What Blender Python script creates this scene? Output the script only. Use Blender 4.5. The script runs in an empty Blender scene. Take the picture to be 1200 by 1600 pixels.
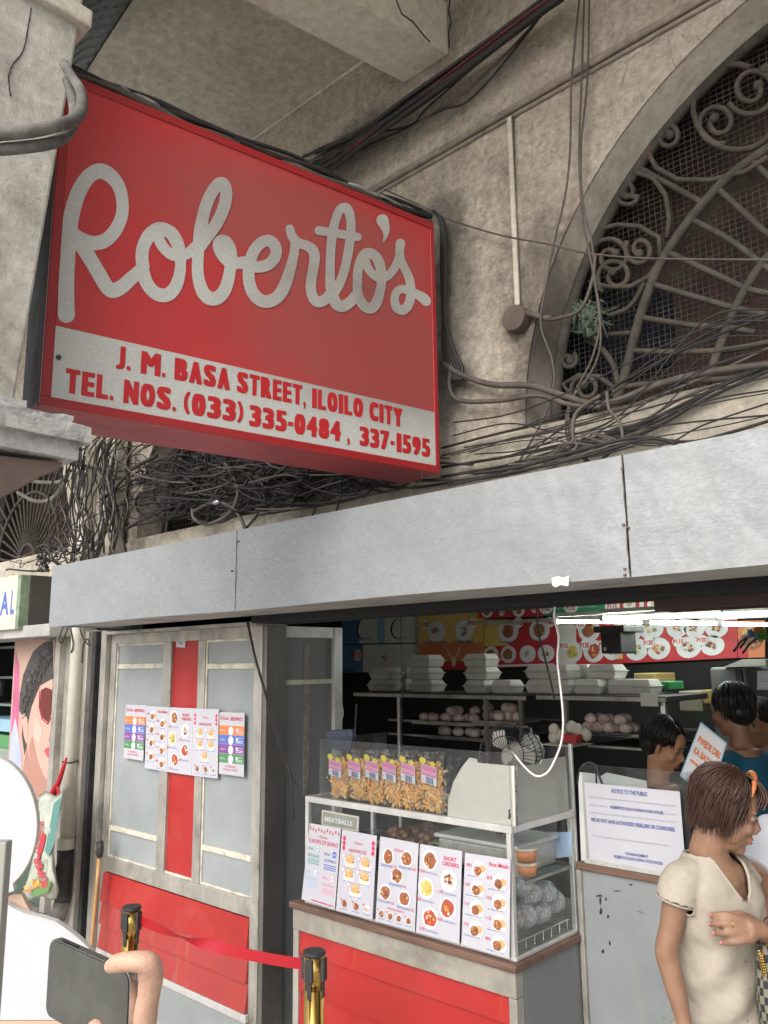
import bpy, bmesh, math, random
import numpy as np
from mathutils import Vector, Matrix, noise
from mathutils.geometry import tessellate_polygon
random.seed(7)
rnd = random.random
def ru(a, b): return a + (b - a) * rnd()
S = bpy.context.scene
COL = S.collection
# ------------------------------------------------------------------ camera
CAMH = 1.8; FPX = 1267.5
YAW, PIT, ROL = math.radians(42.98), math.radians(10.63), math.radians(-.663)
_cy, _sy, _cp, _sp, _cr, _sr = math.cos(YAW), math.sin(YAW), math.cos(PIT), math.sin(PIT), math.cos(ROL), math.sin(ROL)
RIGHT0 = Vector((_cy, _sy, 0)); FWD = Vector((-_sy*_cp, _cy*_cp, _sp)); UP0 = Vector((_sy*_sp, -_cy*_sp, _cp))
CR = RIGHT0*_cr + UP0*_sr; CU = -RIGHT0*_sr + UP0*_cr
HEAD = Vector((-_sy, _cy, 0))
EYE = Vector((0, 0, CAMH))
cd = bpy.data.cameras.new('camera'); cam = bpy.data.objects.new('camera', cd); COL.objects.link(cam)
cd.sensor_fit = 'VERTICAL'; cd.sensor_height = 36; cd.sensor_width = 27; cd.lens = FPX/1600*36
cd.clip_start = .02; cd.clip_end = 500
cam.matrix_world = Matrix(((CR.x, CU.x, -FWD.x, 0), (CR.y, CU.y, -FWD.y, 0), (CR.z, CU.z, -FWD.z, CAMH), (0, 0, 0, 1)))
S.camera = cam
S.render.resolution_x = 768; S.render.resolution_y = 1024
S.render.engine = 'CYCLES'; S.cycles.transparent_max_bounces = 32; S.cycles.max_bounces = 8
# ------------------------------------------------------------------ light
SUN_EL, SUN_AZ = math.radians(36), math.radians(168)   # azimuth clockwise from +Y: high, from the street side
w = bpy.data.worlds.new('World'); S.world = w; w.use_nodes = True
nt = w.node_tree; nt.nodes.clear()
sk = nt.nodes.new('ShaderNodeTexSky'); sk.sky_type = 'NISHITA'; sk.sun_disc = False
sk.sun_elevation = SUN_EL; sk.sun_rotation = SUN_AZ; sk.dust_density = 4; sk.air_density = 1.0; sk.ozone_density = 1.0
hs = nt.nodes.new('ShaderNodeHueSaturation'); hs.inputs['Saturation'].default_value = .3
bg = nt.nodes.new('ShaderNodeBackground'); bg.inputs['Strength'].default_value = .15
wo = nt.nodes.new('ShaderNodeOutputWorld')
nt.links.new(sk.outputs[0], hs.inputs['Color']); nt.links.new(hs.outputs[0], bg.inputs[0]); nt.links.new(bg.outputs[0], wo.inputs[0])
sl = bpy.data.lights.new('sun', 'SUN'); sl.energy = .65; sl.angle = math.radians(40); sl.color = (1, .95, .88)
so = bpy.data.objects.new('sun', sl); COL.objects.link(so)
sdir = Vector((math.sin(SUN_AZ)*math.cos(SUN_EL), math.cos(SUN_AZ)*math.cos(SUN_EL), math.sin(SUN_EL)))
so.rotation_euler = sdir.to_track_quat('Z', 'Y').to_euler()
S.view_settings.view_transform = 'Standard'; S.view_settings.look = 'None'
S.view_settings.exposure = .7; S.view_settings.gamma = 1
# ------------------------------------------------------------------ pixel -> point on a real plane
def ray(x, y): return FWD + CR*((x-600)/FPX) - CU*((y-800)/FPX)
def PX(x, y, X): d = ray(x, y); return EYE + d*(X/d.x)
def PY(x, y, Y): d = ray(x, y); return EYE + d*(Y/d.y)
def PZ(x, y, Z): d = ray(x, y); return EYE + d*((Z-CAMH)/d.z)
def PD(x, y, t): return EYE + ray(x, y)*t
def PN(x, y, p0, n): d = ray(x, y); return EYE + d*((Vector(p0)-EYE).dot(n)/d.dot(n))
# ------------------------------------------------------------------ materials
def newmat(name):
    m = bpy.data.materials.new(name); m.use_nodes = True
    t = m.node_tree; b = t.nodes['Principled BSDF']
    return m, t, b
def C4(c): return (c[0], c[1], c[2], 1)
def ramp(t, fac, stops):
    r = t.nodes.new('ShaderNodeValToRGB'); e = r.color_ramp.elements
    while len(e) < len(stops): e.new(.5)
    for k, (p, c) in enumerate(stops): e[k].position = p; e[k].color = C4(c) if len(c) == 3 else c
    t.links.new(fac, r.inputs[0]); return r.outputs[0]
def mapped(t, sc=(1, 1, 1), rot=(0, 0, 0), kind='Object'):
    tc = t.nodes.new('ShaderNodeTexCoord'); mp = t.nodes.new('ShaderNodeMapping')
    mp.inputs['Scale'].default_value = sc; mp.inputs['Rotation'].default_value = rot
    t.links.new(tc.outputs[kind], mp.inputs[0]); return mp.outputs[0]
def nz(t, vec, scale, detail=6, rough=.6, dist=0):
    n = t.nodes.new('ShaderNodeTexNoise'); n.inputs['Scale'].default_value = scale; n.inputs['Detail'].default_value = detail
    n.inputs['Roughness'].default_value = rough; n.inputs['Distortion'].default_value = dist
    t.links.new(vec, n.inputs['Vector']); return n.outputs[0]
def mix(t, fac, a, b, mode='MIX'):
    m = t.nodes.new('ShaderNodeMix'); m.data_type = 'RGBA'; m.blend_type = mode
    for s, v in ((m.inputs[0], fac), (m.inputs[6], a), (m.inputs[7], b)):
        if isinstance(v, (int, float)): s.default_value = v
        elif isinstance(v, (tuple, list)): s.default_value = C4(v)
        else: t.links.new(v, s)
    return m.outputs[2]
def bump(t, b, h, strength, dist=.01, prev=None):
    n = t.nodes.new('ShaderNodeBump'); n.inputs['Strength'].default_value = strength; n.inputs['Distance'].default_value = dist
    t.links.new(h, n.inputs['Height'])
    if prev: t.links.new(prev, n.inputs['Normal'])
    t.links.new(n.outputs[0], b.inputs['Normal']); return n.outputs[0]
def plain(name, col, rough=.6, metal=0, var=.12, vs=8, dirt=0, dcol=(.08, .06, .05), ds=3, bmp=0, bs=60, coat=0, spec=.5, stretch=(1, 1, 1), emit=0):
    m, t, b = newmat(name)
    v = mapped(t, stretch)
    n = nz(t, v, vs, 7, .62)
    lo = tuple(c*(1-var) for c in col); hi = tuple(min(1, c*(1+var)) for c in col)
    c = ramp(t, n, [(.3, lo), (.7, hi)])
    if dirt:
        n2 = nz(t, v, ds, 9, .7, .4)
        f = ramp(t, n2, [(.5, (0, 0, 0)), (.72, (dirt,)*3)])
        c = mix(t, f, c, dcol)
        r2 = ramp(t, n2, [(.4, (rough,)*3), (.75, (min(1, rough+.3),)*3)]); t.links.new(r2, b.inputs['Roughness'])
    else: b.inputs['Roughness'].default_value = rough
    t.links.new(c, b.inputs['Base Color']); b.inputs['Metallic'].default_value = metal
    b.inputs['Coat Weight'].default_value = coat; b.inputs['Specular IOR Level'].default_value = spec
    if bmp: bump(t, b, nz(t, v, bs, 5, .6), bmp, .004)
    if emit: b.inputs['Emission Color'].default_value = C4(col); b.inputs['Emission Strength'].default_value = emit
    return m
def concrete(name, col, dark, light, rough_bump=.6, streak=.5, stain=.6, big=1.0, spots=()):
    m, t, b = newmat(name); v = mapped(t)
    n1 = nz(t, v, 1.6*big, 9, .65, .6)
    c = ramp(t, n1, [(.3, dark), (.48, col), (.68, light)])
    n2 = nz(t, v, 22, 8, .7)
    c = mix(t, .55, c, ramp(t, n2, [(.3, (.25,)*3), (.65, (.75,)*3)]), 'OVERLAY')
    vs = mapped(t, (9, 9, .55)); n3 = nz(t, vs, 1.5, 6, .7, .3)
    c = mix(t, ramp(t, n3, [(.5, (0,)*3), (.75, (streak,)*3)]), c, dark)
    n4 = nz(t, v, 3.2, 10, .75, 1.2)
    c = mix(t, ramp(t, n4, [(.56, (0,)*3), (.68, (stain,)*3)]), c, tuple(x*.45 for x in dark))
    n6 = nz(t, v, 90, 3, .6)
    c = mix(t, ramp(t, n6, [(.66, (0,)*3), (.72, (.6,)*3)]), c, tuple(x*.4 for x in dark))
    n5 = nz(t, mapped(t, (14, 14, .5)), 1.1, 3, .5)
    c = mix(t, ramp(t, n5, [(.68, (0,)*3), (.74, (.35,)*3)]), c, tuple(min(1, x*1.35) for x in light))
    if spots: c = dark_patches(t, c, spots, (.06, .048, .042), .6, 7)
    if rough_bump > .8:
        mu = t.nodes.new('ShaderNodeTexMusgrave') if False else None
        g2 = nz(t, v, 34, 12, .85, .3); c = mix(t, .6, c, ramp(t, g2, [(.36, (.15,)*3), (.5, (.5,)*3), (.64, (.8,)*3)]), 'OVERLAY')
        vr = t.nodes.new('ShaderNodeTexVoronoi'); vr.feature = 'DISTANCE_TO_EDGE'; vr.inputs['Scale'].default_value = 2.3; wv_ = nz(t, v, 4, 6, .7); ad = mix(t, .12, v, wv_, 'ADD'); t.links.new(ad, vr.inputs['Vector']); cm = ramp(t, vr.outputs['Distance'], [(0, (.55,)*3), (.006, (0,)*3)]); nm = nz(t, v, 1.3, 3, .5); mm_ = t.nodes.new('ShaderNodeMath'); mm_.operation = 'MULTIPLY'; t.links.new(cm, mm_.inputs[0]); t.links.new(ramp(t, nm, [(.5, (0,)*3), (.6, (1,)*3)]), mm_.inputs[1]); c = mix(t, mm_.outputs[0], c, (.1, .085, .07))
    t.links.new(c, b.inputs['Base Color']); b.inputs['Roughness'].default_value = .9
    nb = bump(t, b, nz(t, v, 7, 9, .7, .5), rough_bump*.8, .05)
    bump(t, b, nz(t, v, 70, 6, .75), rough_bump, .012, nb)
    return m
def dark_patches(t, c, spots, dark, strength=.8, nscale=4):
    """darker patches with a ragged outline; spots = (x, y, z, radius xyz) in object space"""
    tc = t.nodes.new('ShaderNodeTexCoord')
    for (x, y, z, rx, ry, rz_) in spots:
        mp = t.nodes.new('ShaderNodeMapping'); mp.vector_type = 'TEXTURE'; mp.inputs['Location'].default_value = (x, y, z); mp.inputs['Scale'].default_value = (rx, ry, rz_); t.links.new(tc.outputs['Object'], mp.inputs[0])
        g = t.nodes.new('ShaderNodeTexGradient'); g.gradient_type = 'SPHERICAL'; t.links.new(mp.outputs[0], g.inputs[0])
        n = nz(t, mapped(t), nscale, 8, .7, .6); m = t.nodes.new('ShaderNodeMath'); m.operation = 'MULTIPLY'; t.links.new(g.outputs['Fac'], m.inputs[0]); t.links.new(ramp(t, n, [(.25, (.5,)*3), (.7, (2.2,)*3)]), m.inputs[1])
        c = mix(t, ramp(t, m.outputs[0], [(.12, (0,)*3), (.75, (strength,)*3)]), c, dark)
    return c
MT = {}
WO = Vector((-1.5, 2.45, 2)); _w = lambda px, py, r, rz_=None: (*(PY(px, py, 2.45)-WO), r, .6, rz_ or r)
MT['wall'] = concrete('wall_plaster', (.56, .49, .405), (.33, .285, .235), (.7, .62, .52), .95, .4, .45, 1, [_w(845, 440, .3, .42), _w(700, 480, .22, .5), _w(690, 350, .2, .2), _w(560, 220, .45, .16), _w(700, 620, .2, .2), _w(840, 620, .16, .3), _w(480, 300, .5, .25)])  # ragged darker patches by the sign edge, the cables and the arch
MT['ceil'] = concrete('ceiling_concrete', (.46, .43, .365), (.33, .31, .26), (.56, .52, .445), .25, .1, .4)
MT['beam'] = concrete('beam_concrete', (.66, .6, .5), (.48, .43, .36), (.78, .72, .62), .25, .1, .3)
MT['col'] = concrete('pillar_plaster', (.5, .48, .43), (.34, .32, .28), (.62, .6, .55), .35, .25, .4)
MT['ledge'] = concrete('ledge_plaster', (.55, .55, .53), (.16, .155, .15), (.75, .75, .74), .8, .3, .8, 4)
MT['cream'] = concrete('cream_plaster', (.55, .51, .43), (.4, .36, .29), (.66, .62, .53), .25, .1, .3)
MT['pale_plaster'] = concrete('paled_plaster', (.56, .51, .43), (.42, .38, .32), (.72, .67, .58), .3, .2, .4, 1, [_w(835, 610, .35, .5), _w(850, 480, .22, .3)])  # reveal paled in colour for light bounced off the street, darker patches low down
MT['sill'] = concrete('sill_plaster', (.5, .45, .37), (.3, .27, .22), (.62, .56, .47), .7, .4, .5)
MT['trim'] = plain('trim_plaster', (.3, .26, .215), .9, 0, .3, 20, .5)
MT['ground'] = concrete('pavement_concrete', (.42, .4, .37), (.3, .29, .27), (.52, .5, .47), .3, 0, .3)
MT['asphalt'] = plain('asphalt', (.06, .06, .06), .9, 0, .3, 40, 0, bmp=.4)
def canopy_mat():
    m, t, b = newmat('galvanised_sheet')
    v = mapped(t, (1, 1, 1)); vx = mapped(t, (1, 1, 3))
    n1 = nz(t, vx, 55, 4, .7, .8)
    c = ramp(t, n1, [(.32, (.27, .285, .295)), (.6, (.35, .37, .38)), (.8, (.44, .46, .47))])
    n2 = nz(t, v, 2.2, 6, .6)
    c = mix(t, ramp(t, n2, [(.35, (.5,)*3), (.6, (0,)*3)]), c, (.28, .295, .305))
    n4 = nz(t, mapped(t, (7, 7, .4)), 2, 6, .7)
    c = mix(t, ramp(t, n4, [(.62, (0,)*3), (.75, (.25,)*3)]), c, (.38, .36, .33))
    n5 = nz(t, mapped(t, (2.2, 2.2, 2.2)), 1, 9, .75, 1)
    c = mix(t, ramp(t, n5, [(.52, (0,)*3), (.7, (.38,)*3)]), c, (.3, .29, .265))
    n6 = nz(t, mapped(t, (60, 60, .9)), 1, 3, .6)
    c = mix(t, ramp(t, n6, [(.64, (0,)*3), (.74, (.22,)*3)]), c, (.24, .22, .2))
    k6 = nz(t, v, 42, 7, .8); c = mix(t, ramp(t, k6, [(.7, (0,)*3), (.73, (.6,)*3)]), c, (.16, .13, .11))
    t.links.new(c, b.inputs['Base Color']); b.inputs['Metallic'].default_value = .25
    t.links.new(ramp(t, n1, [(.3, (.62,)*3), (.7, (.42,)*3)]), b.inputs['Roughness'])
    bump(t, b, nz(t, v, 3.5, 3, .5), .6, .05); return m
MT['canopy'] = canopy_mat()
MT['soffit'] = plain('soffit_sheet', (.4, .39, .37), .7, 0, .2, 4, .6)
MT['alu'] = plain('aluminium_frame', (.46, .44, .4), .42, .55, .25, 9, .75, (.13, .11, .09), 5, bmp=.1, stretch=(1, 1, .6))
MT['alu2'] = plain('bright_aluminium', (.62, .62, .6), .38, .5, .15, 9, .4, (.3, .28, .25), 6)
MT['steel'] = plain('steel', (.6, .6, .58), .28, .9, .1, 9)
def paint(name, col, chip, rough=.5):
    m, t, b = newmat(name); v = mapped(t)
    n = nz(t, v, 3, 8, .65); lo = tuple(c*.86 for c in col); hi = tuple(min(1, c*1.07) for c in col)
    c = ramp(t, n, [(.35, lo), (.65, hi)])
    vs = mapped(t, (12, 12, .7)); c = mix(t, ramp(t, nz(t, vs, 1.6, 6, .7), [(.55, (0,)*3), (.8, (.3,)*3)]), c, (.3, .3, .25))
    k = nz(t, mapped(t, (1, 1, 4)), 6, 10, .78, .5)
    c = mix(t, ramp(t, k, [(.655, (0,)*3), (.675, (.8,)*3)]), c, chip)
    k2 = nz(t, v, 30, 6, .8)
    c = mix(t, ramp(t, k2, [(.72, (0,)*3), (.75, (.7,)*3)]), c, (.12, .1, .09))
    t.links.new(c, b.inputs['Base Color']); b.inputs['Roughness'].default_value = rough
    bump(t, b, nz(t, v, 14, 5, .6), .12, .01); return m
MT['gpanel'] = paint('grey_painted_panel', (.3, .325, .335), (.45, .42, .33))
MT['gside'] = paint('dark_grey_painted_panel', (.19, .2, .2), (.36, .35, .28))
MT['gcab'] = paint('grey_cabinet_paint', (.25, .27, .275), (.1, .1, .1))
MT['red'] = plain('red_paint', (.38, .016, .014), .4, 0, .14, 3, .5, (.42, .08, .07), 2.5, coat=.2, bmp=.05, bs=9)
MT['redfade'] = paint('faded_red_paint', (.36, .042, .038), (.5, .25, .22), .45)
MT['redfade_'] = plain('faded_red_paint', (.5, .055, .05), .5, 0, .2, 3, .6, (.42, .15, .13), 4, stretch=(1, 1, .5), bmp=.05)
def sign_mat(name, col, rough, speck, sp, dark_areas=None):
    m, t, b = newmat(name); v = mapped(t)
    c = ramp(t, nz(t, v, 2.5, 5, .6), [(.3, tuple(x*.9 for x in col)), (.7, col)])
    c = mix(t, ramp(t, nz(t, v, 160, 2, .8), [(.45, (0,)*3), (.7, (speck,)*3)]), c, sp)
    c = mix(t, ramp(t, nz(t, mapped(t, (8, 8, .6)), 2, 8, .7), [(.6, (0,)*3), (.85, (.3,)*3)]), c, tuple(x*.6 for x in col))
    if dark_areas: c = dark_patches(t, c, dark_areas, (.15, .11, .095), .42, 2.2)
    t.links.new(c, b.inputs['Base Color']); b.inputs['Roughness'].default_value = rough
    b.inputs['Coat Weight'].default_value = .3; b.inputs['Coat Roughness'].default_value = .25
    return m
FACE_DARK = [(.08, .38, .40, .75, .75, .34), (.02, .1, .78, .8, .8, .3)]  # two broad darker patches across the sign face and its lettering
MT['sred'] = sign_mat('red_sign_face', (.52, .04, .045), .3, .2, (.5, .12, .12), FACE_DARK)
MT['srim'] = sign_mat('red_sign_rim', (.36, .015, .02), .4, .1, (.3, .05, .05))
MT['sdark'] = plain('dark_sign_side', (.1, .1, .095), .6, 0, .3, 5, .6)
MT['sunder'] = plain('faded_red_sheet', (.34, .04, .05), .42, 0, .25, 3, .5, (.45, .22, .22), 2)
MT['swhite'] = sign_mat('reflective_white_film', (.52, .53, .5), .45, .55, (.72, .73, .7), FACE_DARK)
MT['stext'] = plain('red_film', (.5, .02, .025), .45, 0, .08, 30)
def cable_mat(name, c, r=.6): return plain(name, c, r, 0, .35, 12, .6, tuple(x*2.2 for x in c), 9)
MT['wire'] = cable_mat('black_cable', (.02, .018, .017)); MT['wireg'] = cable_mat('dusty_grey_cable', (.085, .072, .062))
MT['wirer'] = cable_mat('red_cable', (.14, .02, .025)); MT['wirew'] = plain('white_cord', (.7, .68, .65), .5)
MT['conduit'] = plain('dusty_conduit', (.11, .105, .095), .65, 0, .35, 18, .6, (.34, .32, .28), 10, bmp=.4, bs=150)
MT['iron'] = plain('rusty_dusty_iron', (.06, .055, .045), .85, 0, .35, 22, .6, (.16, .11, .08), 8, bmp=.7, bs=110)
MT['mesh'] = plain('dusty_wire_mesh', (.095, .085, .068), .9, 0, .3, 20)
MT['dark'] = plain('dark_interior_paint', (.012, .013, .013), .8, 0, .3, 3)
MT['backing'] = None
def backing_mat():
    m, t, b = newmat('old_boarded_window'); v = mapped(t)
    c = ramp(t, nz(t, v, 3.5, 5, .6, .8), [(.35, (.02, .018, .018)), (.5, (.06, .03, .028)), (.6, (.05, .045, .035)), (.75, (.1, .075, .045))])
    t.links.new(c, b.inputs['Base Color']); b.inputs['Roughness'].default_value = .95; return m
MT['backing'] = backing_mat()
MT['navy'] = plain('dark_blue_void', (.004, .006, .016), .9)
MT['wood'] = plain('worn_brown_wood', (.15, .085, .062), .6, 0, .4, 14, .5, (.08, .04, .03), 10, stretch=(.3, 1, 3), bmp=.2)
MT['bamboo'] = plain('bamboo', (.42, .24, .1), .5, 0, .2, 20)
MT['pvc'] = plain('white_pvc', (.6, .58, .5), .5, 0, .1, 5, .55, (.3, .27, .21), 6)
MT['blackrub'] = plain('black_rubber', (.03, .03, .032), .55, 0, .3, 20, .4, (.14, .13, .12), 12)
MT['paper'] = plain('white_print_paper', (.5, .5, .55), .35, 0, .03, 4, coat=.2)
MT['gold'] = plain('polished_brass', (.55, .36, .1), .16, 1, .1, 3)
MT['belt'] = plain('red_belt_webbing', (.42, .008, .02), .6, 0, .1, 100)
MT['styro'] = plain('white_foam', (.62, .61, .58), .7, 0, .05, 9)
MT['foamboard'] = plain('old_white_foam_board', (.66, .62, .55), .7, 0, .06, 5, .3, (.4, .35, .28), 4)
MT['skin'] = plain('tan_skin', (.48, .25, .14), .5, 0, .1, 25, bmp=.12, bs=120)
MT['skin_f'] = plain('pale_skin', (.6, .36, .26), .5, 0, .2, 45, bmp=.35, bs=260)
MT['skin_d'] = plain('brown_skin', (.33, .17, .1), .5, 0, .1, 25)
MT['linen'] = plain('cream_knit', (.4, .355, .29), .9, 0, .06, 60, bmp=.35, bs=260)
def hair_mat(n, c, c2):
    m, t, b = newmat(n); k = nz(t, mapped(t), 35, 4, .6)
    t.links.new(ramp(t, k, [(.35, c), (.7, c2)]), b.inputs['Base Color']); b.inputs['Roughness'].default_value = .45; return m
MT['hairb'] = hair_mat('brown_hair', (.035, .014, .009), (.075, .036, .024)); MT['hairk'] = hair_mat('black_hair', (.006, .005, .005), (.02, .017, .015))
def P(name, col, **k):
    if name not in MT: MT[name] = plain(name, col, **{**dict(rough=.5, var=.06), **k})
    return MT[name]
def glass_mat(name, tint=(.9, .95, .95), dust=.06, rough=.03, op=.04):
    m = bpy.data.materials.new(name); m.use_nodes = True; t = m.node_tree; t.nodes.clear()
    o = t.nodes.new('ShaderNodeOutputMaterial'); tr = t.nodes.new('ShaderNodeBsdfTransparent'); tr.inputs[0].default_value = C4(tint)
    g = t.nodes.new('ShaderNodeBsdfGlossy'); g.inputs['Roughness'].default_value = rough; g.inputs[0].default_value = (.9, .9, .9, 1)
    fr = t.nodes.new('ShaderNodeFresnel'); fr.inputs[0].default_value = 1.48
    ge = t.nodes.new('ShaderNodeNewGeometry'); mm = t.nodes.new('ShaderNodeMath'); mm.operation = 'SUBTRACT'; mm.inputs[0].default_value = 1; t.links.new(ge.outputs['Backfacing'], mm.inputs[1])
    mu = t.nodes.new('ShaderNodeMath'); mu.operation = 'MULTIPLY'; t.links.new(fr.outputs[0], mu.inputs[0]); t.links.new(mm.outputs[0], mu.inputs[1])
    m1 = t.nodes.new('ShaderNodeMixShader'); t.links.new(mu.outputs[0], m1.inputs[0]); t.links.new(tr.outputs[0], m1.inputs[1]); t.links.new(g.outputs[0], m1.inputs[2])
    d = t.nodes.new('ShaderNodeBsdfDiffuse'); d.inputs[0].default_value = (.6, .6, .58, 1)
    v = mapped(t); f = ramp(t, nz(t, v, 9, 8, .7), [(.35, (op*.4,)*3), (.7, (op+dust,)*3)])
    m2 = t.nodes.new('ShaderNodeMixShader'); t.links.new(f, m2.inputs[0]); t.links.new(m1.outputs[0], m2.inputs[1]); t.links.new(d.outputs[0], m2.inputs[2])
    t.links.new(m2.outputs[0], o.inputs[0]); return m
MT['glass'] = glass_mat('case_glass', (.96, .98, .98), .02, .03, .015); MT['acryl'] = glass_mat('dull_acrylic', (.86, .88, .88), .03, .12, .015)
MT['blueglass'] = glass_mat('blue_tinted_glass', (.7, .85, .9), .03, .1, .03)
def plastic_mat():
    m = bpy.data.materials.new('clear_plastic_film'); m.use_nodes = True; t = m.node_tree; t.nodes.clear()
    o = t.nodes.new('ShaderNodeOutputMaterial'); tr = t.nodes.new('ShaderNodeBsdfTransparent'); g = t.nodes.new('ShaderNodeBsdfGlossy'); g.inputs['Roughness'].default_value = .12
    bn = t.nodes.new('ShaderNodeBump'); bn.inputs['Strength'].default_value = 1; bn.inputs['Distance'].default_value = .03
    n = nz(t, mapped(t), 38, 4, .6, 1.5); t.links.new(n, bn.inputs['Height']); t.links.new(bn.outputs[0], g.inputs['Normal'])
    mx = t.nodes.new('ShaderNodeMixShader'); t.links.new(ramp(t, n, [(.48, (.04,)*3), (.62, (.45,)*3)]), mx.inputs[0])
    t.links.new(tr.outputs[0], mx.inputs[1]); t.links.new(g.outputs[0], mx.inputs[2]); t.links.new(mx.outputs[0], o.inputs[0]); return m
MT['film'] = plastic_mat()
def emis(name, col, s):
    m, t, b = newmat(name); b.inputs['Base Color'].default_value = (.8, .8, .8, 1); b.inputs['Emission Color'].default_value = C4(col); b.inputs['Emission Strength'].default_value = s; return m
MT['tube'] = emis('lit_fluorescent', (.9, 1, .92), 28.0)
# ------------------------------------------------------------------ mesh builder
class MB:
    def __init__(s, m=None):
        s.v = []; s.f = []; s.i = []; s.mats = []; s.cur = 0
        if m: s.use(m)
    def use(s, m):
        if isinstance(m, str): m = MT[m]
        if m not in s.mats: s.mats.append(m)
        s.cur = s.mats.index(m); return s
    def add(s, vs, fs):
        o = len(s.v); s.v += [Vector(p) for p in vs]; s.f += [tuple(o+k for k in f) for f in fs]; s.i += [s.cur]*len(fs); return s
    def box(s, x0, x1, y0, y1, z0, z1):
        x0, x1 = sorted((x0, x1)); y0, y1 = sorted((y0, y1)); z0, z1 = sorted((z0, z1))
        return s.add([(x, y, z) for z in (z0, z1) for x, y in ((x0, y0), (x1, y0), (x1, y1), (x0, y1))],
                     [(3, 2, 1, 0), (4, 5, 6, 7), (0, 1, 5, 4), (1, 2, 6, 5), (2, 3, 7, 6), (3, 0, 4, 7)])
    def slab(s, pts, n, d):         # polygon extruded by vector n*d
        n = Vector(n)*d; k = len(pts); a = [Vector(p) for p in pts]; b = [p+n for p in a]
        tri = tessellate_polygon([a]) if k > 4 else None
        fs = [tuple(range(k)), tuple(range(2*k-1, k-1, -1))] if not tri else [tuple(x) for x in tri] + [tuple(x+k for x in t[::-1]) for t in tri]
        return s.add(a+b, fs + [(j, j+k, (j+1) % k+k, (j+1) % k) for j in range(k)])
    def poly(s, pts): return s.add(pts, [tuple(range(len(pts)))])
    def tube(s, pts, r, n=8, cap=True):
        pts = [Vector(p) for p in pts]; m = len(pts)
        if m < 2: return s
        rs = r if isinstance(r, (list, tuple)) else [r]*m
        vs = []; fs = []; T0 = (pts[1]-pts[0]).normalized()
        N = T0.orthogonal().normalized()
        for k in range(m):
            T = (pts[min(k+1, m-1)]-pts[max(k-1, 0)])
            if T.length < 1e-9: T = T0
            T = T.normalized(); N = (N - T*N.dot(T))
            if N.length < 1e-6: N = T.orthogonal()
            N.normalize(); B = T.cross(N)
            for j in range(n):
                a = 2*math.pi*j/n; vs.append(pts[k] + (N*math.cos(a)+B*math.sin(a))*rs[k])
        for k in range(m-1):
            for j in range(n): fs.append((k*n+j, k*n+(j+1) % n, (k+1)*n+(j+1) % n, (k+1)*n+j))
        if cap: fs += [tuple(range(n-1, -1, -1)), tuple((m-1)*n+j for j in range(n))]
        return s.add(vs, fs)
    def cyl(s, c, r, h, n=20, axis=(0, 0, 1), r2=None):
        c = Vector(c); a = Vector(axis).normalized(); return s.tube([c, c+a*h], [r, r if r2 is None else r2], n)
    def lathe(s, c, prof, n=20, axis=(0, 0, 1)):
        c = Vector(c); A = Vector(axis).normalized(); N = A.orthogonal().normalized(); B = A.cross(N); vs = []; fs = []; m = len(prof)
        for (r, h) in prof:
            for j in range(n): a = 2*math.pi*j/n; vs.append(c + A*h + (N*math.cos(a)+B*math.sin(a))*max(r, 1e-4))
        for k in range(m-1):
            for j in range(n): fs.append((k*n+j, k*n+(j+1) % n, (k+1)*n+(j+1) % n, (k+1)*n+j))
        fs += [tuple(range(n-1, -1, -1)), tuple((m-1)*n+j for j in range(n))]
        return s.add(vs, fs)
    def ell(s, c, rx, ry, rz, R=None, nu=16, nv=10, fn=None):
        c = Vector(c); vs = []; fs = []
        for i in range(1, nv):
            th = math.pi*i/nv
            for j in range(nu):
                ph = 2*math.pi*j/nu; d = Vector((math.sin(th)*math.cos(ph), math.sin(th)*math.sin(ph), math.cos(th)))
                k = fn(d) if fn else 1
                p = Vector((d.x*rx, d.y*ry, d.z*rz))*k
                if R: p = R @ p
                vs.append(c+p)
        t = Vector((0, 0, rz)); b = Vector((0, 0, -rz))
        if R: t = R @ t; b = R @ b
        vs += [c+t, c+b]; T = len(vs)-2
        for i in range(nv-2):
            for j in range(nu): fs.append((i*nu+j, (i+1)*nu+j, (i+1)*nu+(j+1) % nu, i*nu+(j+1) % nu))
        for j in range(nu): fs.append((T, j, (j+1) % nu)); fs.append((T+1, (nv-2)*nu+(j+1) % nu, (nv-2)*nu+j))
        return s.add(vs, fs)
    def mesh(s, name, loc=(0, 0, 0)):
        me = bpy.data.meshes.new(name); L = Vector(loc)
        me.from_pydata([tuple(p-L) for p in s.v], [], s.f)
        for m in s.mats: me.materials.append(m)
        me.polygons.foreach_set('material_index', s.i); me.update(); return me
def props(o, label=None, cat=None, group=None, kind=None):
    for k, v in (('label', label), ('category', cat), ('group', group), ('kind', kind)):
        if v: o[k] = v
    return o
def fixn(me):
    b = bmesh.new(); b.from_mesh(me); bmesh.ops.recalc_face_normals(b, faces=b.faces); b.to_mesh(me); b.free()
def top(o):
    L = Vector((0, 0, 0)); p = o
    while p: L += Vector(p.location); p = p.parent
    return L
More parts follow.
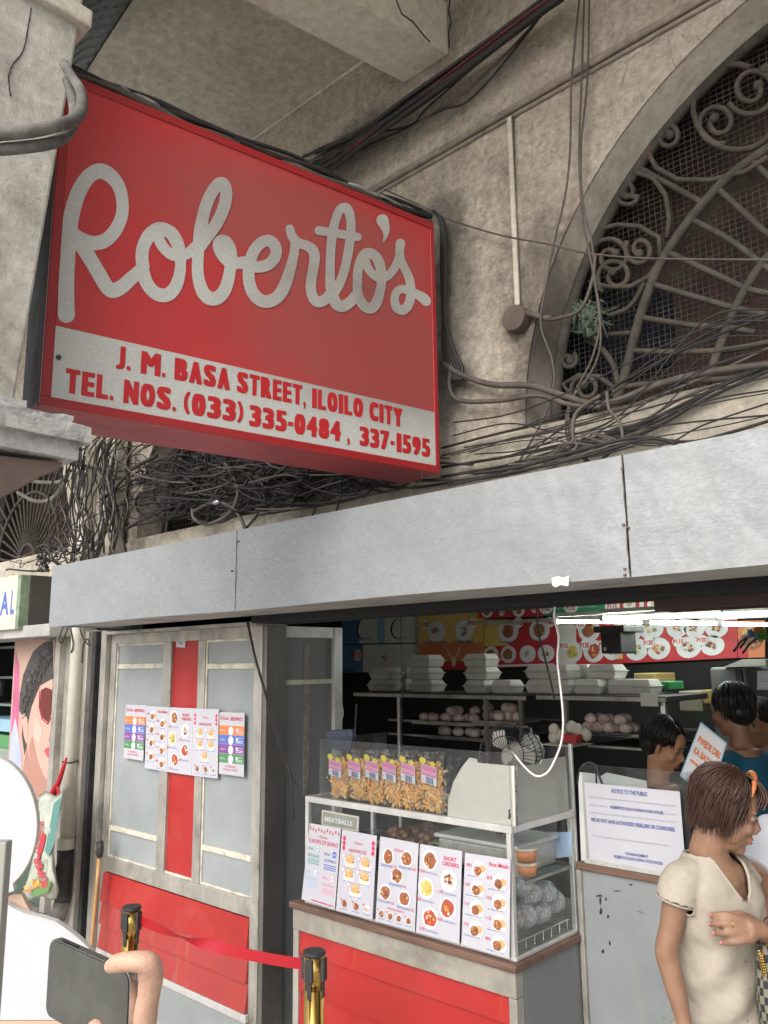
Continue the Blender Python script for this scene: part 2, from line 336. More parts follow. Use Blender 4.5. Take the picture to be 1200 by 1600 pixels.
def build(mb, name, parent=None, label=None, cat=None, group=None, kind=None, smooth=False, bev=0, loc=None, norm=True, mods=None):
    if parent is None:
        if loc is None:
            n = len(mb.v); xs = [p.x for p in mb.v]; ys = [p.y for p in mb.v]
            loc = ((min(xs)+max(xs))/2, (min(ys)+max(ys))/2, min(p.z for p in mb.v))
        L = Vector(loc)
    else: L = top(parent)
    me = mb.mesh(name, L)
    if norm: fixn(me)
    o = bpy.data.objects.new(name, me); COL.objects.link(o)
    if parent is not None: o.parent = parent
    else: o.location = L
    if smooth: me.polygons.foreach_set('use_smooth', [True]*len(me.polygons))
    if bev:
        b = o.modifiers.new('bevel', 'BEVEL'); b.width = bev; b.segments = 2; b.limit_method = 'ANGLE'
    if mods: mods(o)
    return props(o, label, cat, group, kind)
def thing(name, label, cat, loc, group=None):
    o = bpy.data.objects.new(name, None); COL.objects.link(o); o.location = Vector(loc); o.empty_display_size = .1
    return props(o, label, cat, group)
def dup(root, loc, label=None, shared=None):
    r = root.copy(); COL.objects.link(r); r.location = Vector(loc)
    if label: r['label'] = label
    for ch in list(root.children):
        c = ch.copy(); COL.objects.link(c); c.parent = r
        for g in list(ch.children):
            d = g.copy(); COL.objects.link(d); d.parent = c
    return r
def cr(pts, per=8):                     # Catmull-Rom through points (tuples of any length)
    P_ = [np.array(p, float) for p in pts]; P_ = [2*P_[0]-P_[1]]+P_+[2*P_[-1]-P_[-2]]; out = []
    for k in range(1, len(P_)-2):
        a, b, c, d = P_[k-1:k+3]
        for j in range(per):
            t = j/per; out.append(.5*((2*b)+(c-a)*t+(2*a-5*b+4*c-d)*t*t+(3*b-a-3*c+d)*t**3))
    out.append(P_[-2]); return out
# ------------------------------------------------------------------ text as flat mesh in a unit box
_txt = {}
def text_geo(s, bold=0.0):
    k = (s, bold)
    if k in _txt: return _txt[k]
    c = bpy.data.curves.new('t', 'FONT'); c.body = s; c.size = 1; c.offset = bold; c.resolution_u = 3; c.fill_mode = 'FRONT'
    o = bpy.data.objects.new('t', c); me = o.to_mesh()
    vs = [(v.co.x, v.co.y) for v in me.vertices]; fs = [tuple(p.vertices) for p in me.polygons]
    o.to_mesh_clear(); bpy.data.objects.remove(o); bpy.data.curves.remove(c)
    if not vs: _txt[k] = ([], []); return _txt[k]
    x0 = min(v[0] for v in vs); x1 = max(v[0] for v in vs); y0 = min(v[1] for v in vs); y1 = max(v[1] for v in vs)
    _txt[k] = ([((x-x0)/(x1-x0), (y-y0)/(y1-y0)) for x, y in vs], fs); return _txt[k]
class Sheet:
    """flat printed sheet: at(u,v,h) maps the unit square onto a real quad, h = height above it in metres"""
    def __init__(s, mb, tl, tr, br, bl, n=None, aspect=None):
        s.mb = mb; s.tl, s.tr, s.br, s.bl = (Vector(p) for p in (tl, tr, br, bl))
        s.n = Vector(n) if n else (s.tr-s.tl).cross(s.tl-s.bl).normalized()
        s.w = ((s.tr-s.tl).length+(s.br-s.bl).length)/2; s.h = ((s.tl-s.bl).length+(s.tr-s.br).length)/2
        s.lay = .0006
    def at(s, u, v, h=0): return (s.tl*(1-u)+s.tr*u)*v + (s.bl*(1-u)+s.br*u)*(1-v) + s.n*h
    def base(s, m, th=.0015):
        s.mb.use(m).slab([s.at(0, 0, -th), s.at(1, 0, -th), s.at(1, 1, -th), s.at(0, 1, -th)], s.n, th); return s
    def pts(s, m, uv, L=1): s.mb.use(m).poly([s.at(u, v, s.lay*L) for u, v in uv]); return s
    def rect(s, m, u0, u1, v0, v1, L=1): return s.pts(m, [(u0, v0), (u1, v0), (u1, v1), (u0, v1)], L)
    def disk(s, m, u, v, r, L=1, n=16, ry=None, wob=0, a0=0, a1=6.2832):   # r in metres
        ry = ry or r; ps = []
        for k in range(n):
            a = a0+(a1-a0)*k/(n if a1-a0 > 6.2 else n-1); q = 1+wob*(rnd()-.5)
            ps.append((u+r*q*math.cos(a)/s.w, v+ry*q*math.sin(a)/s.h))
        return s.pts(m, ps, L)
    def text(s, m, t, u0, u1, v0, v1, L=3, bold=0.0):
        vs, fs = text_geo(t, bold)
        s.mb.use(m).add([s.at(u0+(u1-u0)*x, v0+(v1-v0)*y, s.lay*L) for x, y in vs], fs); return s
def foods():
    P('f_brown', (.33, .12, .05)); P('f_dark', (.17, .06, .035)); P('f_tan', (.62, .38, .17)); P('f_red', (.45, .07, .04)); P('f_yel', (.66, .5, .12)); P('f_grn', (.2, .3, .06))
    P('f_cream', (.72, .62, .45)); P('f_plate', (.62, .62, .66)); P('f_plate2', (.5, .5, .54)); P('ink_blue', (.1, .16, .5)); P('ink_red', (.62, .03, .1)); P('ink_black', (.02, .02, .025))
    P('ink_navy', (.05, .08, .3)); P('ink_teal', (.1, .35, .36)); P('ink_lblue', (.4, .55, .75)); P('ink_pink', (.75, .3, .45)); P('ink_cyan', (.25, .6, .75)); P('ink_green', (.08, .25, .1)); P('ink_purple', (.22, .07, .3)); P('ink_orange', (.7, .2, .06)); P('white_ink', (.7, .7, .72)); P('ink_grey', (.3, .3, .36))
foods()
def dish(s, u, v, r, kind=0, L=1, plate=True):
    if plate: s.disk('f_plate2', u, v-.02*r/s.h, r*1.02, L, 18); s.disk('f_plate', u, v, r*.95, L+1, 18)
    pal = [['f_brown', 'f_dark', 'f_tan', 'f_brown'], ['f_yel', 'f_cream', 'f_tan', 'f_grn'], ['f_red', 'f_orange', 'f_brown', 'f_cream'], ['f_tan', 'f_cream', 'f_brown', 'f_dark']][kind % 4]
    P('f_orange', (.62, .25, .06)); k = 13 if r > .012 else 7
    if kind < 3: s.disk(pal[0], u, v, r*.72, L+2, 14, wob=.25)
    for j in range(k):
        a = rnd()*6.28; q = math.sqrt(rnd())*r*(.6 if kind < 3 else .5)
        s.disk(random.choice(pal), u+q*math.cos(a)/s.w, v+q*math.sin(a)*.9/s.h, r*ru(.1, .24), L+3+j*.25, 6, ry=r*ru(.08, .18), wob=.5)
def burger(s, u, v, r, L=1):
    s.disk('f_plate', u, v-.3*r/s.h, r*1.15, L, 14, ry=r*.9)
    s.disk('f_cream', u, v-r*.5/s.h, r*.75, L+1, 12, ry=r*.38); s.disk('f_brown', u, v-r*.1/s.h, r*.82, L+2, 12, ry=r*.25, wob=.3)
    s.disk('f_tan', u, v+r*.25/s.h, r*.78, L+3, 14, ry=r*.6); s.disk('f_cream', u-.2*r/s.w, v+r*.5/s.h, r*.25, L+4, 8, ry=r*.1)
def lines(s, m, u0, u1, v0, v1, n, L=2, th=.5):
    for k in range(n):
        y = v1+(v0-v1)*(k+.5)/n; x = u0; h = (v1-v0)/n*th
        while x < u1-.01:
            e = min(u1, x+ru(.02, .09)); s.rect(m, x, e, y-h/2, y+h/2, L); x = e+.012
# =================================================================== SETTING
YW, YD = 2.45, 2.40           # wall plane, door plane
build(MB('ground').add([(-60, -60, 0), (60, -60, 0), (60, 60, 0), (-60, 60, 0)], [(0, 1, 2, 3)]), 'ground', kind='structure')
build(MB('ground').box(-14, 10, .1, 2.6, .004, .12), 'sidewalk', kind='structure', bev=.01)
build(MB('ground').box(-5, 3, 2.6, 5.6, .004, .1), 'shop_floor', kind='structure')
# ceiling of the arcade and its beam
mb = MB('ceil'); mb.box(-14, 9, .55, YW+.25, 4.64, 4.9)
build(mb, 'arcade_ceiling', label='grey stained concrete ceiling over the walkway', cat='ceiling', kind='structure')
a = math.radians(10.5); bd = Vector((-math.sin(a), -math.cos(a), 0))
p0, p1 = Vector((-2.125, YW, 4.375)), Vector((-1.87, YW, 4.375)); L0, L1 = p0+bd*1.9, p1+bd*1.9
build(MB('beam').slab([p0, p1, L1, L0], (0, 0, 1), .26), 'ceiling_beam', label='pale concrete ceiling beam running out from the arched wall', cat='beam', bev=.006)
# wall with three lunette openings
def arc(cx, cz, r, n=40, a0=0, a1=math.pi): return [(cx+r*math.cos(a0+(a1-a0)*k/n), cz+r*math.sin(a0+(a1-a0)*k/n)) for k in range(n+1)]
ARCH = [(-.27, 2.64, 1.30), (-3.15, 2.54, 1.12), (-6.10, 2.58, .98)]
def wall_with_holes(x0, x1, z0, z1, holes, y, dep, m):
    mb = MB(m); loops = [[(x0, z0), (x1, z0), (x1, z1), (x0, z1)]]
    for cx, cz, r in holes: loops.append(arc(cx, cz, r))
    flat = [Vector((x, 0, z)) for l in loops for x, z in l]
    tri = tessellate_polygon([[Vector((x, z, 0)) for x, z in l] for l in loops])
    mb.add([(p.x, y, p.z) for p in flat], [tuple(t) for t in tri])
    for l in loops[1:]:
        k = len(l); mb.add([(x, y, z) for x, z in l]+[(x, y+dep, z) for x, z in l], [(j, (j+1) % k, (j+1) % k+k, j+k) for j in range(k)])
    mb.add([(x0, y, z0), (x0, y+dep, z0), (x0, y+dep, z1), (x0, y, z1)], [(0, 1, 2, 3)])
    return mb
wt = thing('arched_wall', 'rough stained plaster wall with big arched openings above the shop canopy', 'wall', (-1.5, YW, 2))
wt['kind'] = 'structure'
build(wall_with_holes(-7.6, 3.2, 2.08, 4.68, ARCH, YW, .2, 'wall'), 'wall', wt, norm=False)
# soffit of the right arch, paled to stand for light bounced up from the street
mb = MB('pale_plaster'); A_ = arc(*ARCH[0], n=48); 
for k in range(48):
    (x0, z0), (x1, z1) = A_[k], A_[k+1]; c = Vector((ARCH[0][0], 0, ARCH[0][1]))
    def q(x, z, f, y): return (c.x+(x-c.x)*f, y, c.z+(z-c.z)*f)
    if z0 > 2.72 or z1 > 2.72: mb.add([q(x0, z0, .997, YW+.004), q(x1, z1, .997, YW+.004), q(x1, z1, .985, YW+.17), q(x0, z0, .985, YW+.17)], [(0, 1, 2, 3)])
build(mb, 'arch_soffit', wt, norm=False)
mb = MB('sill').box(-1.86, 3.2, YW-.02, YW+.19, 2.1, 2.635).box(-7.6, -1.86, YW-.018, YW+.19, 2.1, 2.52)
build(mb, 'sill_band', wt, bev=.006)
build(MB('pale_plaster').tube([(-7, YW-.004, 4.636), (-2.2, YW-.004, 4.634)], .008, 5), 'corner_line', wt)
mb = MB('ink_black')
for px in ([(703, 0), (701, 18), (705, 34), (701, 50), (702, 74)], [(617, -5), (628, 22), (645, 34), (662, 55), (672, 66)]): mb.tube([PY(x, y, YW-.012) if x > 690 else PX(x, y, -1.862) for x, y in px], .003, 4)
build(mb, 'plaster_crack', wt)
# incised trim and vertical moulding
mb = MB('trim'); mb.tube([(-2.6, YW-.008, 3.925), (1.5, YW-.008, 4.0)], .016, 6); mb.tube([(-2.6, YW-.006, 3.895), (1.5, YW-.006, 3.97)], .009, 6); build(mb, 'string_moulding', wt, smooth=True)
mb = MB('cream'); a_, b_ = PY(798, 184, YW-.01), PY(811, 478, YW-.01); mb.slab([a_+Vector((-.012, 0, 0)), a_+Vector((.008, 0, 0)), b_+Vector((.008, 0, 0)), b_+Vector((-.012, 0, 0))], (0, -1, 0), .012); build(mb, 'vertical_moulding', wt, bev=.003)
# arch screens ------------------------------------------------------
def backing(cx, cz, r, y, m): return MB(m).box(cx-r-.3, cx+r+.3, y, y+.02, cz-.3, 4.64)
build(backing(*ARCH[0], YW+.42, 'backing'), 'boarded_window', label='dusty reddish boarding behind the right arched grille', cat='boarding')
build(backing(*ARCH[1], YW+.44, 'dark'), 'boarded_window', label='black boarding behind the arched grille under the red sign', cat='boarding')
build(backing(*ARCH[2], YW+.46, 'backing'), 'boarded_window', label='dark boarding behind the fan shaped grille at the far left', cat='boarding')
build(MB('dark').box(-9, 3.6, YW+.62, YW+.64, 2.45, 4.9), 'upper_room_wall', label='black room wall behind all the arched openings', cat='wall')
# dark patch put in for the unlit hole where the boarding is broken
def blob(pts, y, m): return MB(m).slab([PY(x, z, y) for x, z in pts], (0, 1, 0), .01)
build(blob([(868, 445), (930, 432), (1000, 440), (1048, 455), (1052, 520), (1050, 568), (1000, 585), (962, 600), (930, 640), (880, 650), (862, 600)], YW+.40, 'navy'), 'dark_hole_sheet', label='dark blue sheet standing in for the unlit hole low behind the right grille', cat='sheet')
def mesh_screen(cx, cz, r, y, sp, th, m='mesh'):
    mb = MB(m); k = int(r/sp)
    for i in range(-k, k+1):
        x = i*sp; zt = math.sqrt(max(0, r*r-x*x)); j = ru(-.003, .003)
        if zt > .04: mb.tube([(cx+x+j, y, cz), (cx+x-j, y+ru(-.004, .004), cz+zt)], th, 3, False)
    for i in range(0, k+1):
        z = i*sp; xt = math.sqrt(max(0, r*r-z*z)); n = 10
        if xt > .04: mb.tube([(cx-xt+2*xt*q/n, y+.002, cz+z+.004*math.sin(q*2.1+i)) for q in range(n+1)], th, 3, False)
    return mb
YG = YW+.155
g = thing('iron_grille', 'wrought iron grille with scrolls and crossing bars filling the right arch', 'grille', (ARCH[0][0], YG, ARCH[0][1]), 'iron grilles in the arches')
build(mesh_screen(*ARCH[0], YG+.05, .021, .0017), 'wire_mesh', g)
def fp(x, y, Y=YG): return PY(x, y, Y)
mb = MB('iron'); mb.tube([(x, YG, z) for x, z in arc(ARCH[0][0], ARCH[0][1]+.02, 1.262, 60)], .022, 8); build(mb, 'rim', g, smooth=True)
def bar(p, r=.0105, name='bar', par=None, per=6, Y=YG, m='iron'):
    mb = MB(m); mb.tube([Vector(fp(x, y, Y)) for x, y in (cr(p, per) if len(p) > 2 else [p[0], ((p[0][0]+p[1][0])/2, (p[0][1]+p[1][1])/2), p[1]])], r, 8); return build(mb, name, par or g, smooth=True)
bar([(1225, 215), (1130, 285), (1045, 390), (1005, 480), (975, 590), (958, 640)], .0175)
bar([(1225, 375), (1185, 420), (1150, 480), (1120, 555), (1105, 600)], .015)
for q in ([(1022, 445), (1090, 465), (1150, 482), (1225, 498)], [(995, 495), (1080, 508), (1140, 512), (1180, 520)], [(985, 548), (1060, 550), (1140, 546), (1225, 530)],
          [(1045, 395), (1110, 425), (1170, 452), (1225, 462)], [(1085, 345), (1140, 375), (1185, 408), (1225, 440)], [(1125, 298), (1160, 330), (1195, 362), (1225, 385)], [(1175, 250), (1200, 275), (1225, 300)],
          [(985, 255), (1040, 285), (1085, 310), (1100, 318)], [(970, 605), (1060, 595), (1150, 590), (1215, 560)], [(935, 520), (960, 522), (985, 520)], [(950, 495), (985, 478), (1008, 440)],
          [(915, 530), (940, 545), (960, 575), (968, 620)]): bar(q, .0105 if len(q) > 3 else .0095)
def spiral(cx, cy, r0, a0, turns, d=1, sq=1.0, lead=(), r=.0094, r1=.28):
    n = int(abs(turns)*22); p = list(lead)
    for k in range(n+1):
        t = k/n; a = a0+d*turns*6.283*t; q = r0*(1-(1-r1)*t); p.append((cx+q*math.cos(a)*sq, cy+q*math.sin(a)))
    mb = MB('iron'); pts = [Vector(fp(x, y, YG-.008)) for x, y in p]; mb.tube(pts, r, 7); mb.ell(pts[-1], r*1.9, r*1.9, r*1.9, nu=8, nv=6); return build(mb, 'scroll', g, smooth=True)
# big C scrolls of the right grille (traced)
spiral(955, 402, 32, 3.4, 1.35, 1, 1, [(1032, 400), (1030, 372), (1000, 354), (965, 351), (930, 360), (915, 385)])
spiral(1000, 390, 26, -2.6, 1.3, -1, .9)
spiral(962, 432, 30, 2.2, 1.3, 1, 1, [(1033, 404), (1015, 432), (985, 448), (950, 448), (920, 440)])
spiral(978, 300, 22, .4, 1.35, 1, 1, [(1042, 372), (1046, 340), (1040, 305), (1020, 278), (990, 268), (965, 280), (957, 300)])
spiral(1042, 214, 22, -2.4, 1.3, 1, 1, [(1200, 245), (1165, 268), (1110, 282), (1060, 281), (1025, 262), (1011, 235), (1015, 210)])
spiral(1122, 192, 34, 1.2, 1.45, 1, 1)
spiral(1175, 140, 42, 2.6, 1.5, -1, 1)
spiral(1150, 165, 64, -1.2, .95, -1, 1, [], .0105, 1.15)
spiral(888, 563, 14, -.9, 1.2, 1)
spiral(915, 608, 24, 2.6, 1.3, 1, 1, [(962, 632), (958, 604), (935, 588), (905, 586), (880, 600)])
spiral(1100, 60, 26, .5, 1.2, 1)
# green dusty rag caught on the bars
P('rag_green', (.07, .095, .065), rough=.9, var=.5, vs=30)
mb = MB('rag_green')
for k in range(26):
    p = [PY(ru(885, 915)+q*ru(6, 14), ru(470, 520)+q*ru(-2, 7), YG-.03-ru(0, .03)) for q in range(5)]; mb.tube(p, [.002, .008, .01, .007, .001], 5)
build(mb, 'green_rag', label='shredded green plastic rag caught on the lower left of the arched grille', cat='rag', smooth=True)
# left arch grille: radiating bars
def fan(cx, cz, r, lab, n, inner=.18, y=YG, grp='iron grilles in the arches'):
    g2 = thing('iron_grille', lab, 'grille', (cx, y, cz), grp)
    for k in range(n+1):
        a = math.pi*k/n; mb = MB('iron'); mb.tube([(cx+inner*math.cos(a), y, cz+inner*math.sin(a)), (cx+(r-.04)*math.cos(a), y, cz+(r-.04)*math.sin(a))], .009, 6); build(mb, 'bar', g2, smooth=True)
    for rr in (inner, r*.55, r-.04):
        mb = MB('iron'); mb.tube([(x, y-.01, z) for x, z in arc(cx, cz, rr, 32)], .012, 6); build(mb, 'ring', g2, smooth=True)
    return g2
g2 = fan(*ARCH[1], 'dark iron grille of fanned bars behind the cable tangle under the red sign', 20)
build(mesh_screen(*ARCH[1], YG+.05, .03, .002), 'wire_mesh', g2)
fan(*ARCH[2], 'fan shaped iron grille above the neighbouring shop at the far left', 22, .14)
# wall edge pilaster left of the sign
build(MB('cream').box(-4.86, -4.36, YW-.1, YW-.03, 2.1, 4.6), 'wall_pilaster', wt, bev=.01)
build(MB('cream').box(-4.62, -4.585, YW-.14, YW-.102, 2.1, 4.6), 'pilaster_fillet', wt, bev=.005)
# ------------------------------------------------------------------ street pillar with ledge at the upper left
pl = thing('street_pillar', 'pale cracked plaster pillar with a crumbling ledge at the upper left', 'pillar', (-2.4, .5, 2.3))
e0, e1 = PX(18, 640, -1.95), PX(137, -40, -1.95)
def pbox(x0, x1, ya, yb0, yb1, z0, z1, m):
    return MB(m).add([(x0, ya, z0), (x1, ya, z0), (x1, yb0, z0), (x0, yb0, z0), (x0, ya, z1), (x1, ya, z1), (x1, yb1, z1), (x0, yb1, z1)],
                     [(3, 2, 1, 0), (4, 5, 6, 7), (0, 1, 5, 4), (1, 2, 6, 5), (2, 3, 7, 6), (3, 0, 4, 7)])
dz = (e1.y-e0.y)/(e1.z-e0.z); ztop = 4.64; ytop = e0.y+dz*(ztop-e0.z)
build(pbox(-2.42, -1.95, .2, e0.y, ytop, e0.z-.05, ztop, 'col'), 'shaft', pl, bev=.008)
cz0 = PX(140, 48, -1.94).z; cyy = PX(141, 40, -1.94).y
build(MB('cream').box(-2.46, -1.925, .18, cyy, cz0, cz0+.055), 'collar', pl, bev=.006)
def crack(pts, X):
    mb = MB('ink_black'); q = cr(pts, 6); mb.tube([PX(x+ru(-.8, .8), y, X)for x, y in q], [.0012+.0008*rnd() for _ in q], 4); return mb
build(crack([(49, 12), (44, 40), (40, 65), (31, 88), (20, 100), (14, 120), (16, 150)], -1.949), 'crack', pl)
# ledge: broken mouldings (rough blocks), under it the curved corbel
def rough(o, lv=4, st=.03, sc=.08):
    s = o.modifiers.new('sub', 'SUBSURF'); s.subdivision_type = 'SIMPLE'; s.levels = s.render_levels = lv
    tx = bpy.data.textures.new('rough', 'CLOUDS'); tx.noise_scale = sc; tx.noise_depth = 4
    d = o.modifiers.new('disp', 'DISPLACE'); d.texture = tx; d.strength = st; d.mid_level = .5; d.texture_coords = 'LOCAL'
f0 = PX(118, 668, -1.88); 
yy = lambda px, py, X=-1.9: PX(px, py, X).y
zz = lambda px, py, X=-1.9: PX(px, py, X).z
build(MB('ledge').box(-2.5, -1.86, .1, yy(30, 640), zz(25, 660), zz(20, 630)), 'ledge_top', pl, mods=lambda o: rough(o, 5, .012))
build(MB('ledge').box(-2.5, -1.84, .1, yy(95, 665), zz(60, 682), zz(60, 652)), 'ledge_roll', pl, mods=lambda o: rough(o, 5, .03, .05))
build(MB('ledge').box(-2.5, -1.83, .1, yy(122, 680), zz(100, 697), zz(100, 672)), 'ledge_lip', pl, mods=lambda o: rough(o, 5, .014, .04))
build(MB('ledge').box(-2.5, -1.85, .1, yy(108, 705), zz(60, 716), zz(60, 686)), 'ledge_band', pl, mods=lambda o: rough(o, 4, .004))
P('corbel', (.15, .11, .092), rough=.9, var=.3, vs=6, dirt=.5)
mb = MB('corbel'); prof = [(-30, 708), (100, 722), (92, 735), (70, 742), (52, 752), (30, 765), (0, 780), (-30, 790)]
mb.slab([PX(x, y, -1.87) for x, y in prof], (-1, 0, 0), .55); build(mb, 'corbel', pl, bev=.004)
# dark ribbed netting hanging beside the pillar, under the ceiling
mb = MB('dark'); A1, A2, B1, B2 = (128, 118), (222, -30), (100, 112), (118, -30)
for k in range(60):
    t = k/59; x1 = A2[0]+(A1[0]-A2[0])*t; y1 = A2[1]+(A1[1]-A2[1])*t; x0 = B2[0]+(B1[0]-B2[0])*t
    mb.tube([PY(x0+(x1-x0)*q/6, y1+3*math.sin(q*1.4), 1.3+.006*math.sin(q*2.2+k)) for q in range(7)], .005, 5)
for k in range(22): t = k/21; mb.tube([PY(B2[0]+(A2[0]-B2[0])*t, -30, 1.3), PY(B1[0]+(A1[0]-B1[0])*t, 116, 1.3)], .004, 4)
P('netting', (.055, .06, .058), rough=.8); mb.mats = [MT['netting']]
build(mb, 'ribbed_netting', label='dark ribbed netting hanging between the pillar and the ceiling', cat='netting', smooth=True)
mb = MB('netting'); mb.slab([PY(118, -40, 1.33), PY(232, -40, 1.33), PY(128, 118, 1.33), PY(100, 118, 1.33)], (0, 1, 0), .004); build(mb, 'dark_tarpaulin', label='dark tarpaulin strip behind the ribbed netting', cat='tarpaulin')
# ------------------------------------------------------------------ CANOPY
YC = 1.95; cz1, czb = 2.335, 2.015
xL = PY(79, 930, YC).x
cn = thing('canopy', 'long pale galvanised sheet canopy boxed over the food shop front', 'canopy', (-1.5, YC, czb))
seams = [xL, PY(370, 900, YC).x, PY(979, 800, YC).x, 1.6]
def bulge(o):
    pass
for k in range(3):
    x0, x1 = seams[k], seams[k+1]; n = 24; mb = MB('canopy'); vs = []; fs = []
    for j in range(9):
        for i in range(n+1):
            u = i/n; v = j/8; x = x0+.0015+(x1-x0-.003)*u; z = czb+(cz1-czb)*v
            e = min(u, 1-u)*min(1, 8*abs(.5-abs(u-.5)))
            d = .006*math.sin(x*5.1+k)*math.sin(3.14*v)*min(1, 10*min(u, 1-u)) + .004*noise.noise((x*4, v*3, k))*min(1, 12*min(u, 1-u))
            if j == 0: z += .003*math.sin(x*3.3+k)
            vs.append((x, YC-d-(.002 if k % 2 else 0), z))
    for j in range(8):
        for i in range(n): a0 = j*(n+1)+i; fs.append((a0, a0+1, a0+n+2, a0+n+1))
    mb.add(vs, fs); build(mb, 'front_sheet', cn, smooth=True, norm=False)
mb = MB('canopy').box(xL, 1.6, YC+.004, YW-.03, cz1-.02, cz1-.004); build(mb, 'top_sheet', cn)
build(MB('soffit').box(xL, 1.6, YC+.006, 2.30, czb+.008, czb+.02), 'soffit_sheet', cn)
build(MB('canopy').box(xL-.002, xL+.01, YC+.003, 2.38, czb, cz1-.022), 'end_sheet', cn)
for k, xs in ((0, seams[1]), (1, seams[2])):
    mb = MB('ink_black'); q = [(xs+ru(-.0012, .0012), YC-.0045, czb+(cz1-czb)*j/14) for j in range(15)]; mb.tube(q, [.0008+.001*rnd() for _ in q], 4)
    P('rust', (.2, .12, .08), rough=.9, var=.4, vs=60)
    if k: mb.use('rust'); mb.tube([(p[0]-.003, p[1]+.002, p[2]) for p in q], [.0006+.0012*rnd() for _ in q], 4)
    build(mb, 'seam', cn)
P('tape', (.7, .68, .6))
for (x, y) in ((362, 892), (372, 846), (972, 732), (974, 820), (981, 824), (976, 889), (976, 898)):
    p = PY(x, y, YC-.006); mb = MB('rust' if x > 900 else 'ink_black'); mb.cyl(p+Vector((0, .004, 0)), .0035, .006, 8, (0, -1, 0)); build(mb, 'rivet', cn, smooth=True)
mb = MB('tape').slab([PY(x, y, YC-.006) for x, y in ((862, 903), (872, 900), (880, 903), (890, 899), (888, 916), (876, 914), (868, 918), (863, 914))], (0, -1, 0), .001); build(mb, 'torn_label', cn)
# dark header behind the canopy, over the opening
build(MB('alu').box(-4.42, -2.99, 2.34, 2.52, 1.985, 2.0), 'header_rail', cn)
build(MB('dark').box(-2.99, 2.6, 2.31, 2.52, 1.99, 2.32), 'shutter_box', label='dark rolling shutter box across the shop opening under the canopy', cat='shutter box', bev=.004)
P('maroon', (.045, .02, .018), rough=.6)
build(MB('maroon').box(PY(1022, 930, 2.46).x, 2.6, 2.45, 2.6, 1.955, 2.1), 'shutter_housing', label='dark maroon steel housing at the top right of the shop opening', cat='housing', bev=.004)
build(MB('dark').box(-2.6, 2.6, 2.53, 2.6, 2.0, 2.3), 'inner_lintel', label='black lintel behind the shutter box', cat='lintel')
# ------------------------------------------------------------------ SHOP ROOM
room = thing('shop_room', 'dark shop interior with black back wall behind the food counter', 'room', (0, 4, 0)); room['kind'] = 'structure'
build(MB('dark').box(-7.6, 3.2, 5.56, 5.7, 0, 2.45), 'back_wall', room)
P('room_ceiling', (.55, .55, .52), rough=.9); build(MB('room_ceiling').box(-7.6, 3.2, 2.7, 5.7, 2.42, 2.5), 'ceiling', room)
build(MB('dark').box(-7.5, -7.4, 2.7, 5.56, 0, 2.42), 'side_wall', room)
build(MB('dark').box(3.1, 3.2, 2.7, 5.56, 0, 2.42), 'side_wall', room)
# ------------------------------------------------------------------ DOORS (fixed panels left of the counter)
def rz(p, q, Y):
    a, b = PY(p[0], p[1], Y), PY(q[0], q[1], Y); return a.x, b.x, b.z, a.z
dr = thing('panel_door', 'grey framed panel door with a red centre stripe and red slatted base', 'door', (-3.7, YD, .1))
xs0, xs1 = -4.41, -3.02; zr = .705; zp0, zp1 = .32, .70
def V(px, py, Y=YD): return PY(px, py, Y)
SL, SR = V(261, 1180).x, V(304, 1180).x
fr = MB('alu'); 
fr.box(xs0, xs0+.055, YD, YD+.05, .12, 1.985); fr.box(xs1-.06, xs1, YD, YD+.05, .12, 1.985)
fr.box(xs0+.055, xs1-.06, YD+.001, YD+.05, 1.93, 1.985); fr.box(xs0+.055, xs1-.06, YD+.001, YD+.05, zr, zr+.075)
fr.box(SL-.075, SL, YD+.002, YD+.05, zr+.075, 1.93); fr.box(SR, SR+.06, YD+.002, YD+.05, zr+.075, 1.93)
fr.box(xs0+.055, xs1-.06, YD+.003, YD+.05, .12, .34)
build(fr, 'frame', dr, bev=.003)
def panel(x0, x1, z0, z1, m, nm, y=YD+.018): return build(MB(m).box(x0, x1, y, y+.01, z0, z1), nm, dr, bev=.002)
P('aged_trim', (.6, .57, .47), rough=.6, var=.25, vs=14, dirt=.9, dcol=(.16, .13, .1), ds=9, bmp=.2)
def bead(x0, x1, z0, z1):
    mb = MB('aged_trim'); w_ = .011; y = YD+.01
    mb.box(x0, x1, y, y+.008, z0, z0+w_); mb.box(x0, x1, y, y+.008, z1-w_, z1); mb.box(x0, x0+w_, y, y+.008, z0+w_, z1-w_); mb.box(x1-w_, x1, y, y+.008, z0+w_, z1-w_); build(mb, 'bead', dr, bev=.0015)
lx0, lx1, rx0, rx1 = xs0+.055, SL-.075, SR+.06, xs1-.06
z0, z1 = zr+.075, 1.93; zh = V(215, 1041).z; zl = V(205, 1302).z; zh2 = V(350, 1041).z; zl2 = V(357, 1335).z
for (x0, x1, a_, b_) in ((lx0, lx1, zh, zl), (rx0, rx1, zh2, zl2)):
    panel(x0, x1, z0, z1, 'gpanel', 'panel')
    for zz_ in (a_, b_): build(MB('aged_trim').box(x0+.011, x1-.011, YD+.008, YD+.018, zz_-.013, zz_+.013), 'rail', dr, bev=.002)
    bead(x0, x1, z0, z1)
panel(SL, SR, z0, z1, 'red', 'red_stripe'); 
build(MB('aged_trim').box(SL, SR, YD+.01, YD+.018, z0, z0+.012), 'bead', dr, bev=.001)
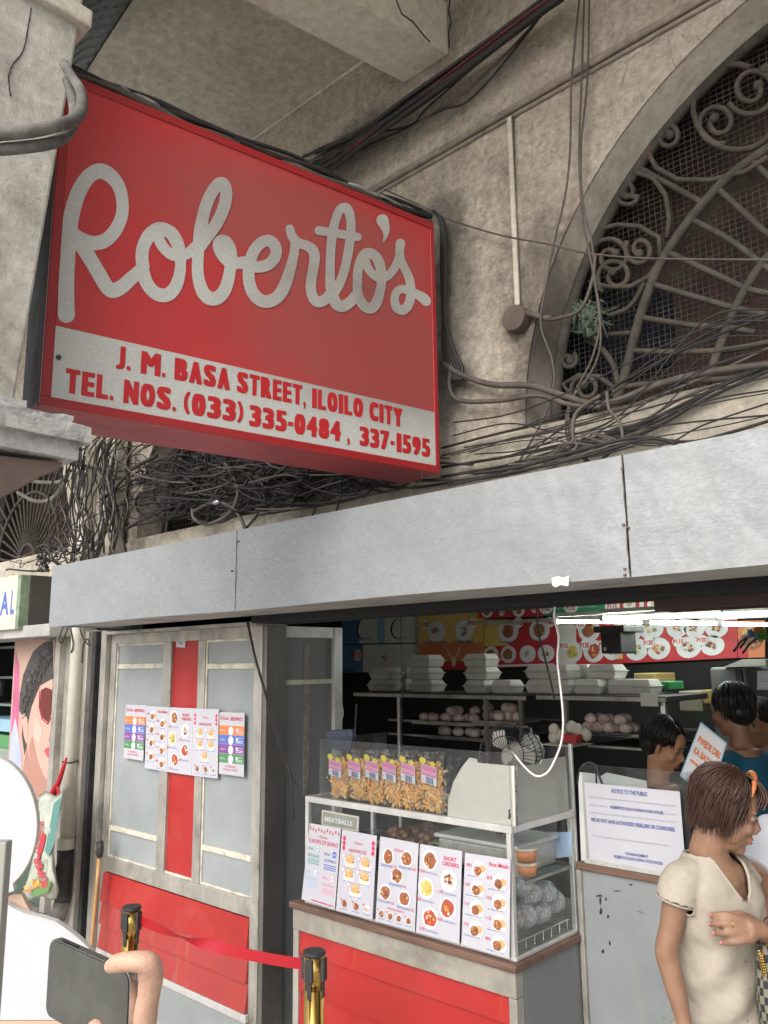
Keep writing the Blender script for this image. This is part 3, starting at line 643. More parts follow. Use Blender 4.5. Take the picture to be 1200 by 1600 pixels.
# red slats, lapped
zz0 = [.705, V(165, 1410).z, V(162, 1459).z, V(160, 1500).z-.02, .34]
zs = [.70, V(300, 1474).z, V(300, 1524).z-.0, .34]; zs = [.70, .555, .44, .32]
for k in range(3):
    zt, zb = zs[k], zs[k+1]; y0 = YD-.012; xa = xs0+.04+.0*k
    mb = MB('red' if k == 0 else 'redfade').add([(xa, y0+.012, zt), (xs1-.06, y0+.012, zt), (xs1-.06, y0-.004, zb), (xa, y0-.004, zb), (xa, y0+.022, zt), (xs1-.06, y0+.022, zt), (xs1-.06, y0+.01, zb), (xa, y0+.01, zb)],
        [(0, 1, 2, 3), (7, 6, 5, 4), (4, 5, 1, 0), (3, 2, 6, 7), (0, 3, 7, 4), (1, 5, 6, 2)]); build(mb, 'red_slat', dr)
build(MB('alu2').box(xs0+.03, xs1-.05, YD-.02, YD+.0, .285, .318), 'bottom_rail', dr, bev=.003)
build(MB('gcab').box(xs0+.02, xs1-.055, YD-.01, YD+.0, .12, .28), 'kick_panel', dr)
# returning side panel
X2 = -3.005
sp = thing('folding_panel', 'dark grey steel framed side panel turning into the shop beside the counter', 'door panel', (X2, 2.7, .1))
yA, yB = 2.456, PX(533, 1050, X2).y
P('reveal', (.2, .19, .18), rough=.35, metal=.6, var=.3, vs=3, dirt=.5)
build(MB('reveal').box(X2-.05, X2+.012, yA-.05, yA+.07, .12, 1.985), 'corner_post', sp, bev=.004)
build(MB('alu2').box(X2-.05, X2+.01, yB-.055, yB, .12, 1.985), 'far_post', sp, bev=.003)
build(MB('alu2').box(X2-.05, X2+.006, yA+.07, yB-.055, 1.93, 1.985), 'top_rail', sp, bev=.003)
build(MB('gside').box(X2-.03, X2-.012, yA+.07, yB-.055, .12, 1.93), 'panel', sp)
P('scuff', (.24, .23, .2), rough=.8, var=.4, vs=30)
ym = (yA+yB)/2; mb = MB('scuff'); mb.box(X2-.0118, X2-.009, ym-.02, ym+.015, 1.2, 1.9); build(mb, 'paint_ghost', sp)
mb = MB('aged_trim'); p = PX(476, 1066, X2); mb.box(X2-.0118, X2-.006, ym-.14, ym+.17, p.z-.01, p.z+.012); build(mb, 'rail', sp)
# jamb, shutter track left of the door
jt = thing('shutter_track', 'black steel shutter track and grey jamb left of the panel door', 'shutter track', (-4.6, 2.36, .1))
for x0, x1, y0, m, nm in ((-4.60, -4.555, 2.33, 'alu', 'jamb_strip'), (-4.555, -4.52, 2.36, 'blackrub', 'track'), (-4.52, -4.475, 2.39, 'dark', 'track_slot'), (-4.475, -4.415, 2.37, 'alu', 'jamb')):
    build(MB(m).box(x0+.001, x1-.001, y0, 2.5, .12, 2.01), nm, jt, bev=.004)
build(MB('cream').box(-4.76, -4.602, 2.36, 2.5, .12, 2.02), 'concrete_jamb', wt, bev=.006)
build(MB('alu').box(-4.99, -4.93, 2.34, 2.42, .12, 2.03), 'aluminium_post', label='tall aluminium post between the portrait poster and the white pipe', cat='post', bev=.003)
build(MB('alu').box(-4.928, -4.762, 2.38, 2.5, .12, 2.02), 'aged_post_panel', label='grimy grey panel behind the white pipe', cat='panel', bev=.003)
# ------------------------------------------------------------------ BLADE SIGN
al = math.radians(10); SN = Vector((math.cos(al), -math.sin(al), 0)); SU = Vector((math.sin(al), math.cos(al), 0))    # normal, along
sA = PY(678, 352, 2.3); sB = PY(687, 737, 2.3); S0 = Vector((sB.x, 2.3, sB.z))
q0 = PN(61, 640, S0, SN); wS = (S0-q0).dot(SU); ORG = Vector((S0.x, S0.y, 0)) - SU*wS; zb_, zt_ = 2.497, 3.515; TH = .21
def SP(u, z, d=0): return Vector((ORG.x, ORG.y, 0)) + SU*u + SN*d + Vector((0, 0, z))
sg = thing('shop_sign', 'big red box sign with silver script lettering and a white address band', 'sign', SP(wS/2, zb_, -TH/2))
def sbox(u0, u1, z0, z1, d0, d1, m):
    mb = MB(m); c = [SP(u, z, d) for z in (z0, z1) for u, d in ((u0, d0), (u1, d0), (u1, d1), (u0, d1))]
    return mb.add(c, [(3, 2, 1, 0), (4, 5, 6, 7), (0, 1, 5, 4), (1, 2, 6, 5), (2, 3, 7, 6), (3, 0, 4, 7)])
build(sbox(0, wS, zb_+.012, zt_-.012, -TH, -.012, 'sdark'), 'case', sg, bev=.006)
build(sbox(-.004, wS+.004, zb_, zb_+.0115, -TH-.004, -.012, 'sunder'), 'underside', sg, bev=.002)
RW = .028
mb = MB('srim')
for a_ in ((0, wS, zb_, zb_+RW), (0, wS, zt_-RW, zt_), (0, RW, zb_+RW, zt_-RW), (wS-RW*.7, wS, zb_+RW, zt_-RW)):
    t_ = sbox(a_[0], a_[1], a_[2], a_[3], -.0115, .004, 'srim'); mb.add(t_.v, t_.f)
build(mb, 'rim', sg, bev=.003)
def st(px, py):   # pixel -> (u,z) on the sign face
    p = PN(px, py, S0, SN); return ((p-ORG).dot(SU), p.z)
zband = (st(85, 509)[1]+st(684, 645)[1])/2
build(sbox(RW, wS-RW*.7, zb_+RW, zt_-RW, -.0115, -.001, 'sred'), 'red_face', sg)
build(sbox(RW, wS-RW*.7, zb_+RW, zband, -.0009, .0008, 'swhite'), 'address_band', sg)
# address lettering
def line_text(name, t, p0, p1, top0, dz_, bold):
    (u0, z0), (u1, z1) = st(*p0), st(*p1); vs, fs = text_geo(t, bold)
    mb = MB('stext'); mb.add([SP(u0+(u1-u0)*x, z0+(z1-z0)*x + dz_*y, .0016) for x, y in vs], fs); build(mb, name, sg)
H1 = st(182, 545)[1]-st(180, 578)[1]
def seg(t, a_, b_, hh, bold=.035): line_text('lettering', t, a_, b_, None, hh, bold)
def word(t, a_, b_, hh, m='stext', name='lettering', d=.0016, tight=.06):
    (u0, z0), (u1, z1) = st(*a_), st(*b_); ch = [c for c in t]
    wd = {'I': .5, 'J': .62, '.': .33, ',': .33, '(': .5, ')': .5, '-': .5, 'M': 1.35, '1': .72, 'T': .92, 'E': .85, 'L': .8}
    tot = sum(wd.get(c, 1) for c in ch); x = 0; mb = MB(m)
    for c in ch:
        wc = wd.get(c, 1)/tot; gap = .1/tot
        vs, fs = text_geo(c, .0)
        lo, hi = {'.': (0, .2), ',': (-.14, .2), '-': (.33, .53)}.get(c, (0, 1))
        k0, k1 = x+gap*.5, x+wc-gap*.5
        if c == '1': k0 += gap*1.2
        B_ = .06 if c == '1' else .085 if c in 'MW' else .12 if c == 'N' else .145 if c not in '.,-1I()' else .14
        VB = .04 if c not in '.,-' else 0
        for q_ in range(15):
            sx = (q_ % 5-2)/2*B_; sy = (q_//5-1)*VB; xs_ = lambda X_: k0+(k1-k0)*(B_+(1-2*B_)*X_+sx)
            mb.add([SP(u0+(u1-u0)*xs_(X_), z0+(z1-z0)*xs_(X_)+hh*(lo+(hi-lo)*(VB+(1-2*VB)*Y_+sy)), d+q_*.00006) for X_, Y_ in vs], fs)
        x += wc
    build(mb, name, sg)
H1 = st(190, 541)[1]-st(190, 577)[1]; H2 = st(105, 576)[1]-st(105, 614.5)[1]
for t, a_, b_ in (('J.', (179.2, 576), (204.8, 580)), ('M.', (217.9, 583.2), (259.2, 590.5)), ('BASA', (270.7, 592.8), (359.5, 610.7)), ('STREET,', (368.5, 612.5), (478.2, 635)), ('ILOILO', (486.1, 637), (567.7, 653.5)), ('CITY', (575.9, 656), (629.2, 668.2))): word(t, a_, b_, H1)
for t, a_, b_ in (('TEL.', (99.2, 613), (178.1, 626.7)), ('NOS.', (190.7, 629.3), (275.5, 643.7)), ('(033)', (284.8, 646.1), (380.5, 662)), ('335-0484', (387.8, 665.4), (532.9, 690.3)), (',', (541, 691), (547, 692)), ('337-1595', (560.6, 696), (672.6, 715.3))): word(t, a_, b_, H2)
# script lettering: thick strokes joined into one flat outline (distance field -> contour)
def c2(*p): return [(60+x/3.75, 220+y/3.75, w_/3.75) for x, y, w_ in p]
def c3(*p): return [(380+x/3.75, 280+y/3.75, w_/3.75) for x, y, w_ in p]
STR = [
 c2((163, 1018, 50), (162, 900, 47), (165, 780, 45), (172, 640, 46), (180, 520, 47), (205, 390, 46), (245, 280, 45), (300, 205, 44), (360, 178, 45), (420, 205, 42), (465, 260, 38), (488, 330, 36), (492, 410, 36), (474, 480, 38), (435, 545, 40), (380, 590, 42), (315, 600, 42), (250, 580, 42), (200, 545, 40)),
 c2((250, 610, 42), (310, 705, 42), (365, 800, 42), (405, 862, 42), (440, 878, 44), (490, 855, 42), (545, 805, 40), (590, 765, 38), (612, 735, 36)),
 c2((612, 740, 38), (606, 680, 38), (615, 620, 38), (645, 560, 40), (690, 522, 40), (730, 518, 38), (775, 540, 38), (808, 590, 38), (828, 650, 34), (832, 720, 32), (825, 790, 34), (800, 860, 38), (760, 900, 40), (715, 905, 40), (668, 880, 38), (632, 830, 38), (612, 770, 38)),
 c2((700, 560, 34), (715, 600, 32), (745, 640, 32), (785, 670, 32), (830, 676, 30), (870, 665, 30), (905, 635, 32), (945, 600, 34)),
 c2((945, 620, 36), (990, 560, 36), (1040, 490, 36), (1075, 420, 36), (1096, 350, 36), (1098, 290, 36), (1080, 252, 36), (1050, 258, 36), (1015, 305, 36), (985, 370, 36), (965, 440, 36), (950, 520, 38), (940, 600, 36), (934, 680, 34), (932, 760, 34), (942, 830, 36), (965, 890, 38), (1000, 922, 40), (1045, 922, 40), (1085, 885, 38), (1110, 820, 36), (1124, 740, 34), (1130, 670, 34), (1115, 615, 34), (1085, 585, 34), (1058, 595, 34), (1055, 630, 32), (1075, 670, 32), (1110, 705, 34), (1150, 720, 34), (1200, 712, 34)),
 c3((0, 495, 32), (60, 512, 34), (115, 512, 34), (160, 490, 34), (188, 450, 34), (190, 405, 34), (165, 368, 34), (130, 362, 34), (90, 385, 34), (58, 430, 34), (38, 490, 34), (30, 550, 34), (38, 620, 35), (60, 672, 36), (100, 710, 37), (150, 716, 37), (200, 690, 37), (235, 640, 36), (260, 575, 34), (282, 500, 30), (298, 430, 27), (302, 380, 26)),
 c3((272, 292, 25), (285, 335, 27), (320, 372, 28), (370, 390, 29), (405, 415, 31), (418, 460, 31), (410, 520, 30), (398, 590, 30), (396, 650, 30), (412, 700, 31), (440, 720, 32), (480, 705, 32), (515, 665, 30)),
 c3((512, 690, 30), (560, 620, 28), (590, 540, 27), (608, 460, 27), (622, 380, 27), (630, 300, 27), (628, 230, 27), (612, 180, 28), (590, 166, 27), (562, 185, 26), (542, 235, 26), (525, 300, 27), (515, 380, 27), (510, 460, 27), (508, 540, 27), (510, 620, 30), (525, 690, 32), (550, 735, 34), (585, 744, 34), (625, 720, 32), (660, 680, 30)),
 c3((443, 302, 26), (520, 313, 25), (600, 328, 25), (668, 340, 25)),
 c3((668, 620, 27), (670, 550, 27), (685, 485, 29), (712, 440, 30), (745, 435, 30), (780, 460, 30), (802, 510, 30), (810, 570, 28), (806, 630, 27), (790, 695, 30), (765, 745, 32), (735, 758, 30), (700, 735, 30), (675, 685, 28), (667, 630, 27)),
 c3((716, 480, 26), (730, 520, 25), (760, 560, 25), (800, 580, 24), (845, 568, 25), (880, 530, 25), (905, 480, 25), (918, 430, 24)),
 c3((920, 378, 28), (915, 425, 25), (925, 480, 25), (948, 530, 25), (970, 580, 26), (982, 640, 26), (980, 690, 27), (965, 740, 28), (932, 768, 28), (898, 752, 27), (886, 710, 25), (895, 665, 24), (925, 645, 24), (965, 652, 24), (1010, 672, 26), (1050, 695, 30), (1070, 715, 30)),
 c3((815, 243, 36), (828, 275, 28), (835, 305, 20), (833, 335, 12), (820, 365, 5)),
]
def contour(strokes, x0, y0, x1, y1, step):
    nx, ny = int((x1-x0)/step)+1, int((y1-y0)/step)+1
    F_ = np.full((ny, nx), 1e3); X_ = x0+np.arange(nx)*step; Y_ = y0+np.arange(ny)*step
    for s in strokes:
        q = cr(s, 6)
        for a_, b_ in zip(q[:-1], q[1:]):
            m_ = max(a_[2], b_[2])+3
            i0, i1 = max(0, int((min(a_[0], b_[0])-m_-x0)/step)), min(nx, int((max(a_[0], b_[0])+m_-x0)/step)+2)
            j0, j1 = max(0, int((min(a_[1], b_[1])-m_-y0)/step)), min(ny, int((max(a_[1], b_[1])+m_-y0)/step)+2)
            gx, gy = np.meshgrid(X_[i0:i1], Y_[j0:j1]); dx, dy = b_[0]-a_[0], b_[1]-a_[1]; L2 = dx*dx+dy*dy+1e-9
            t = np.clip(((gx-a_[0])*dx+(gy-a_[1])*dy)/L2, 0, 1); d = np.hypot(gx-a_[0]-t*dx, gy-a_[1]-t*dy)-(a_[2]+t*(b_[2]-a_[2]))
            F_[j0:j1, i0:i1] = np.minimum(F_[j0:j1, i0:i1], d)
    polys = []; F_ = np.clip(F_, -9, 9)
    for j in range(ny-1):
        run = None
        for i in range(nx-1):
            c = [F_[j, i], F_[j, i+1], F_[j+1, i+1], F_[j+1, i]]
            full = max(c) < 0
            if full and run is None: run = i
            if not full and run is not None:
                polys.append([(X_[run], Y_[j]), (X_[i], Y_[j]), (X_[i], Y_[j+1]), (X_[run], Y_[j+1])]); run = None
            if not full and min(c) < 0:
                P4 = [(X_[i], Y_[j]), (X_[i+1], Y_[j]), (X_[i+1], Y_[j+1]), (X_[i], Y_[j+1])]; o = []
                for k in range(4):
                    a_, b_ = c[k], c[(k+1) % 4]; p, q = P4[k], P4[(k+1) % 4]
                    if a_ < 0: o.append(p)
                    if (a_ < 0) != (b_ < 0): t = a_/(a_-b_); o.append((p[0]+(q[0]-p[0])*t, p[1]+(q[1]-p[1])*t))
                if len(o) > 2: polys.append(o)
    return polys
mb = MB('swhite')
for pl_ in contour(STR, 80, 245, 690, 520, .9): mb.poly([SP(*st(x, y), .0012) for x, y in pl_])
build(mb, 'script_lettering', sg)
# sign brackets (dark pipe behind) and clutter of cables lying on top are separate things
P('boltm', (.12, .11, .1), rough=.5, metal=.7)
mb = MB('boltm'); p = SP(*st(91, 559), .001); mb.cyl(p, .007, .006, 8, tuple(SN)); build(mb, 'bolt', sg, smooth=True)
# ------------------------------------------------------------------ COUNTER
YF = 2.23; XR = -1.545; XL_ = -2.575; YB = 2.63
ct = thing('food_counter', 'red slatted food counter with a brown wooden edge under the glass case', 'counter', ((XL_+XR)/2, YF+.2, .1))
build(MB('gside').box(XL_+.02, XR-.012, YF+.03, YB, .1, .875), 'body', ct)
build(MB('gside').box(XR-.012, XR-.002, YF+.03, YB-.02, .1, .873), 'side_panel', ct)
build(MB('wood').box(XL_-.01, XR+.01, YF-.025, YB, .876, .9), 'wooden_edge', ct, bev=.005)
P('dull_strip', (.3, .28, .24), rough=.5, var=.25, vs=10, dirt=.7, dcol=(.14, .12, .1), ds=7); build(MB('dull_strip').box(XL_+.0, XR+.0, YF-.012, YF+.03, .80, .875), 'metal_strip', ct, bev=.003)
build(MB('alu').box(XL_+.0, XL_+.03, YF-.01, YF+.03, .1, .799), 'corner_post', ct, bev=.003)
build(MB('alu').box(XR-.03, XR+.0, YF-.01, YF+.029, .1, .799), 'corner_post', ct, bev=.003)
z1_ = V(508, 1501, YF).z; z2_ = V(506, 1563, YF).z; zl_ = [.798, z1_, z2_, z2_-(z1_-z2_), .18]
for k in range(4):
    zt, zb = zl_[k], zl_[k+1]; y0 = YF-.004
    mb = MB('red').add([(XL_+.031, y0+.01, zt), (XR-.031, y0+.01, zt), (XR-.031, y0-.002, zb+.002), (XL_+.031, y0-.002, zb+.002), (XL_+.031, y0+.024, zt), (XR-.031, y0+.024, zt), (XR-.031, y0+.015, zb+.002), (XL_+.031, y0+.015, zb+.002)],
       [(0, 1, 2, 3), (7, 6, 5, 4), (4, 5, 1, 0), (3, 2, 6, 7), (0, 3, 7, 4), (1, 5, 6, 2)]); build(mb, 'red_slat', ct)
# glass case
GL, GR, GF, GB = XL_+.055, XR-.002, YF, YB-.01
gc = thing('glass_case', 'aluminium framed glass food case on the red counter', 'display case', ((GL+GR)/2, GF+.2, .901))
b = .011
def ab(x0, x1, y0, y1, z0, z1, nm='frame_bar', m='alu2'): build(MB(m).box(x0, x1, y0, y1, z0, z1), nm, gc, bev=.0015)
for (x, y) in ((GL, GF), (GR-2*b, GF), (GR-2*b, GB-2*b), (GL, GB-2*b)): ab(x, x+2*b*.8, y, y+2*b*.8, .901, 1.272)
ab(GL, GR, GF-.001, GF+.02, 1.2725, 1.294); ab(GL, GR, GB-.02, GB, 1.2725, 1.294)
ab(GR-.02, GR+.001, GF+.0205, GB-.0205, 1.273, 1.293); ab(GL, GL+.02, GF+.0205, GB-.0205, 1.273, 1.293)
ab(GL, GR, GF+.001, GF+.015, .9012, .912); ab(GR-.015, GR-.001, GF+.016, GB-.02, .9012, .912)
build(MB('glass').box(GL+.012, GR-.02, GF+.006, GF+.0095, .913, 1.272), 'front_glass', gc)
build(MB('glass').box(GR-.009, GR-.0055, GF+.02, GB-.02, .913, 1.272), 'side_glass', gc)
build(MB('acryl').box(GL+.021, GR-.021, GF+.021, GB-.021, 1.28, 1.286), 'top_shelf', gc)
build(MB('blueglass').box(GL+.02, GR-.014, GF+.09, GB-.02, 1.115, 1.121), 'glass_shelf', gc)
build(MB('alu').box(GR-.02, GR-.012, GF+.09, GB-.02, 1.105, 1.114), 'shelf_rail', gc)
build(MB('steel').box(GL+.02, GR-.02, GF+.02, GB-.02, .902, .906), 'base_tray', gc)
# upper acrylic guard
zt2 = 1.515
gd = thing('acrylic_guard', 'dull clear acrylic guard standing around the top of the food case', 'guard', ((GL+GR)/2, GF, 1.295))
xg0 = V(498, 1150, GF).x
build(MB('acryl').box(xg0, GR-.004, GF+.004, GF+.008, 1.295, zt2), 'front_sheet', gd)
build(MB('acryl').box(GR-.008, GR-.004, GF+.009, GB-.004, 1.295, zt2), 'side_sheet', gd)
build(MB('acryl').box(xg0, xg0+.004, GF+.009, GB-.004, 1.295, zt2), 'side_sheet', gd)
build(MB('alu2').box(GR-.014, GR-.002, GB-.0035, GB+.008, 1.0, zt2), 'corner_strip', gd, bev=.001)
# white foam boards behind the acrylic
def pslab(px, m, plane, d, th):
    return MB(m).slab([plane(x, y) for x, y in px], d, th)
yfb = GF+.02
build(pslab([(699, 1279), (700, 1251), (708, 1222), (721, 1199), (733, 1184), (744, 1186), (746, 1192), (803, 1197), (805, 1292)], 'foamboard', lambda x, y: PY(x, y, yfb), (0, 1, 0), .006), 'foam_board', label='white foam board with one curved edge behind the acrylic front', cat='board', bev=.001)
xfb = GR-.014
build(pslab([(808, 1197), (844, 1194), (848, 1187), (884, 1182), (889, 1266), (812, 1291)], 'foamboard', lambda x, y: PX(x, y, xfb), (-1, 0, 0), .006), 'foam_board', label='white foam board behind the acrylic on the counter end', cat='board', bev=.001)
mb = MB('ink_black'); p = PY(796, 1272, yfb-.001); mb.slab([p+Vector((x, 0, z)) for x, z in ((-.004, .012), (.003, .016), (.002, .004), (.007, -.002), (.002, -.016), (-.006, -.014), (-.002, 0))], (0, -1, 0), .0008)
build(mb, 'dark_mark', label='black stain mark low on the curved foam board', cat='mark')
# ------------------------------------------------------------------ printed sheets
SCR = [[(0, 0), (.06, .5), (.14, .95), (.22, .7), (.12, .5), (.22, .05), (.32, .35), (.28, .5), (.36, .3), (.44, .6), (.48, .95), (.42, .5), (.5, .1), (.56, .4), (.62, .5), (.6, .2), (.7, .25), (.74, .5), (.8, .4), (.78, .1), (.86, .6), (.88, .9), (.86, .2), (.95, .4), (1, .15)]]
def script(s, m, u0, u1, v0, v1, th=.0012, L=3):
    q = cr(SCR[0], 3)
    for a_, b_ in zip(q[:-1], q[1:]):
        du, dv = (b_[0]-a_[0])*(u1-u0)*s.w, (b_[1]-a_[1])*(v1-v0)*s.h; l = math.hypot(du, dv)+1e-9; nx, ny = -dv/l*th/2/s.w, du/l*th/2/s.h
        A_ = (u0+(u1-u0)*a_[0], v0+(v1-v0)*a_[1]); B_ = (u0+(u1-u0)*b_[0], v0+(v1-v0)*b_[1]); L += .02
        s.pts(m, [(A_[0]+nx, A_[1]+ny), (A_[0]-nx, A_[1]-ny), (B_[0]-nx, B_[1]-ny), (B_[0]+nx, B_[1]+ny)], L)
def sheet(name, cor, plane, label, draw, cat='menu sheet', group=None, off=0, n=(0, -1, 0), lean=None):
    mb = MB('paper'); c = [plane(*p) for p in cor]
    if lean: c[0] = c[0]+Vector(lean); c[1] = c[1]+Vector(lean)
    s = Sheet(mb, *c, n=n); s.base('paper'); draw(s); return build(mb, name, label=label, cat=cat, group=group, norm=False)
def d_siopao(s):
    for k in range(11): s.disk('ink_red' if k % 2 else 'f_brown', .05+.09*k, .94-.012*(k % 3), .004, 1, 6, ry=.008)
    script(s, 'ink_red', .36, .62, .83, .88); s.text('ink_red', 'FLAVORS OF SIOPAO', .05, .95, .755, .81)
    for (u, v, m, t) in ((.02, .63, 'ink_teal', 'REGULAR'), (.54, .6, 'ink_blue', 'JUMBO'), (.02, .33, 'ink_lblue', 'KING'), (.54, .3, 'ink_pink', 'QUEEN')):
        script(s, m, u+.02, u+.2, v+.03, v+.08); s.disk(m, u+.33, v+.06, .012, 1, 14); s.disk('white_ink' if t != 'JUMBO' else m, u+.33, v+.06, .0105, 2, 14)
        s.text(m if t != 'JUMBO' else 'white_ink', {'REGULAR': '75', 'JUMBO': '100', 'KING': '90', 'QUEEN': '130'}[t], u+.28, u+.38, v+.045, v+.075, 4)
        s.text(m, t, u+.04, u+.4, v-.055, v-.01); lines(s, m, u+.04, u+.4, v-.15, v-.07, 3)
    lines(s, 'ink_red', .3, .95, .02, .05, 1)
def d_sand(s):
    for v in (.9, .84, .78): s.disk('ink_red', .09, v, .0085, 1, 10); s.disk('ink_red', .92, v, .0085, 1, 10)
    script(s, 'ink_red', .4, .62, .85, .89); s.text('ink_red', 'SANDWICHES', .25, .75, .75, .79)
    for (u, v) in ((.3, .64), (.73, .64), (.3, .47), (.73, .47), (.5, .3)): burger(s, u, v, .026); s.disk('ink_red', u-.19, v+.05, .008, 1, 12); s.disk('white_ink', u-.19, v+.05, .0068, 2, 12); lines(s, 'ink_blue', u-.16, u+.16, v-.095, v-.08, 1)
    for u, k in ((.22, 0), (.55, 0), (.85, 3)): dish(s, u, .11, .017, k, plate=k == 3); lines(s, 'ink_blue', u-.1, u+.1, .035, .05, 1); s.text('ink_red', '95', u-.13, u-.06, .14, .165)
def d_chick(s):
    script(s, 'ink_red', .4, .66, .86, .9)
    for (u, v, pr_) in ((.25, .78, '130'), (.72, .8, '130'), (.5, .58, '210'), (.22, .36, '130'), (.72, .34, '135')):
        dish(s, u, v, .031, 0); lines(s, 'ink_blue', u-.19, u+.12, v-.125, v-.09, 2); s.text('ink_red', pr_, u+.13, u+.24, v-.12, v-.09)
    s.text('ink_red', 'VALUE MEALS', .3, .72, .175, .2)
    for u in (.15, .38, .6, .84): dish(s, u, .1, .015, 0); lines(s, 'ink_blue', u-.08, u+.08, .035, .05, 1); s.text('ink_red', '75', u-.12, u-.06, .13, .15)
def d_short(s):
    s.text('ink_red', 'SHORT', .58, .88, .87, .915, bold=.012); s.text('ink_red', 'ORDERS', .56, .94, .81, .855, bold=.012)
    for (u, v, k, pr_, nm) in ((.26, .84, 0, '150', 'PANCIT CANTON'), (.72, .65, 3, '170', 'CHICKEN SOTANGHON'), (.2, .52, 1, '200', 'PANCIT BIHON'), (.72, .35, 2, '240', 'SPECIAL'), (.32, .2, 2, '230', 'BEEF AND VEGETABLES')):
        dish(s, u, v, .037, k); s.text('ink_red', pr_, u-.24, u-.11, v-.155, v-.12, 4); s.text('ink_blue', nm, u-.08, u+.2, v-.155, v-.135, 4)
def d_rice(s):
    s.text('ink_red', 'Rice Meals', .55, .97, .9, .945, bold=.01)
    for (u, v, pr_) in ((.3, .84, '80'), (.76, .74, '85'), (.28, .63, '130'), (.76, .53, '105'), (.28, .42, '110'), (.76, .32, '110'), (.28, .2, '75'), (.76, .11, '80')):
        s.disk('f_plate2', u+.03, v, .029, 1, 18); s.disk('f_plate', u+.03, v+.005, .0275, 2, 18); s.disk('f_tan', u+.1, v+.015, .012, 3, 10, wob=.3); dish(s, u, v-.01, .021, 0, L=3, plate=False)
        s.text('ink_red', pr_, u-.25, u-.14, v+.02, v+.055, 3); lines(s, 'ink_blue', u-.22, u+.12, v-.085, v-.07, 1)
def d_poster(s):
    s.text('ink_red', 'SIOPAO', .45, .93, .87, .93, bold=.02); script(s, 'ink_red', .05, .38, .87, .95, .002)
    for k, m in enumerate(('ink_orange', 'ink_blue', 'ink_purple', 'ink_green')):
        v = .64-k*.15; s.rect(m, .0, 1, v, v+.145, 1); s.disk('white_ink', .48, v+.06, .02, 2+k*.3, 16, ry=.02); s.disk('f_plate', .48, v+.04, .017, 2.2+k*.3, 14, ry=.008)
        s.disk('white_ink', .72, v+.08, .008, 2, 12); s.text('white_ink', ('REGULAR', 'JUMBO', 'KING', 'QUEEN')[k], .68, .94, v+.085, v+.11, 3); lines(s, 'white_ink', .68, .95, v+.02, v+.07, 2); s.text('white_ink', ('BOLA', 'CHICKEN', 'ASADO', 'SPECIAL')[k], .04, .26, v+.05, v+.08, 3)
    s.text('ink_red', 'AUTHENTIC', .25, .7, .12, .15); s.text('ink_red', 'ILOILO TASTE', .2, .75, .07, .1)
YM = YF-.012
mg = 'menu sheets taped along the counter front'
pm = lambda x, y: PY(x, y, YM)
for nm, cor, d, lab in (('menu_sheet', [(484, 1286), (532.5, 1294.7), (523, 1421.7), (471, 1405)], d_siopao, 'menu sheet reading FLAVORS OF SIOPAO leaning on the glass case'),
    ('menu_sheet', [(534.7, 1296), (588.8, 1306), (581.7, 1437.5), (525, 1422.5)], d_sand, 'menu sheet of burgers headed SANDWICHES leaning on the glass case'),
    ('menu_sheet', [(594, 1306.7), (654, 1318), (648, 1456), (586.7, 1439)], d_chick, 'menu sheet of chicken plates between the sandwich and short order menus'),
    ('menu_sheet', [(656.7, 1318.7), (722, 1330), (717.5, 1475), (650, 1456.7)], d_short, 'menu sheet headed SHORT ORDERS leaning on the glass case'),
    ('menu_sheet', [(726.7, 1332.5), (797.5, 1343), (795.8, 1498), (720.8, 1476.7)], d_rice, 'menu sheet headed Rice Meals at the right end of the glass case')):
    sheet(nm, cor, pm, lab, d, group=mg)
pdp = lambda x, y: PY(x, y, YD-.006); pg = 'posters stuck across the panel door'
sheet('poster', [(197, 1101), (229, 1102), (223.5, 1189), (193, 1184)], pdp, 'narrow siopao poster with coloured stripes at the left of the door', d_poster, 'poster', pg)
sheet('poster', [(229, 1103), (263, 1105), (260.5, 1206), (226, 1200)], pdp, 'white rice meals poster second from the left on the door', d_rice, 'poster', pg)
sheet('poster', [(263.3, 1105), (301.7, 1106.7), (299, 1211.7), (261, 1206)], pdp, 'short orders poster stuck over the red door stripe', d_short, 'poster', pg)
sheet('poster', [(302, 1106.7), (341.7, 1108), (340, 1216.7), (299.3, 1211.7)], pdp, 'sandwich poster stuck right of the red door stripe', d_sand, 'poster', pg)
sheet('poster', [(343, 1112.7), (382, 1114), (381, 1214), (342, 1209)], pdp, 'siopao poster with coloured stripes at the right of the door', d_poster, 'poster', pg)
def d_tag(s): s.text('ink_black', '144', .3, .7, .3, .6)
sheet('door_tag', [(276, 997), (290, 998), (289, 1012), (275, 1011)], lambda x, y: PY(x, y, YD+.012), 'small white number tag at the top of the red door stripe', d_tag, 'tag')
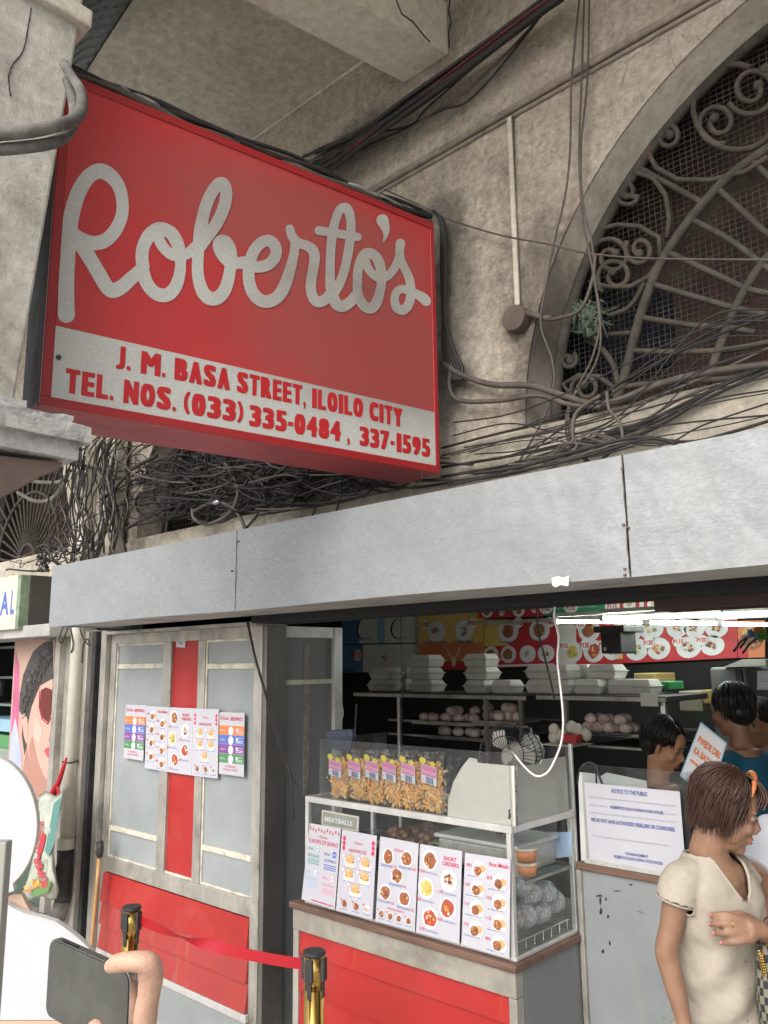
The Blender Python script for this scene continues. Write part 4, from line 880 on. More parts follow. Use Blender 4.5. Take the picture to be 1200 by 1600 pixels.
# ------------------------------------------------------------------ NOTICE on the right cabinet
YN = 2.60
cb = thing('side_cabinet', 'scuffed grey cabinet with a brown wooden ledge right of the glass case', 'cabinet', (-.9, YN+.1, .1))
zc = V(960, 1363, YN).z
build(MB('gcab').box(XR+.003, .9, YN+.01, YN+.4, .1, zc-.012), 'body', cb); build(MB('wood').box(XR+.003, .9, YN-.004, YN+.4, zc-.011, zc+.012), 'wooden_ledge', cb, bev=.004)
build(MB('alu').box(XR+.003, XR+.02, YN-.005, YN+.009, .1, zc-.013), 'edge_strip', cb, bev=.002)
mb = MB('ink_black')
for (x, y, w_, h_) in ((936, 1400, 6, 2), (938, 1408, 2, 7), (947, 1405, 1.5, 5), (939, 1424, 3, 9), (950, 1432, 3, 4), (953, 1474, 2, 5), (942, 1487, 3, 4), (965, 1392, 8, 1.2), (986, 1382, 4, 1.5)):
    c = [(x+w_*math.cos(a_)*ru(.5, 1.1), y+h_*math.sin(a_)*ru(.5, 1.1)) for a_ in [k*.9 for k in range(7)]]; mb.poly([PY(p, q, YN+.0085) for p, q in c])
build(mb, 'scuff_marks', cb)
pp = V(905, 1192, YN); pq = V(1070, 1212, YN)
bx = thing('acrylic_screen', 'smudged acrylic screen holding the public notice on the cabinet', 'screen', (-1.3, YN, zc))
build(MB('acryl').box(pp.x, pq.x, YN+.012, YN+.016, zc+.013, pp.z-.005), 'sheet', bx)
build(MB('acryl').box(pq.x-.004, pq.x, YN+.017, YN+.35, zc+.013, pp.z-.005), 'side_sheet', bx)
build(MB('foamboard').box(pp.x, pp.x+.05, YN+.02, YN+.024, zc+.013, zc+.2), 'paper_backing', bx)
build(MB('alu2').box(pp.x, pq.x, YN+.0, YN+.011, zc+.013, zc+.03), 'bottom_rail', bx, bev=.001)
def d_notice(s):
    s.text('ink_navy', 'NOTICE TO THE PUBLIC', .3, .68, .9, .955, bold=.02)
    s.text('ink_grey', 'Please be advised that any products and outlets of our restaurants operated with the unauthorized', .05, .95, .8, .83)
    s.text('ink_grey', 'website, vehicle, or', .05, .25, .7, .73); s.text('ink_navy', "ROBERTO'S ILOILO SIOPAO FOOD HOUSE.", .28, .83, .695, .735, bold=.03); s.text('ink_grey', 'You cannot', .85, .95, .7, .73)
    s.text('ink_grey', 'guarantee the quality, authenticity, or safety of products sold by third parties, resellers or vendors on', .05, .96, .6, .63)
    s.text('ink_navy', 'WE DO NOT HAVE AUTHORIZED RESELLERS OR CONSIGNEES.', .05, .93, .5, .55, bold=.025)
    s.text('ink_grey', 'For the best experience, we recommend purchasing directly from our store.', .06, .86, .3, .33)
    s.text('ink_navy', 'THE MANAGEMENT', .4, .64, .13, .165, bold=.02); s.text('ink_navy', "ROBERTO'S ILOILO SIOPAO FOOD HOUSE", .28, .78, .07, .11, bold=.02)
sheet('notice', [(912.5, 1222.5), (1062, 1237), (1072, 1366), (921, 1343)], lambda x, y: PY(x, y, YN+.002), 'white printed sheet headed NOTICE TO THE PUBLIC', d_notice, 'notice')
P('crumple', (.6, .6, .58), rough=.8, var=.1)
def loose(px, Y, lab, m='crumple', nm='paper_sheet', cat='paper'):
    mb = MB(m).slab([PY(x, y, Y) for x, y in px], (0, 1, 0), .001); return build(mb, nm, label=lab, cat=cat)
loose([(903, 1206), (930, 1209), (933, 1350), (908, 1345)], YN+.03, 'white paper tucked behind the left edge of the notice')
loose([(933, 1207), (938, 1213), (948, 1207), (1010, 1220), (1012, 1240), (934, 1238)], YN+.035, 'torn white paper sticking up behind the notice')
mb = MB('blackrub'); mb.tube([PY(x, y, YN+.03) for x, y in cr([(902, 1225), (906, 1203), (918, 1192), (930, 1196), (936, 1212), (943, 1228), (958, 1240)], 6)], .004, 6); build(mb, 'cable', label='grey cable looped at the top left of the notice', cat='cable', smooth=True)
# =================================================================== GOODS IN AND ON THE CASE
P('fry', (.9, .42, .1), rough=.7, var=.25, vs=40); P('fry2', (.92, .58, .22), rough=.7, var=.2, vs=40)
P('tag_pink', (.75, .2, .42)); P('tag_yel', (.8, .62, .05)); P('tag_red', (.7, .06, .04))
def snack_bag(px, py0, py1, w_, label, seed):
    random.seed(seed); y = GF+.055+.004*(seed % 3); c0 = PY(px, py1, y); c1 = PY(px-4, py0, y); h = c1.z-c0.z; W = w_
    t = thing('snack_bag', label, 'snack bag', (c0.x, y, 1.29), 'clear bags of fried snack sticks behind the acrylic front')
    zb = 1.292; mb = MB('film'); prof = [(0, .7), (.06, .95), (.25, 1), (.6, .95), (.78, .8), (.88, .85), (1, 1.0)]; vs = []; fs = []; n = 18
    for k, (v, s_) in enumerate(prof):
        th = [.6, 1, 1, .85, .5, .18, .05][k]
        for j in range(n):
            a = 2*math.pi*j/n; vs.append((c0.x+W/2*s_*math.cos(a)*(1+.03*ru(-1, 1)), y+.022*th*math.sin(a), zb+h*v+.004*ru(-1, 1)*(k > 4)))
    for k in range(len(prof)-1):
        for j in range(n): fs.append((k*n+j, k*n+(j+1) % n, (k+1)*n+(j+1) % n, (k+1)*n+j))
    mb.add(vs, fs); build(mb, 'bag', t, smooth=True)
    mb = MB('fry')
    for k in range(210):
        mb.use('fry' if k % 3 else 'fry2'); L = ru(.018, .036); v = rnd()**1.1*.74; sx = (.38*math.sqrt(1-(v-.3)**2))
        c = Vector((c0.x+W*sx*ru(-1, 1)*.95, y+ru(-.014, .012), zb+.008+h*v)); a = ru(-1.3, 1.3)+1.57*(rnd() > .6); d = Vector((math.cos(a), ru(-.3, .3), math.sin(a))).normalized()*L/2; mb.tube([c-d, c+Vector((ru(-.002, .002), 0, ru(-.002, .002))), c+d], .0042, 5)
    o = build(mb, 'snack_sticks', t); o['kind'] = 'stuff'
    mb = MB('tag_pink'); zt = zb+h*.5; c = c0.x-W*.06; s = Sheet(mb, (c-W*.3, y-.026, zt+h*.3), (c+W*.36, y-.0262, zt+h*.25), (c+W*.35, y-.026, zt-h*.06), (c-W*.31, y-.026, zt-h*.01), n=(0, -1, 0)); s.base('white_ink', .001)
    s.rect('tag_pink', .03, .97, .42, .97, 1); s.rect('white_ink', .08, .92, .55, .68, 2); s.rect('tag_pink', .12, .88, .58, .65, 3); s.disk('tag_yel', .75, 1.15, .013, 2, 14, ry=.008); s.disk('tag_yel', .12, 1.2, .016, 2, 12, ry=.011)
    for k in range(9): s.rect('ink_navy', .3+.06*k, .3+.06*k+.02+.02*(k % 2), .04, .38, 2)
    s.disk('tag_pink', .12, .2, .003, 2, 8); s.disk('white_ink', -.1, -.25, .0035, 2, 8)
    build(mb, 'printed_tag', t, norm=False)
    return t
for k, (px, a, b_, w_, lb) in enumerate(((532, 1164, 1240, .105, 'leftmost clear bag of fried snack sticks with pink tag'), (562, 1166, 1246, .1, 'second clear bag of snack sticks from the left'), (590, 1168, 1252, .1, 'third clear bag of snack sticks from the left'),
     (617, 1170, 1258, .1, 'fourth clear bag of snack sticks from the left'), (647, 1173, 1264, .1, 'fifth snack bag, next to last before the foam board'), (680, 1178, 1272, .105, 'last snack bag on the right beside the curved foam board'))):
    snack_bag(px, a, b_, w_, lb, 30+k)
random.seed(11)
def film_sheet(px, Y, lab, nm='plastic_wrap', cat='plastic wrap'):
    mb = MB('film'); vs = [PY(x, y, Y+ru(-.01, .01)) for x, y in px]; mb.add(vs, [tuple(range(len(vs)))]); return build(mb, nm, label=lab, cat=cat, norm=False)
film_sheet([(700, 1180), (722, 1184), (718, 1200), (705, 1225), (698, 1260), (690, 1272), (694, 1220)], GF+.04, 'empty crumpled clear bag between the last snack bag and the foam board')
P('blue_bin', (.04, .045, .08)); 
mb = MB('blue_bin'); mb.slab([PY(x, y, 2.52) for x, y in ((507, 1142), (548, 1139), (551, 1152), (545, 1175), (512, 1172))], (0, 1, 0), .03); build(mb, 'folded_bag', label='dark blue plastic bag at the left end of the acrylic guard', cat='bag', bev=.01)
# MEATBALLS card
def d_meat(s): s.rect('f_cream', .02, .98, .02, .98, 1); s.rect('cardgrey', .04, .96, .1, .9, 2); s.text('white_ink', 'MEATBALLS', .1, .85, .3, .62, 4, bold=.03)
P('cardgrey', (.33, .31, .26), var=.2)
sheet('meatball_card', [(503, 1265), (561, 1276), (560, 1300), (502, 1289)], lambda x, y: PY(x, y, GF+.03), 'grey card reading MEATBALLS inside the glass case', d_meat, 'card')
# trays and food on the upper glass level
P('meat', (.14, .06, .03), rough=.5, var=.4, vs=40)
tb = thing('meatball_tray', 'steel tray heaped with brown meatballs inside the left half of the case', 'tray', (-2.1, GF+.2, 1.13))
build(MB('steel').box(-2.25, -1.9, GF+.1, GF+.32, 1.122, 1.15), 'pan', tb, bev=.006)
mb = MB('meat')
for k in range(46): mb.ell((ru(-2.23, -1.93), GF+ru(.12, .3), 1.155+ru(0, .035)), .017, .017, .016, nu=8, nv=6, fn=lambda d: 1+.12*noise.noise(d*3+Vector((k, 0, 0))))
o = build(mb, 'meatballs', tb, smooth=True); o['kind'] = 'stuff'
P('leaf_green', (.1, .3, .05))
mb = MB('leaf_green')
for k in range(14): p = Vector((-1.915+ru(-.02, .02), GF+.12, 1.15)); mb.tube([p, p+Vector((ru(-.03, .03), ru(-.01, .01), .02)), p+Vector((ru(-.05, .05), ru(-.02, .02), .028))], [.003, .004, .001], 4)
build(mb, 'green_garnish', label='bright green leaf garnish beside the meatball tray', cat='garnish')
st_ = thing('steel_container', 'long lidded steel food container inside the right half of the case', 'container', (-1.75, GF+.25, 1.13))
build(MB('alu').box(-1.93, -1.6, GF+.1, GF+.34, 1.122, 1.2), 'body', st_, bev=.008); build(MB('alu2').box(-1.94, -1.59, GF+.09, GF+.35, 1.201, 1.215), 'lid', st_, bev=.004)
build(MB('wood').box(-1.75, -1.735, GF+.2, GF+.215, 1.216, 1.23), 'knob', st_)
P('orange_tub', (.55, .2, .08)); P('cleartub', (.5, .45, .38), rough=.2)
for k in range(2):
    t = thing('sauce_tub', ('lower' if k == 0 else 'upper')+' orange sauce tub stacked behind the glass case corner post', 'tub', (-1.58, GF+.12, 1.122+.045*k), 'sauce tubs in the case')
    build(MB('orange_tub').lathe((-1.585, GF+.13, 1.122+.045*k), [(.03, 0), (.036, .034)], 18), 'tub', t, smooth=True); build(MB('cleartub').lathe((-1.585, GF+.13, 1.1565+.045*k), [(.038, 0), (.038, .007)], 18), 'lid', t)
# wrapped buns: crumpled film, crease darks and foil glints painted into its colour
def wrap_mat():
    m, t, b = newmat('crinkle_toned_wrap'); v = mapped(t)
    n = nz(t, v, 17, 6, .72, 2.5); c = ramp(t, n, [(.4, (.85, .86, .86)), (.46, (.3, .3, .31)), (.49, (.88, .88, .88)), (.57, (.75, .75, .76)), (.6, (.1, .1, .11)), (.63, (.85, .85, .85))])
    t.links.new(c, b.inputs['Base Color']); b.inputs['Metallic'].default_value = .0; b.inputs['Roughness'].default_value = .15; b.inputs['Coat Weight'].default_value = .6
    bump(t, b, nz(t, v, 17, 6, .7, 2.5), 1.0, .05); return m
MT['wrap'] = wrap_mat()
P('redprint', (.4, .05, .12))
def bun(c, r, lab, red=False):
    mb = MB('wrap'); s_ = ru(0, 50)
    mb.ell(c, r*1.1, r*1.05, r*.85, nu=28, nv=20, fn=lambda d: 1+.09*noise.noise(d*2.5+Vector((s_, 0, 0)))+.07*abs(noise.noise(d*7+Vector((0, s_, 0)))))
    if red:
        mb.use('redprint')
        for k in range(9):
            q = Vector((1, ru(-.6, .6)-.4, ru(-.5, .6))).normalized(); p = Vector(c)+Vector((q.x*r*1.1, q.y*r*1.05, q.z*r*.85))*1.01; mb.ell(p, .002, .005, .004, nu=6, nv=5)
    return build(mb, 'wrapped_bun', label=lab, cat='wrapped bun', group='plastic wrapped buns on the bottom of the glass case', smooth=True)
for k, (px, py, Y, r, lab) in enumerate(((828, 1385, GF+.12, .046, 'wrapped bun at the upper left of the heap in the case'), (855, 1400, GF+.17, .05, 'wrapped bun in the middle of the heap in the case'), (880, 1402, GF+.26, .048, 'wrapped bun at the upper right of the heap in the case'),
    (822, 1440, GF+.06, .05, 'wrapped bun with red print low at the glass corner'), (850, 1437, GF+.14, .047, 'wrapped bun on the bottom tray right of the red printed one'), (875, 1430, GF+.22, .046, 'wrapped bun low behind the side glass'), (896, 1415, GF+.31, .044, 'smallest wrapped bun at the right end of the heap'))):
    c_ = PY(px, py, Y); c_.x = min(c_.x, GR-.012-r*1.15); c_.z = max(c_.z, .907+r*.8); bun(c_, r, lab, k == 3)
mb = MB('steel')
for k in range(7): mb.tube([(GR-.03, GF+.05+.05*k, .912), (GR-.03, GF+.05+.05*k, .94)], .0018, 5)
mb.tube([(GR-.03, GF+.04, .94), (GR-.03, GF+.36, .94)], .0025, 5); build(mb, 'wire_tray', label='low wire tray edge in front of the wrapped buns', cat='wire tray')
P('label_dark', (.04, .05, .1))
loose([(820, 1300), (893, 1300), (893, 1338), (822, 1346)], GB-.03, 'pale blue paper notice seen through the end of the glass case', 'ink_lblue')
# =================================================================== SHOP INTERIOR
YB5 = 5.52
P('b_white', (.75, .76, .72)); P('b_blue', (.12, .25, .5)); P('b_lb', (.3, .5, .65)); P('b_yel', (.72, .5, .15)); P('b_org', (.65, .2, .07)); P('b_red', (.5, .03, .04)); P('b_green', (.03, .22, .12)); P('b_lamp', (.7, .66, .6))
def bpanel(cor, lab, draw, base, Y=YB5, nm='menu_board'):
    mb = MB(base); s = Sheet(mb, *[PY(x, y, Y) for x, y in cor], n=(0, -1, 0)); s.lay = .002; s.base(base, .02); draw(s); return build(mb, nm, label=lab, cat='menu board', group='menu boards on the back wall', norm=False)
def plate(s, u, v, r, k, price=None, pu=0, pv=0, name=None):
    r *= .58
    s.disk('white_ink', u, v, r, 1, 22, ry=r*.9); dish(s, u, v, r*.8, k, L=2, plate=False)
    if price:
        s.disk('b_white', pu, pv, r*.5, 7, 16, ry=r*.45); s.text('ink_red', price, pu-r*.4/s.w, pu+r*.4/s.w, pv-.2*r/s.h, pv+.2*r/s.h, 9, bold=.03)
    if name: s.text('ink_navy', name, u-r*.9/s.w, u+r*.9/s.w, v-r*1.1/s.h, v-r*.8/s.h, 9, bold=.02)
def dA(s):
    s.rect('b_blue', 0, .25, 0, 1, .5); s.rect('b_lb', .5, .6, 0, 1, .5)
    for u in (.35, .82): s.disk('ink_black', u-.02, .5, .115, 1, 20, ry=.1); s.disk('b_white', u, .5, .11, 2, 20, ry=.1); s.text('ink_navy', 'LOMI BOWL', u-.1, u+.08, .15, .22, 3)
def dB(s):
    s.rect('b_blue', 0, .3, 0, 1, .5); s.disk('b_white', .6, .5, .19, 1, 20, ry=.1); dish(s, .62, .5, .07, 3, 2, False); s.disk('white_ink', .24, .62, .055, 7, 18); s.text('ink_red', 'P110', .16, .32, .5, .75, 8, bold=.03); s.text('ink_navy', 'Lomi', .03, .2, .03, .2, 8, bold=.04)
def dC(s):
    s.rect('b_org', 0, 1, 0, .45, .5); s.rect('b_red', 0, 1, 0, .14, .6)
    for u, v in ((.28, .95), (.75, .95)): s.rect('b_white', u-.16, u+.16, .96, 1, 1)
    plate(s, .3, .66, .17, 3, 'P170', .14, .78, None); plate(s, .73, .66, .17, 3, 'P155', .86, .78, None)
    s.text('ink_navy', 'Chicken Sotanghon', .1, .48, .44, .5, 9, bold=.02); s.text('ink_navy', 'Chicken Bihon', .6, .88, .44, .5, 9, bold=.02)
    s.disk('f_cream', .57, .14, .025, 2, 10, ry=.045); s.pts('white_ink', [(.42, .42), (.44, .42), (.54, .2), (.53, .2)], 3); s.pts('white_ink', [(.68, .38), (.66, .38), (.6, .2), (.61, .2)], 3)
def dD(s):
    plate(s, .15, .5, .1, 2, 'P190', .4, .35); plate(s, .65, .5, .1, 2, 'P210', .9, .5)
def dE(s):
    s.rect('f_yel', 0, .35, .45, 1, .5); plate(s, .35, .75, .17, 0, 'P75', .5, .92); plate(s, .78, .75, .16, 0, 'P80', .93, .92)
    s.text('ink_navy', 'Fried Chicken with Rice', .25, .47, .5, .56, 9); s.text('ink_navy', 'Pork Adobo with Rice', .7, .9, .52, .58, 9)
    for u, k in ((.1, 0), (.35, 0), (.62, 3), (.87, 3)): plate(s, u, .27, .13, k)
    s.rect('b_white', .03, .97, .02, .06, 1)
def dF(s):
    for u, pr_ in ((.05, 'P95'), (.4, 'P110'), (.95, 'P115')): s.disk('b_white', u, .5, .06, 1, 16, ry=.04); s.text('ink_red', pr_, u-.06, u+.06, .3, .72, 3, bold=.03)
    s.text('white_ink', 'garlic bread bun', .12, .3, .4, .55, 2); s.text('white_ink', 'garlic bread bun', .5, .75, .45, .6, 2)
def dG(s):
    for u in (.17, .5, .83): s.rect('b_white', u-.15, u+.15, .05, .9, 1); s.rect('b_red', u-.135, u+.135, .12, .84, 2); s.disk('b_white', u, .55, .05, 3, 14, ry=.03); s.disk('f_tan', u, .65, .02, 4, 10)
def dH(s):
    s.rect('b_lamp', 0, .12, 0, 1, .5); s.rect('b_yel', .355, .4, .1, .95, 1); s.rect('b_white', .44, 1, .92, 1, 1)
    for k, (u, v, r) in enumerate(((.2, .78, .16), (.1, .3, .14), (.23, .3, .15), (.34, .3, .13), (.45, .78, .16), (.56, .78, .16), (.7, .75, .13), (.79, .75, .13), (.9, .72, .13), (.48, .3, .15), (.6, .3, .15), (.76, .3, .15), (.88, .32, .14))):
        plate(s, u, v, r, k, ('P130', 'P115', 'P120', 'P95', 'P105')[k % 5], u-.05, v+.14)
def dI(s):
    s.rect('b_red', 0, .4, 0, .5, .5); dish(s, .5, .45, .09, 0, 1, False); s.disk('f_tan', .5, .6, .06, 3, 14)
bpanel([(535, 962), (649, 961), (649, 1004), (535, 1006)], 'faded blue and white board of two noodle bowls at the far left', dA, 'b_white')
bpanel([(535, 1008), (649, 1006), (649, 1048), (535, 1051)], 'blue board with P110 and Lomi at the far left', dB, 'b_white')
bpanel([(653, 957), (755, 953), (755, 1045), (653, 1048)], 'yellow and orange board with P170 and P155 noodle plates', dC, 'b_yel')
bpanel([(747, 945), (847, 942), (847, 963), (747, 966)], 'narrow red strip board with P190 and P210', dD, 'b_red', YB5-.03)
bpanel([(757, 968), (869, 966), (869, 1041), (757, 1044)], 'red board of chicken plates with P75 and P80', dE, 'b_red')
bpanel([(848, 940), (963, 937), (963, 958), (848, 962)], 'green strip board with P110 and P115', dF, 'b_green', YB5-.03)
bpanel([(965, 938), (1083, 931), (1083, 952), (965, 957)], 'white strip board with three red drink pictures', dG, 'b_white', YB5-.03)
bpanel([(871, 970), (1152, 963), (1152, 1028), (871, 1041)], 'long red board crowded with priced rice plates under the lamps', dH, 'b_red')
bpanel([(1153, 970), (1195, 969), (1195, 1027), (1153, 1028)], 'orange board with a roast chicken picture at the right', dI, 'b_org')
build(MB('alu').box(PY(756, 965, 5.45).x, PY(1215, 965, 5.45).x, 5.44, 5.5, PY(900, 966, 5.45).z-.012, PY(900, 966, 5.45).z+.012), 'ceiling_trim', label='grey metal trim rail above the long menu board', cat='rail')
build(MB('alu').box(PY(651, 965, 5.5).x-.008, PY(651, 965, 5.5).x+.008, 5.49, 5.53, PY(651, 1050, 5.5).z, PY(651, 950, 5.5).z), 'board_divider', label='thin metal divider between the left menu boards', cat='rail')
# fluorescent lamps
for k, (a, b_, lb, Y) in enumerate((((872, 971), (1004, 972), 'leftmost lit fluorescent tube over the menu board', 4.9), ((945, 966), (1215, 957), 'longest and highest lit fluorescent tube', 4.6), ((1018, 973), (1122, 974), 'short lit fluorescent tube in the middle of the lower row', 4.9), ((1131, 975), (1215, 976), 'lit fluorescent tube at the right end of the lower row', 4.9))):
    p, q = PY(*a, Y), PY(*b_, Y); t = thing('fluorescent_lamp', lb, 'lamp', (p+q)/2, 'fluorescent lamps in the shop')
    build(MB('tube').tube([p, q], .0105, 10), 'tube', t, smooth=True); d = (q-p).normalized()
    mb = MB('alu'); mb.tube([p-d*.03, p-d*.002], .02, 8); mb.tube([q+d*.002, q+d*.03], .02, 8); build(mb, 'end_cap', t)
    build(MB('alu').box(p.x-.03, q.x+.03, Y-.02, Y+.02, max(p.z, q.z)+.03, max(p.z, q.z)+.055), 'batten', t)
# hanging speaker
sk_ = thing('hanging_speaker', 'black box speaker hanging in front of the long menu board', 'speaker', PY(952, 1020, 4.4))
p, q = PY(937, 984, 4.4), PY(971, 1021, 4.4); build(MB('blackrub').box(p.x, q.x, 4.4, 4.6, q.z, p.z), 'cabinet', sk_, bev=.01)
p2, q2 = PY(929, 979, 4.38), PY(977, 987, 4.38); build(MB('blackrub').box(p2.x, q2.x, 4.36, 4.62, q2.z, p2.z), 'bracket', sk_, bev=.005)
mb = MB('steel').lathe(PY(945, 1014, 4.395), [(.012, 0), (.008, .004)], 12, (0, -1, 0)); build(mb, 'badge', sk_)
# shelves of foam boxes
def clam(c, w_, d_, lab, grp, a=0):
    t = thing('foam_box', lab, 'foam box', c, grp); c = Vector(c); R = Matrix.Rotation(a, 3, 'Z')
    def fr(z0, z1, s0, s1, nm):
        vs = [c+R @ Vector((sx*w_/2*s, sy*d_/2*s, z)) for z, s in ((z0, s0), (z1, s1)) for sx, sy in ((-1, -1), (1, -1), (1, 1), (-1, 1))]
        build(MB('styro').add(vs, [(3, 2, 1, 0), (4, 5, 6, 7), (0, 1, 5, 4), (1, 2, 6, 5), (2, 3, 7, 6), (3, 0, 4, 7)]), nm, t, bev=.005)
    fr(0, .04, .84, .98, 'base'); fr(.041, .047, 1.04, 1.04, 'rim'); fr(.048, .082, .97, .76, 'lid'); return t
YS = 4.4
def shelf(x0, x1, py, Y0, Y1, lab, legs, tiers):
    p, q = PY(x0, py, Y0), PY(x1, py-1, Y0); zt = (p.z+q.z)/2; t = thing('shelf_table', lab, 'shelf', ((p.x+q.x)/2, (Y0+Y1)/2, .1))
    build(MB('blackrub').box(p.x, q.x, Y0, Y1, zt-.03, zt), 'top', t, bev=.003); build(MB('alu').box(p.x, q.x, Y0-.006, Y0-.001, zt-.028, zt-.006), 'edge_strip', t)
    for px in legs:
        x = PY(px, 1120, Y0).x; build(MB('steel').box(x-.012, x+.012, Y0+.005, Y0+.03, .1, zt-.031), 'leg', t)
    for py_ in tiers:
        z = PY((x0+x1)/2, py_, Y0).z; build(MB('blackrub').box(p.x+.3, q.x-.02, Y0+.04, Y1, z-.012, z), 'tier', t); build(MB('alu').box(p.x+.3, q.x-.02, Y0+.03, Y0+.039, z-.016, z-.004), 'tier_edge', t)
    return zt
zs1 = shelf(553, 822, 1084, YS-.25, YS+.3, 'black shelf table stacked with white foam boxes on the left', (622, 758, 812), (1127, 1150))
zs2 = shelf(838, 1040, 1087, YS-.25, YS+.3, 'black shelf table stacked with white foam boxes at the right', (882, 1036), (1145, 1165))
gA = 'white foam takeaway boxes stacked on the shelves'
def stack(px, zt, n, names, w_=.205, Y=YS, a=0):
    x = PY(px, 1075, Y).x
    for k in range(n): clam((x+ru(-.006, .006), Y+ru(-.01, .01), zt+.001+.084*k), w_, .17, names % ('bottom', 'second', 'third', 'topmost')[k if n > 1 else 0] if '%s' in names else names, gA, a+ru(-.05, .05))
stack(602, zs1, 2, '%s foam box of the leftmost stack of two'); stack(634, zs1, 2, '%s foam box of the short stack tucked behind the tall left stack', .19, YS+.2)
stack(667, zs1, 3, '%s foam box of the tall stack left of the gap'); stack(754, zs1, 3, '%s foam box of the tall stack right of the gap', .185); stack(794, zs1, 1, 'single foam box at the right end of the left shelf', .155, YS)
stack(854, zs2, 2, '%s foam box of the first stack on the right shelf'); stack(884, zs2, 2, '%s foam box of the second stack on the right shelf', .15, YS-.1)
stack(925, zs2, 1, 'wide foam box alone in front on the right shelf', .19, YS-.05); stack(912, zs2, 2, '%s foam box of the back stack on the right shelf', .18, YS+.2); stack(950, zs2, 2, '%s foam box of the fourth stack on the right shelf', .19, YS+.05)
stack(978, zs2, 1, 'foam box second from the right on the right shelf', .16, YS); stack(1006, zs2, 1, 'rightmost foam box on the right shelf', .16, YS)
P('siopao', (.62, .5, .46), rough=.6, var=.25, vs=30); P('siopao_w', (.5, .38, .36), rough=.6, var=.4, vs=40)
def tray(px0, px1, py, Y, n, lab, hgt=1):
    p, q = PY(px0, py, Y), PY(px1, py, Y); t = thing('bun_tray', lab, 'tray', ((p.x+q.x)/2, Y, p.z), 'trays of steamed buns on the shelf tiers')
    build(MB('alu').box(p.x, q.x, Y-.12, Y+.14, p.z-.012, p.z), 'tray', t)
    for k in range(n):
        r = .036; lvl = 0 if k < n*.7 else hgt; x = p.x+.04+(q.x-p.x-.08)*((k+.5)/(n*.7) if lvl == 0 else rnd()); y = Y+ru(-.09, .02)
        build(MB('siopao' if rnd() > .4 else 'siopao_w').ell((x, y, p.z+.03+.05*lvl*.9), r*1.05, r*1.05, r*.85, nu=12, nv=8, fn=lambda d: 1+.06*noise.noise(d*4+Vector((k, 0, 0)))), 'bun', t, smooth=True)
tray(662, 758, 1126, YS-.12, 14, 'upper left tray of wrapped steamed buns'); tray(756, 824, 1124, YS-.12, 12, 'upper right tray heaped with wrapped steamed buns')
tray(686, 772, 1148, YS-.1, 11, 'lower tray of pale steamed buns', 0); tray(920, 1002, 1142, YS-.1, 22, 'tray heaped with wrapped buns on the right shelf tier')
# sauce bottles and red box on a small board
bt = thing('bottle_row', 'group of small white bottles behind a red box on a shelf tier', 'bottles', PY(888, 1160, 4.0))
for k, (x, y) in enumerate(((866, 1140), (866, 1152), (878, 1150), (893, 1136), (903, 1140), (916, 1148))): build(MB('foamboard').ell(PY(x, y, 4.0), .032, .03, .034, nu=12, nv=8), 'bottle', bt, smooth=True)
p, q = PY(886, 1146, 3.97), PY(911, 1160, 3.97); build(MB('b_red').box(p.x, q.x, 3.9, 3.96, q.z, p.z), 'red_box', bt, bev=.004)
p, q = PY(862, 1160, 4.0), PY(912, 1165, 4.0); build(MB('foamboard').box(p.x, q.x, 3.9, 4.1, q.z, p.z), 'board', bt)
# cartons, green crate, papers, fridge
def ibox(px0, py0, px1, py1, Y, d_, m, nm, lab, cat, bev=.006):
    p, q = PY(px0, py0, Y), PY(px1, py1, Y); return build(MB(m).box(p.x, q.x, Y, Y+d_, q.z, p.z), nm, label=lab, cat=cat, bev=bev)
P('carton', (.42, .3, .12)); P('fridge', (.2, .21, .2), rough=.3); P('dimgreen', (.03, .25, .08)); P('dimcream', (.3, .27, .2))
ibox(990, 1052, 1024, 1070, 4.9, .3, 'carton', 'carton', 'open brown cardboard carton behind the right foam boxes', 'carton'); ibox(1022, 1065, 1046, 1078, 4.5, .2, 'dimgreen', 'green_crate', 'small green plastic crate at the end of the right shelf', 'crate')
ibox(1000, 1083, 1028, 1104, 4.12, .01, 'crumple', 'paper_sheet', 'white paper hanging from the right shelf edge', 'paper', 0); ibox(1060, 1080, 1098, 1112, 4.9, .3, 'dimcream', 'cream_crate', 'dim cream plastic crate beyond the shelf', 'crate'); ibox(1097, 1078, 1112, 1100, 4.9, .3, 'carton', 'carton', 'small brown carton beside the dim cream crate', 'carton')
fg = thing('fridge', 'tall grey fridge at the right of the shop room', 'fridge', PY(1140, 1150, 4.7)); p, q = PY(1108, 1043, 4.7), PY(1178, 1200, 4.7)
build(MB('fridge').box(p.x, q.x, 4.7, 5.3, .1, p.z), 'cabinet', fg, bev=.015); p3 = PY(1156, 1075, 4.68); build(MB('blackrub').box(p3.x-.015, p3.x+.02, 4.67, 4.698, p3.z-.25, p3.z+.1), 'handle', fg, bev=.003)
mb = MB('styro').slab([PY(x, y, 4.66) for x, y in ((1128, 1043), (1160, 1030), (1196, 1030), (1196, 1040))], (0, 1, 0), .3); build(mb, 'foam_sheet', label='white foam sheet lying on top of the grey fridge', cat='foam sheet')
def d_bl(s): s.text('white_ink', 'ILOILO', .1, .9, .6, .85); lines(s, 'white_ink', .1, .9, .15, .4, 2)
sheet('blue_sign', [(1183, 1048), (1212, 1048), (1212, 1078), (1183, 1078)], lambda x, y: PY(x, y, 4.6), 'small blue sign with white lettering right of the fridge', d_bl, 'sign')
MT['ink_blue2'] = MT['ink_blue']
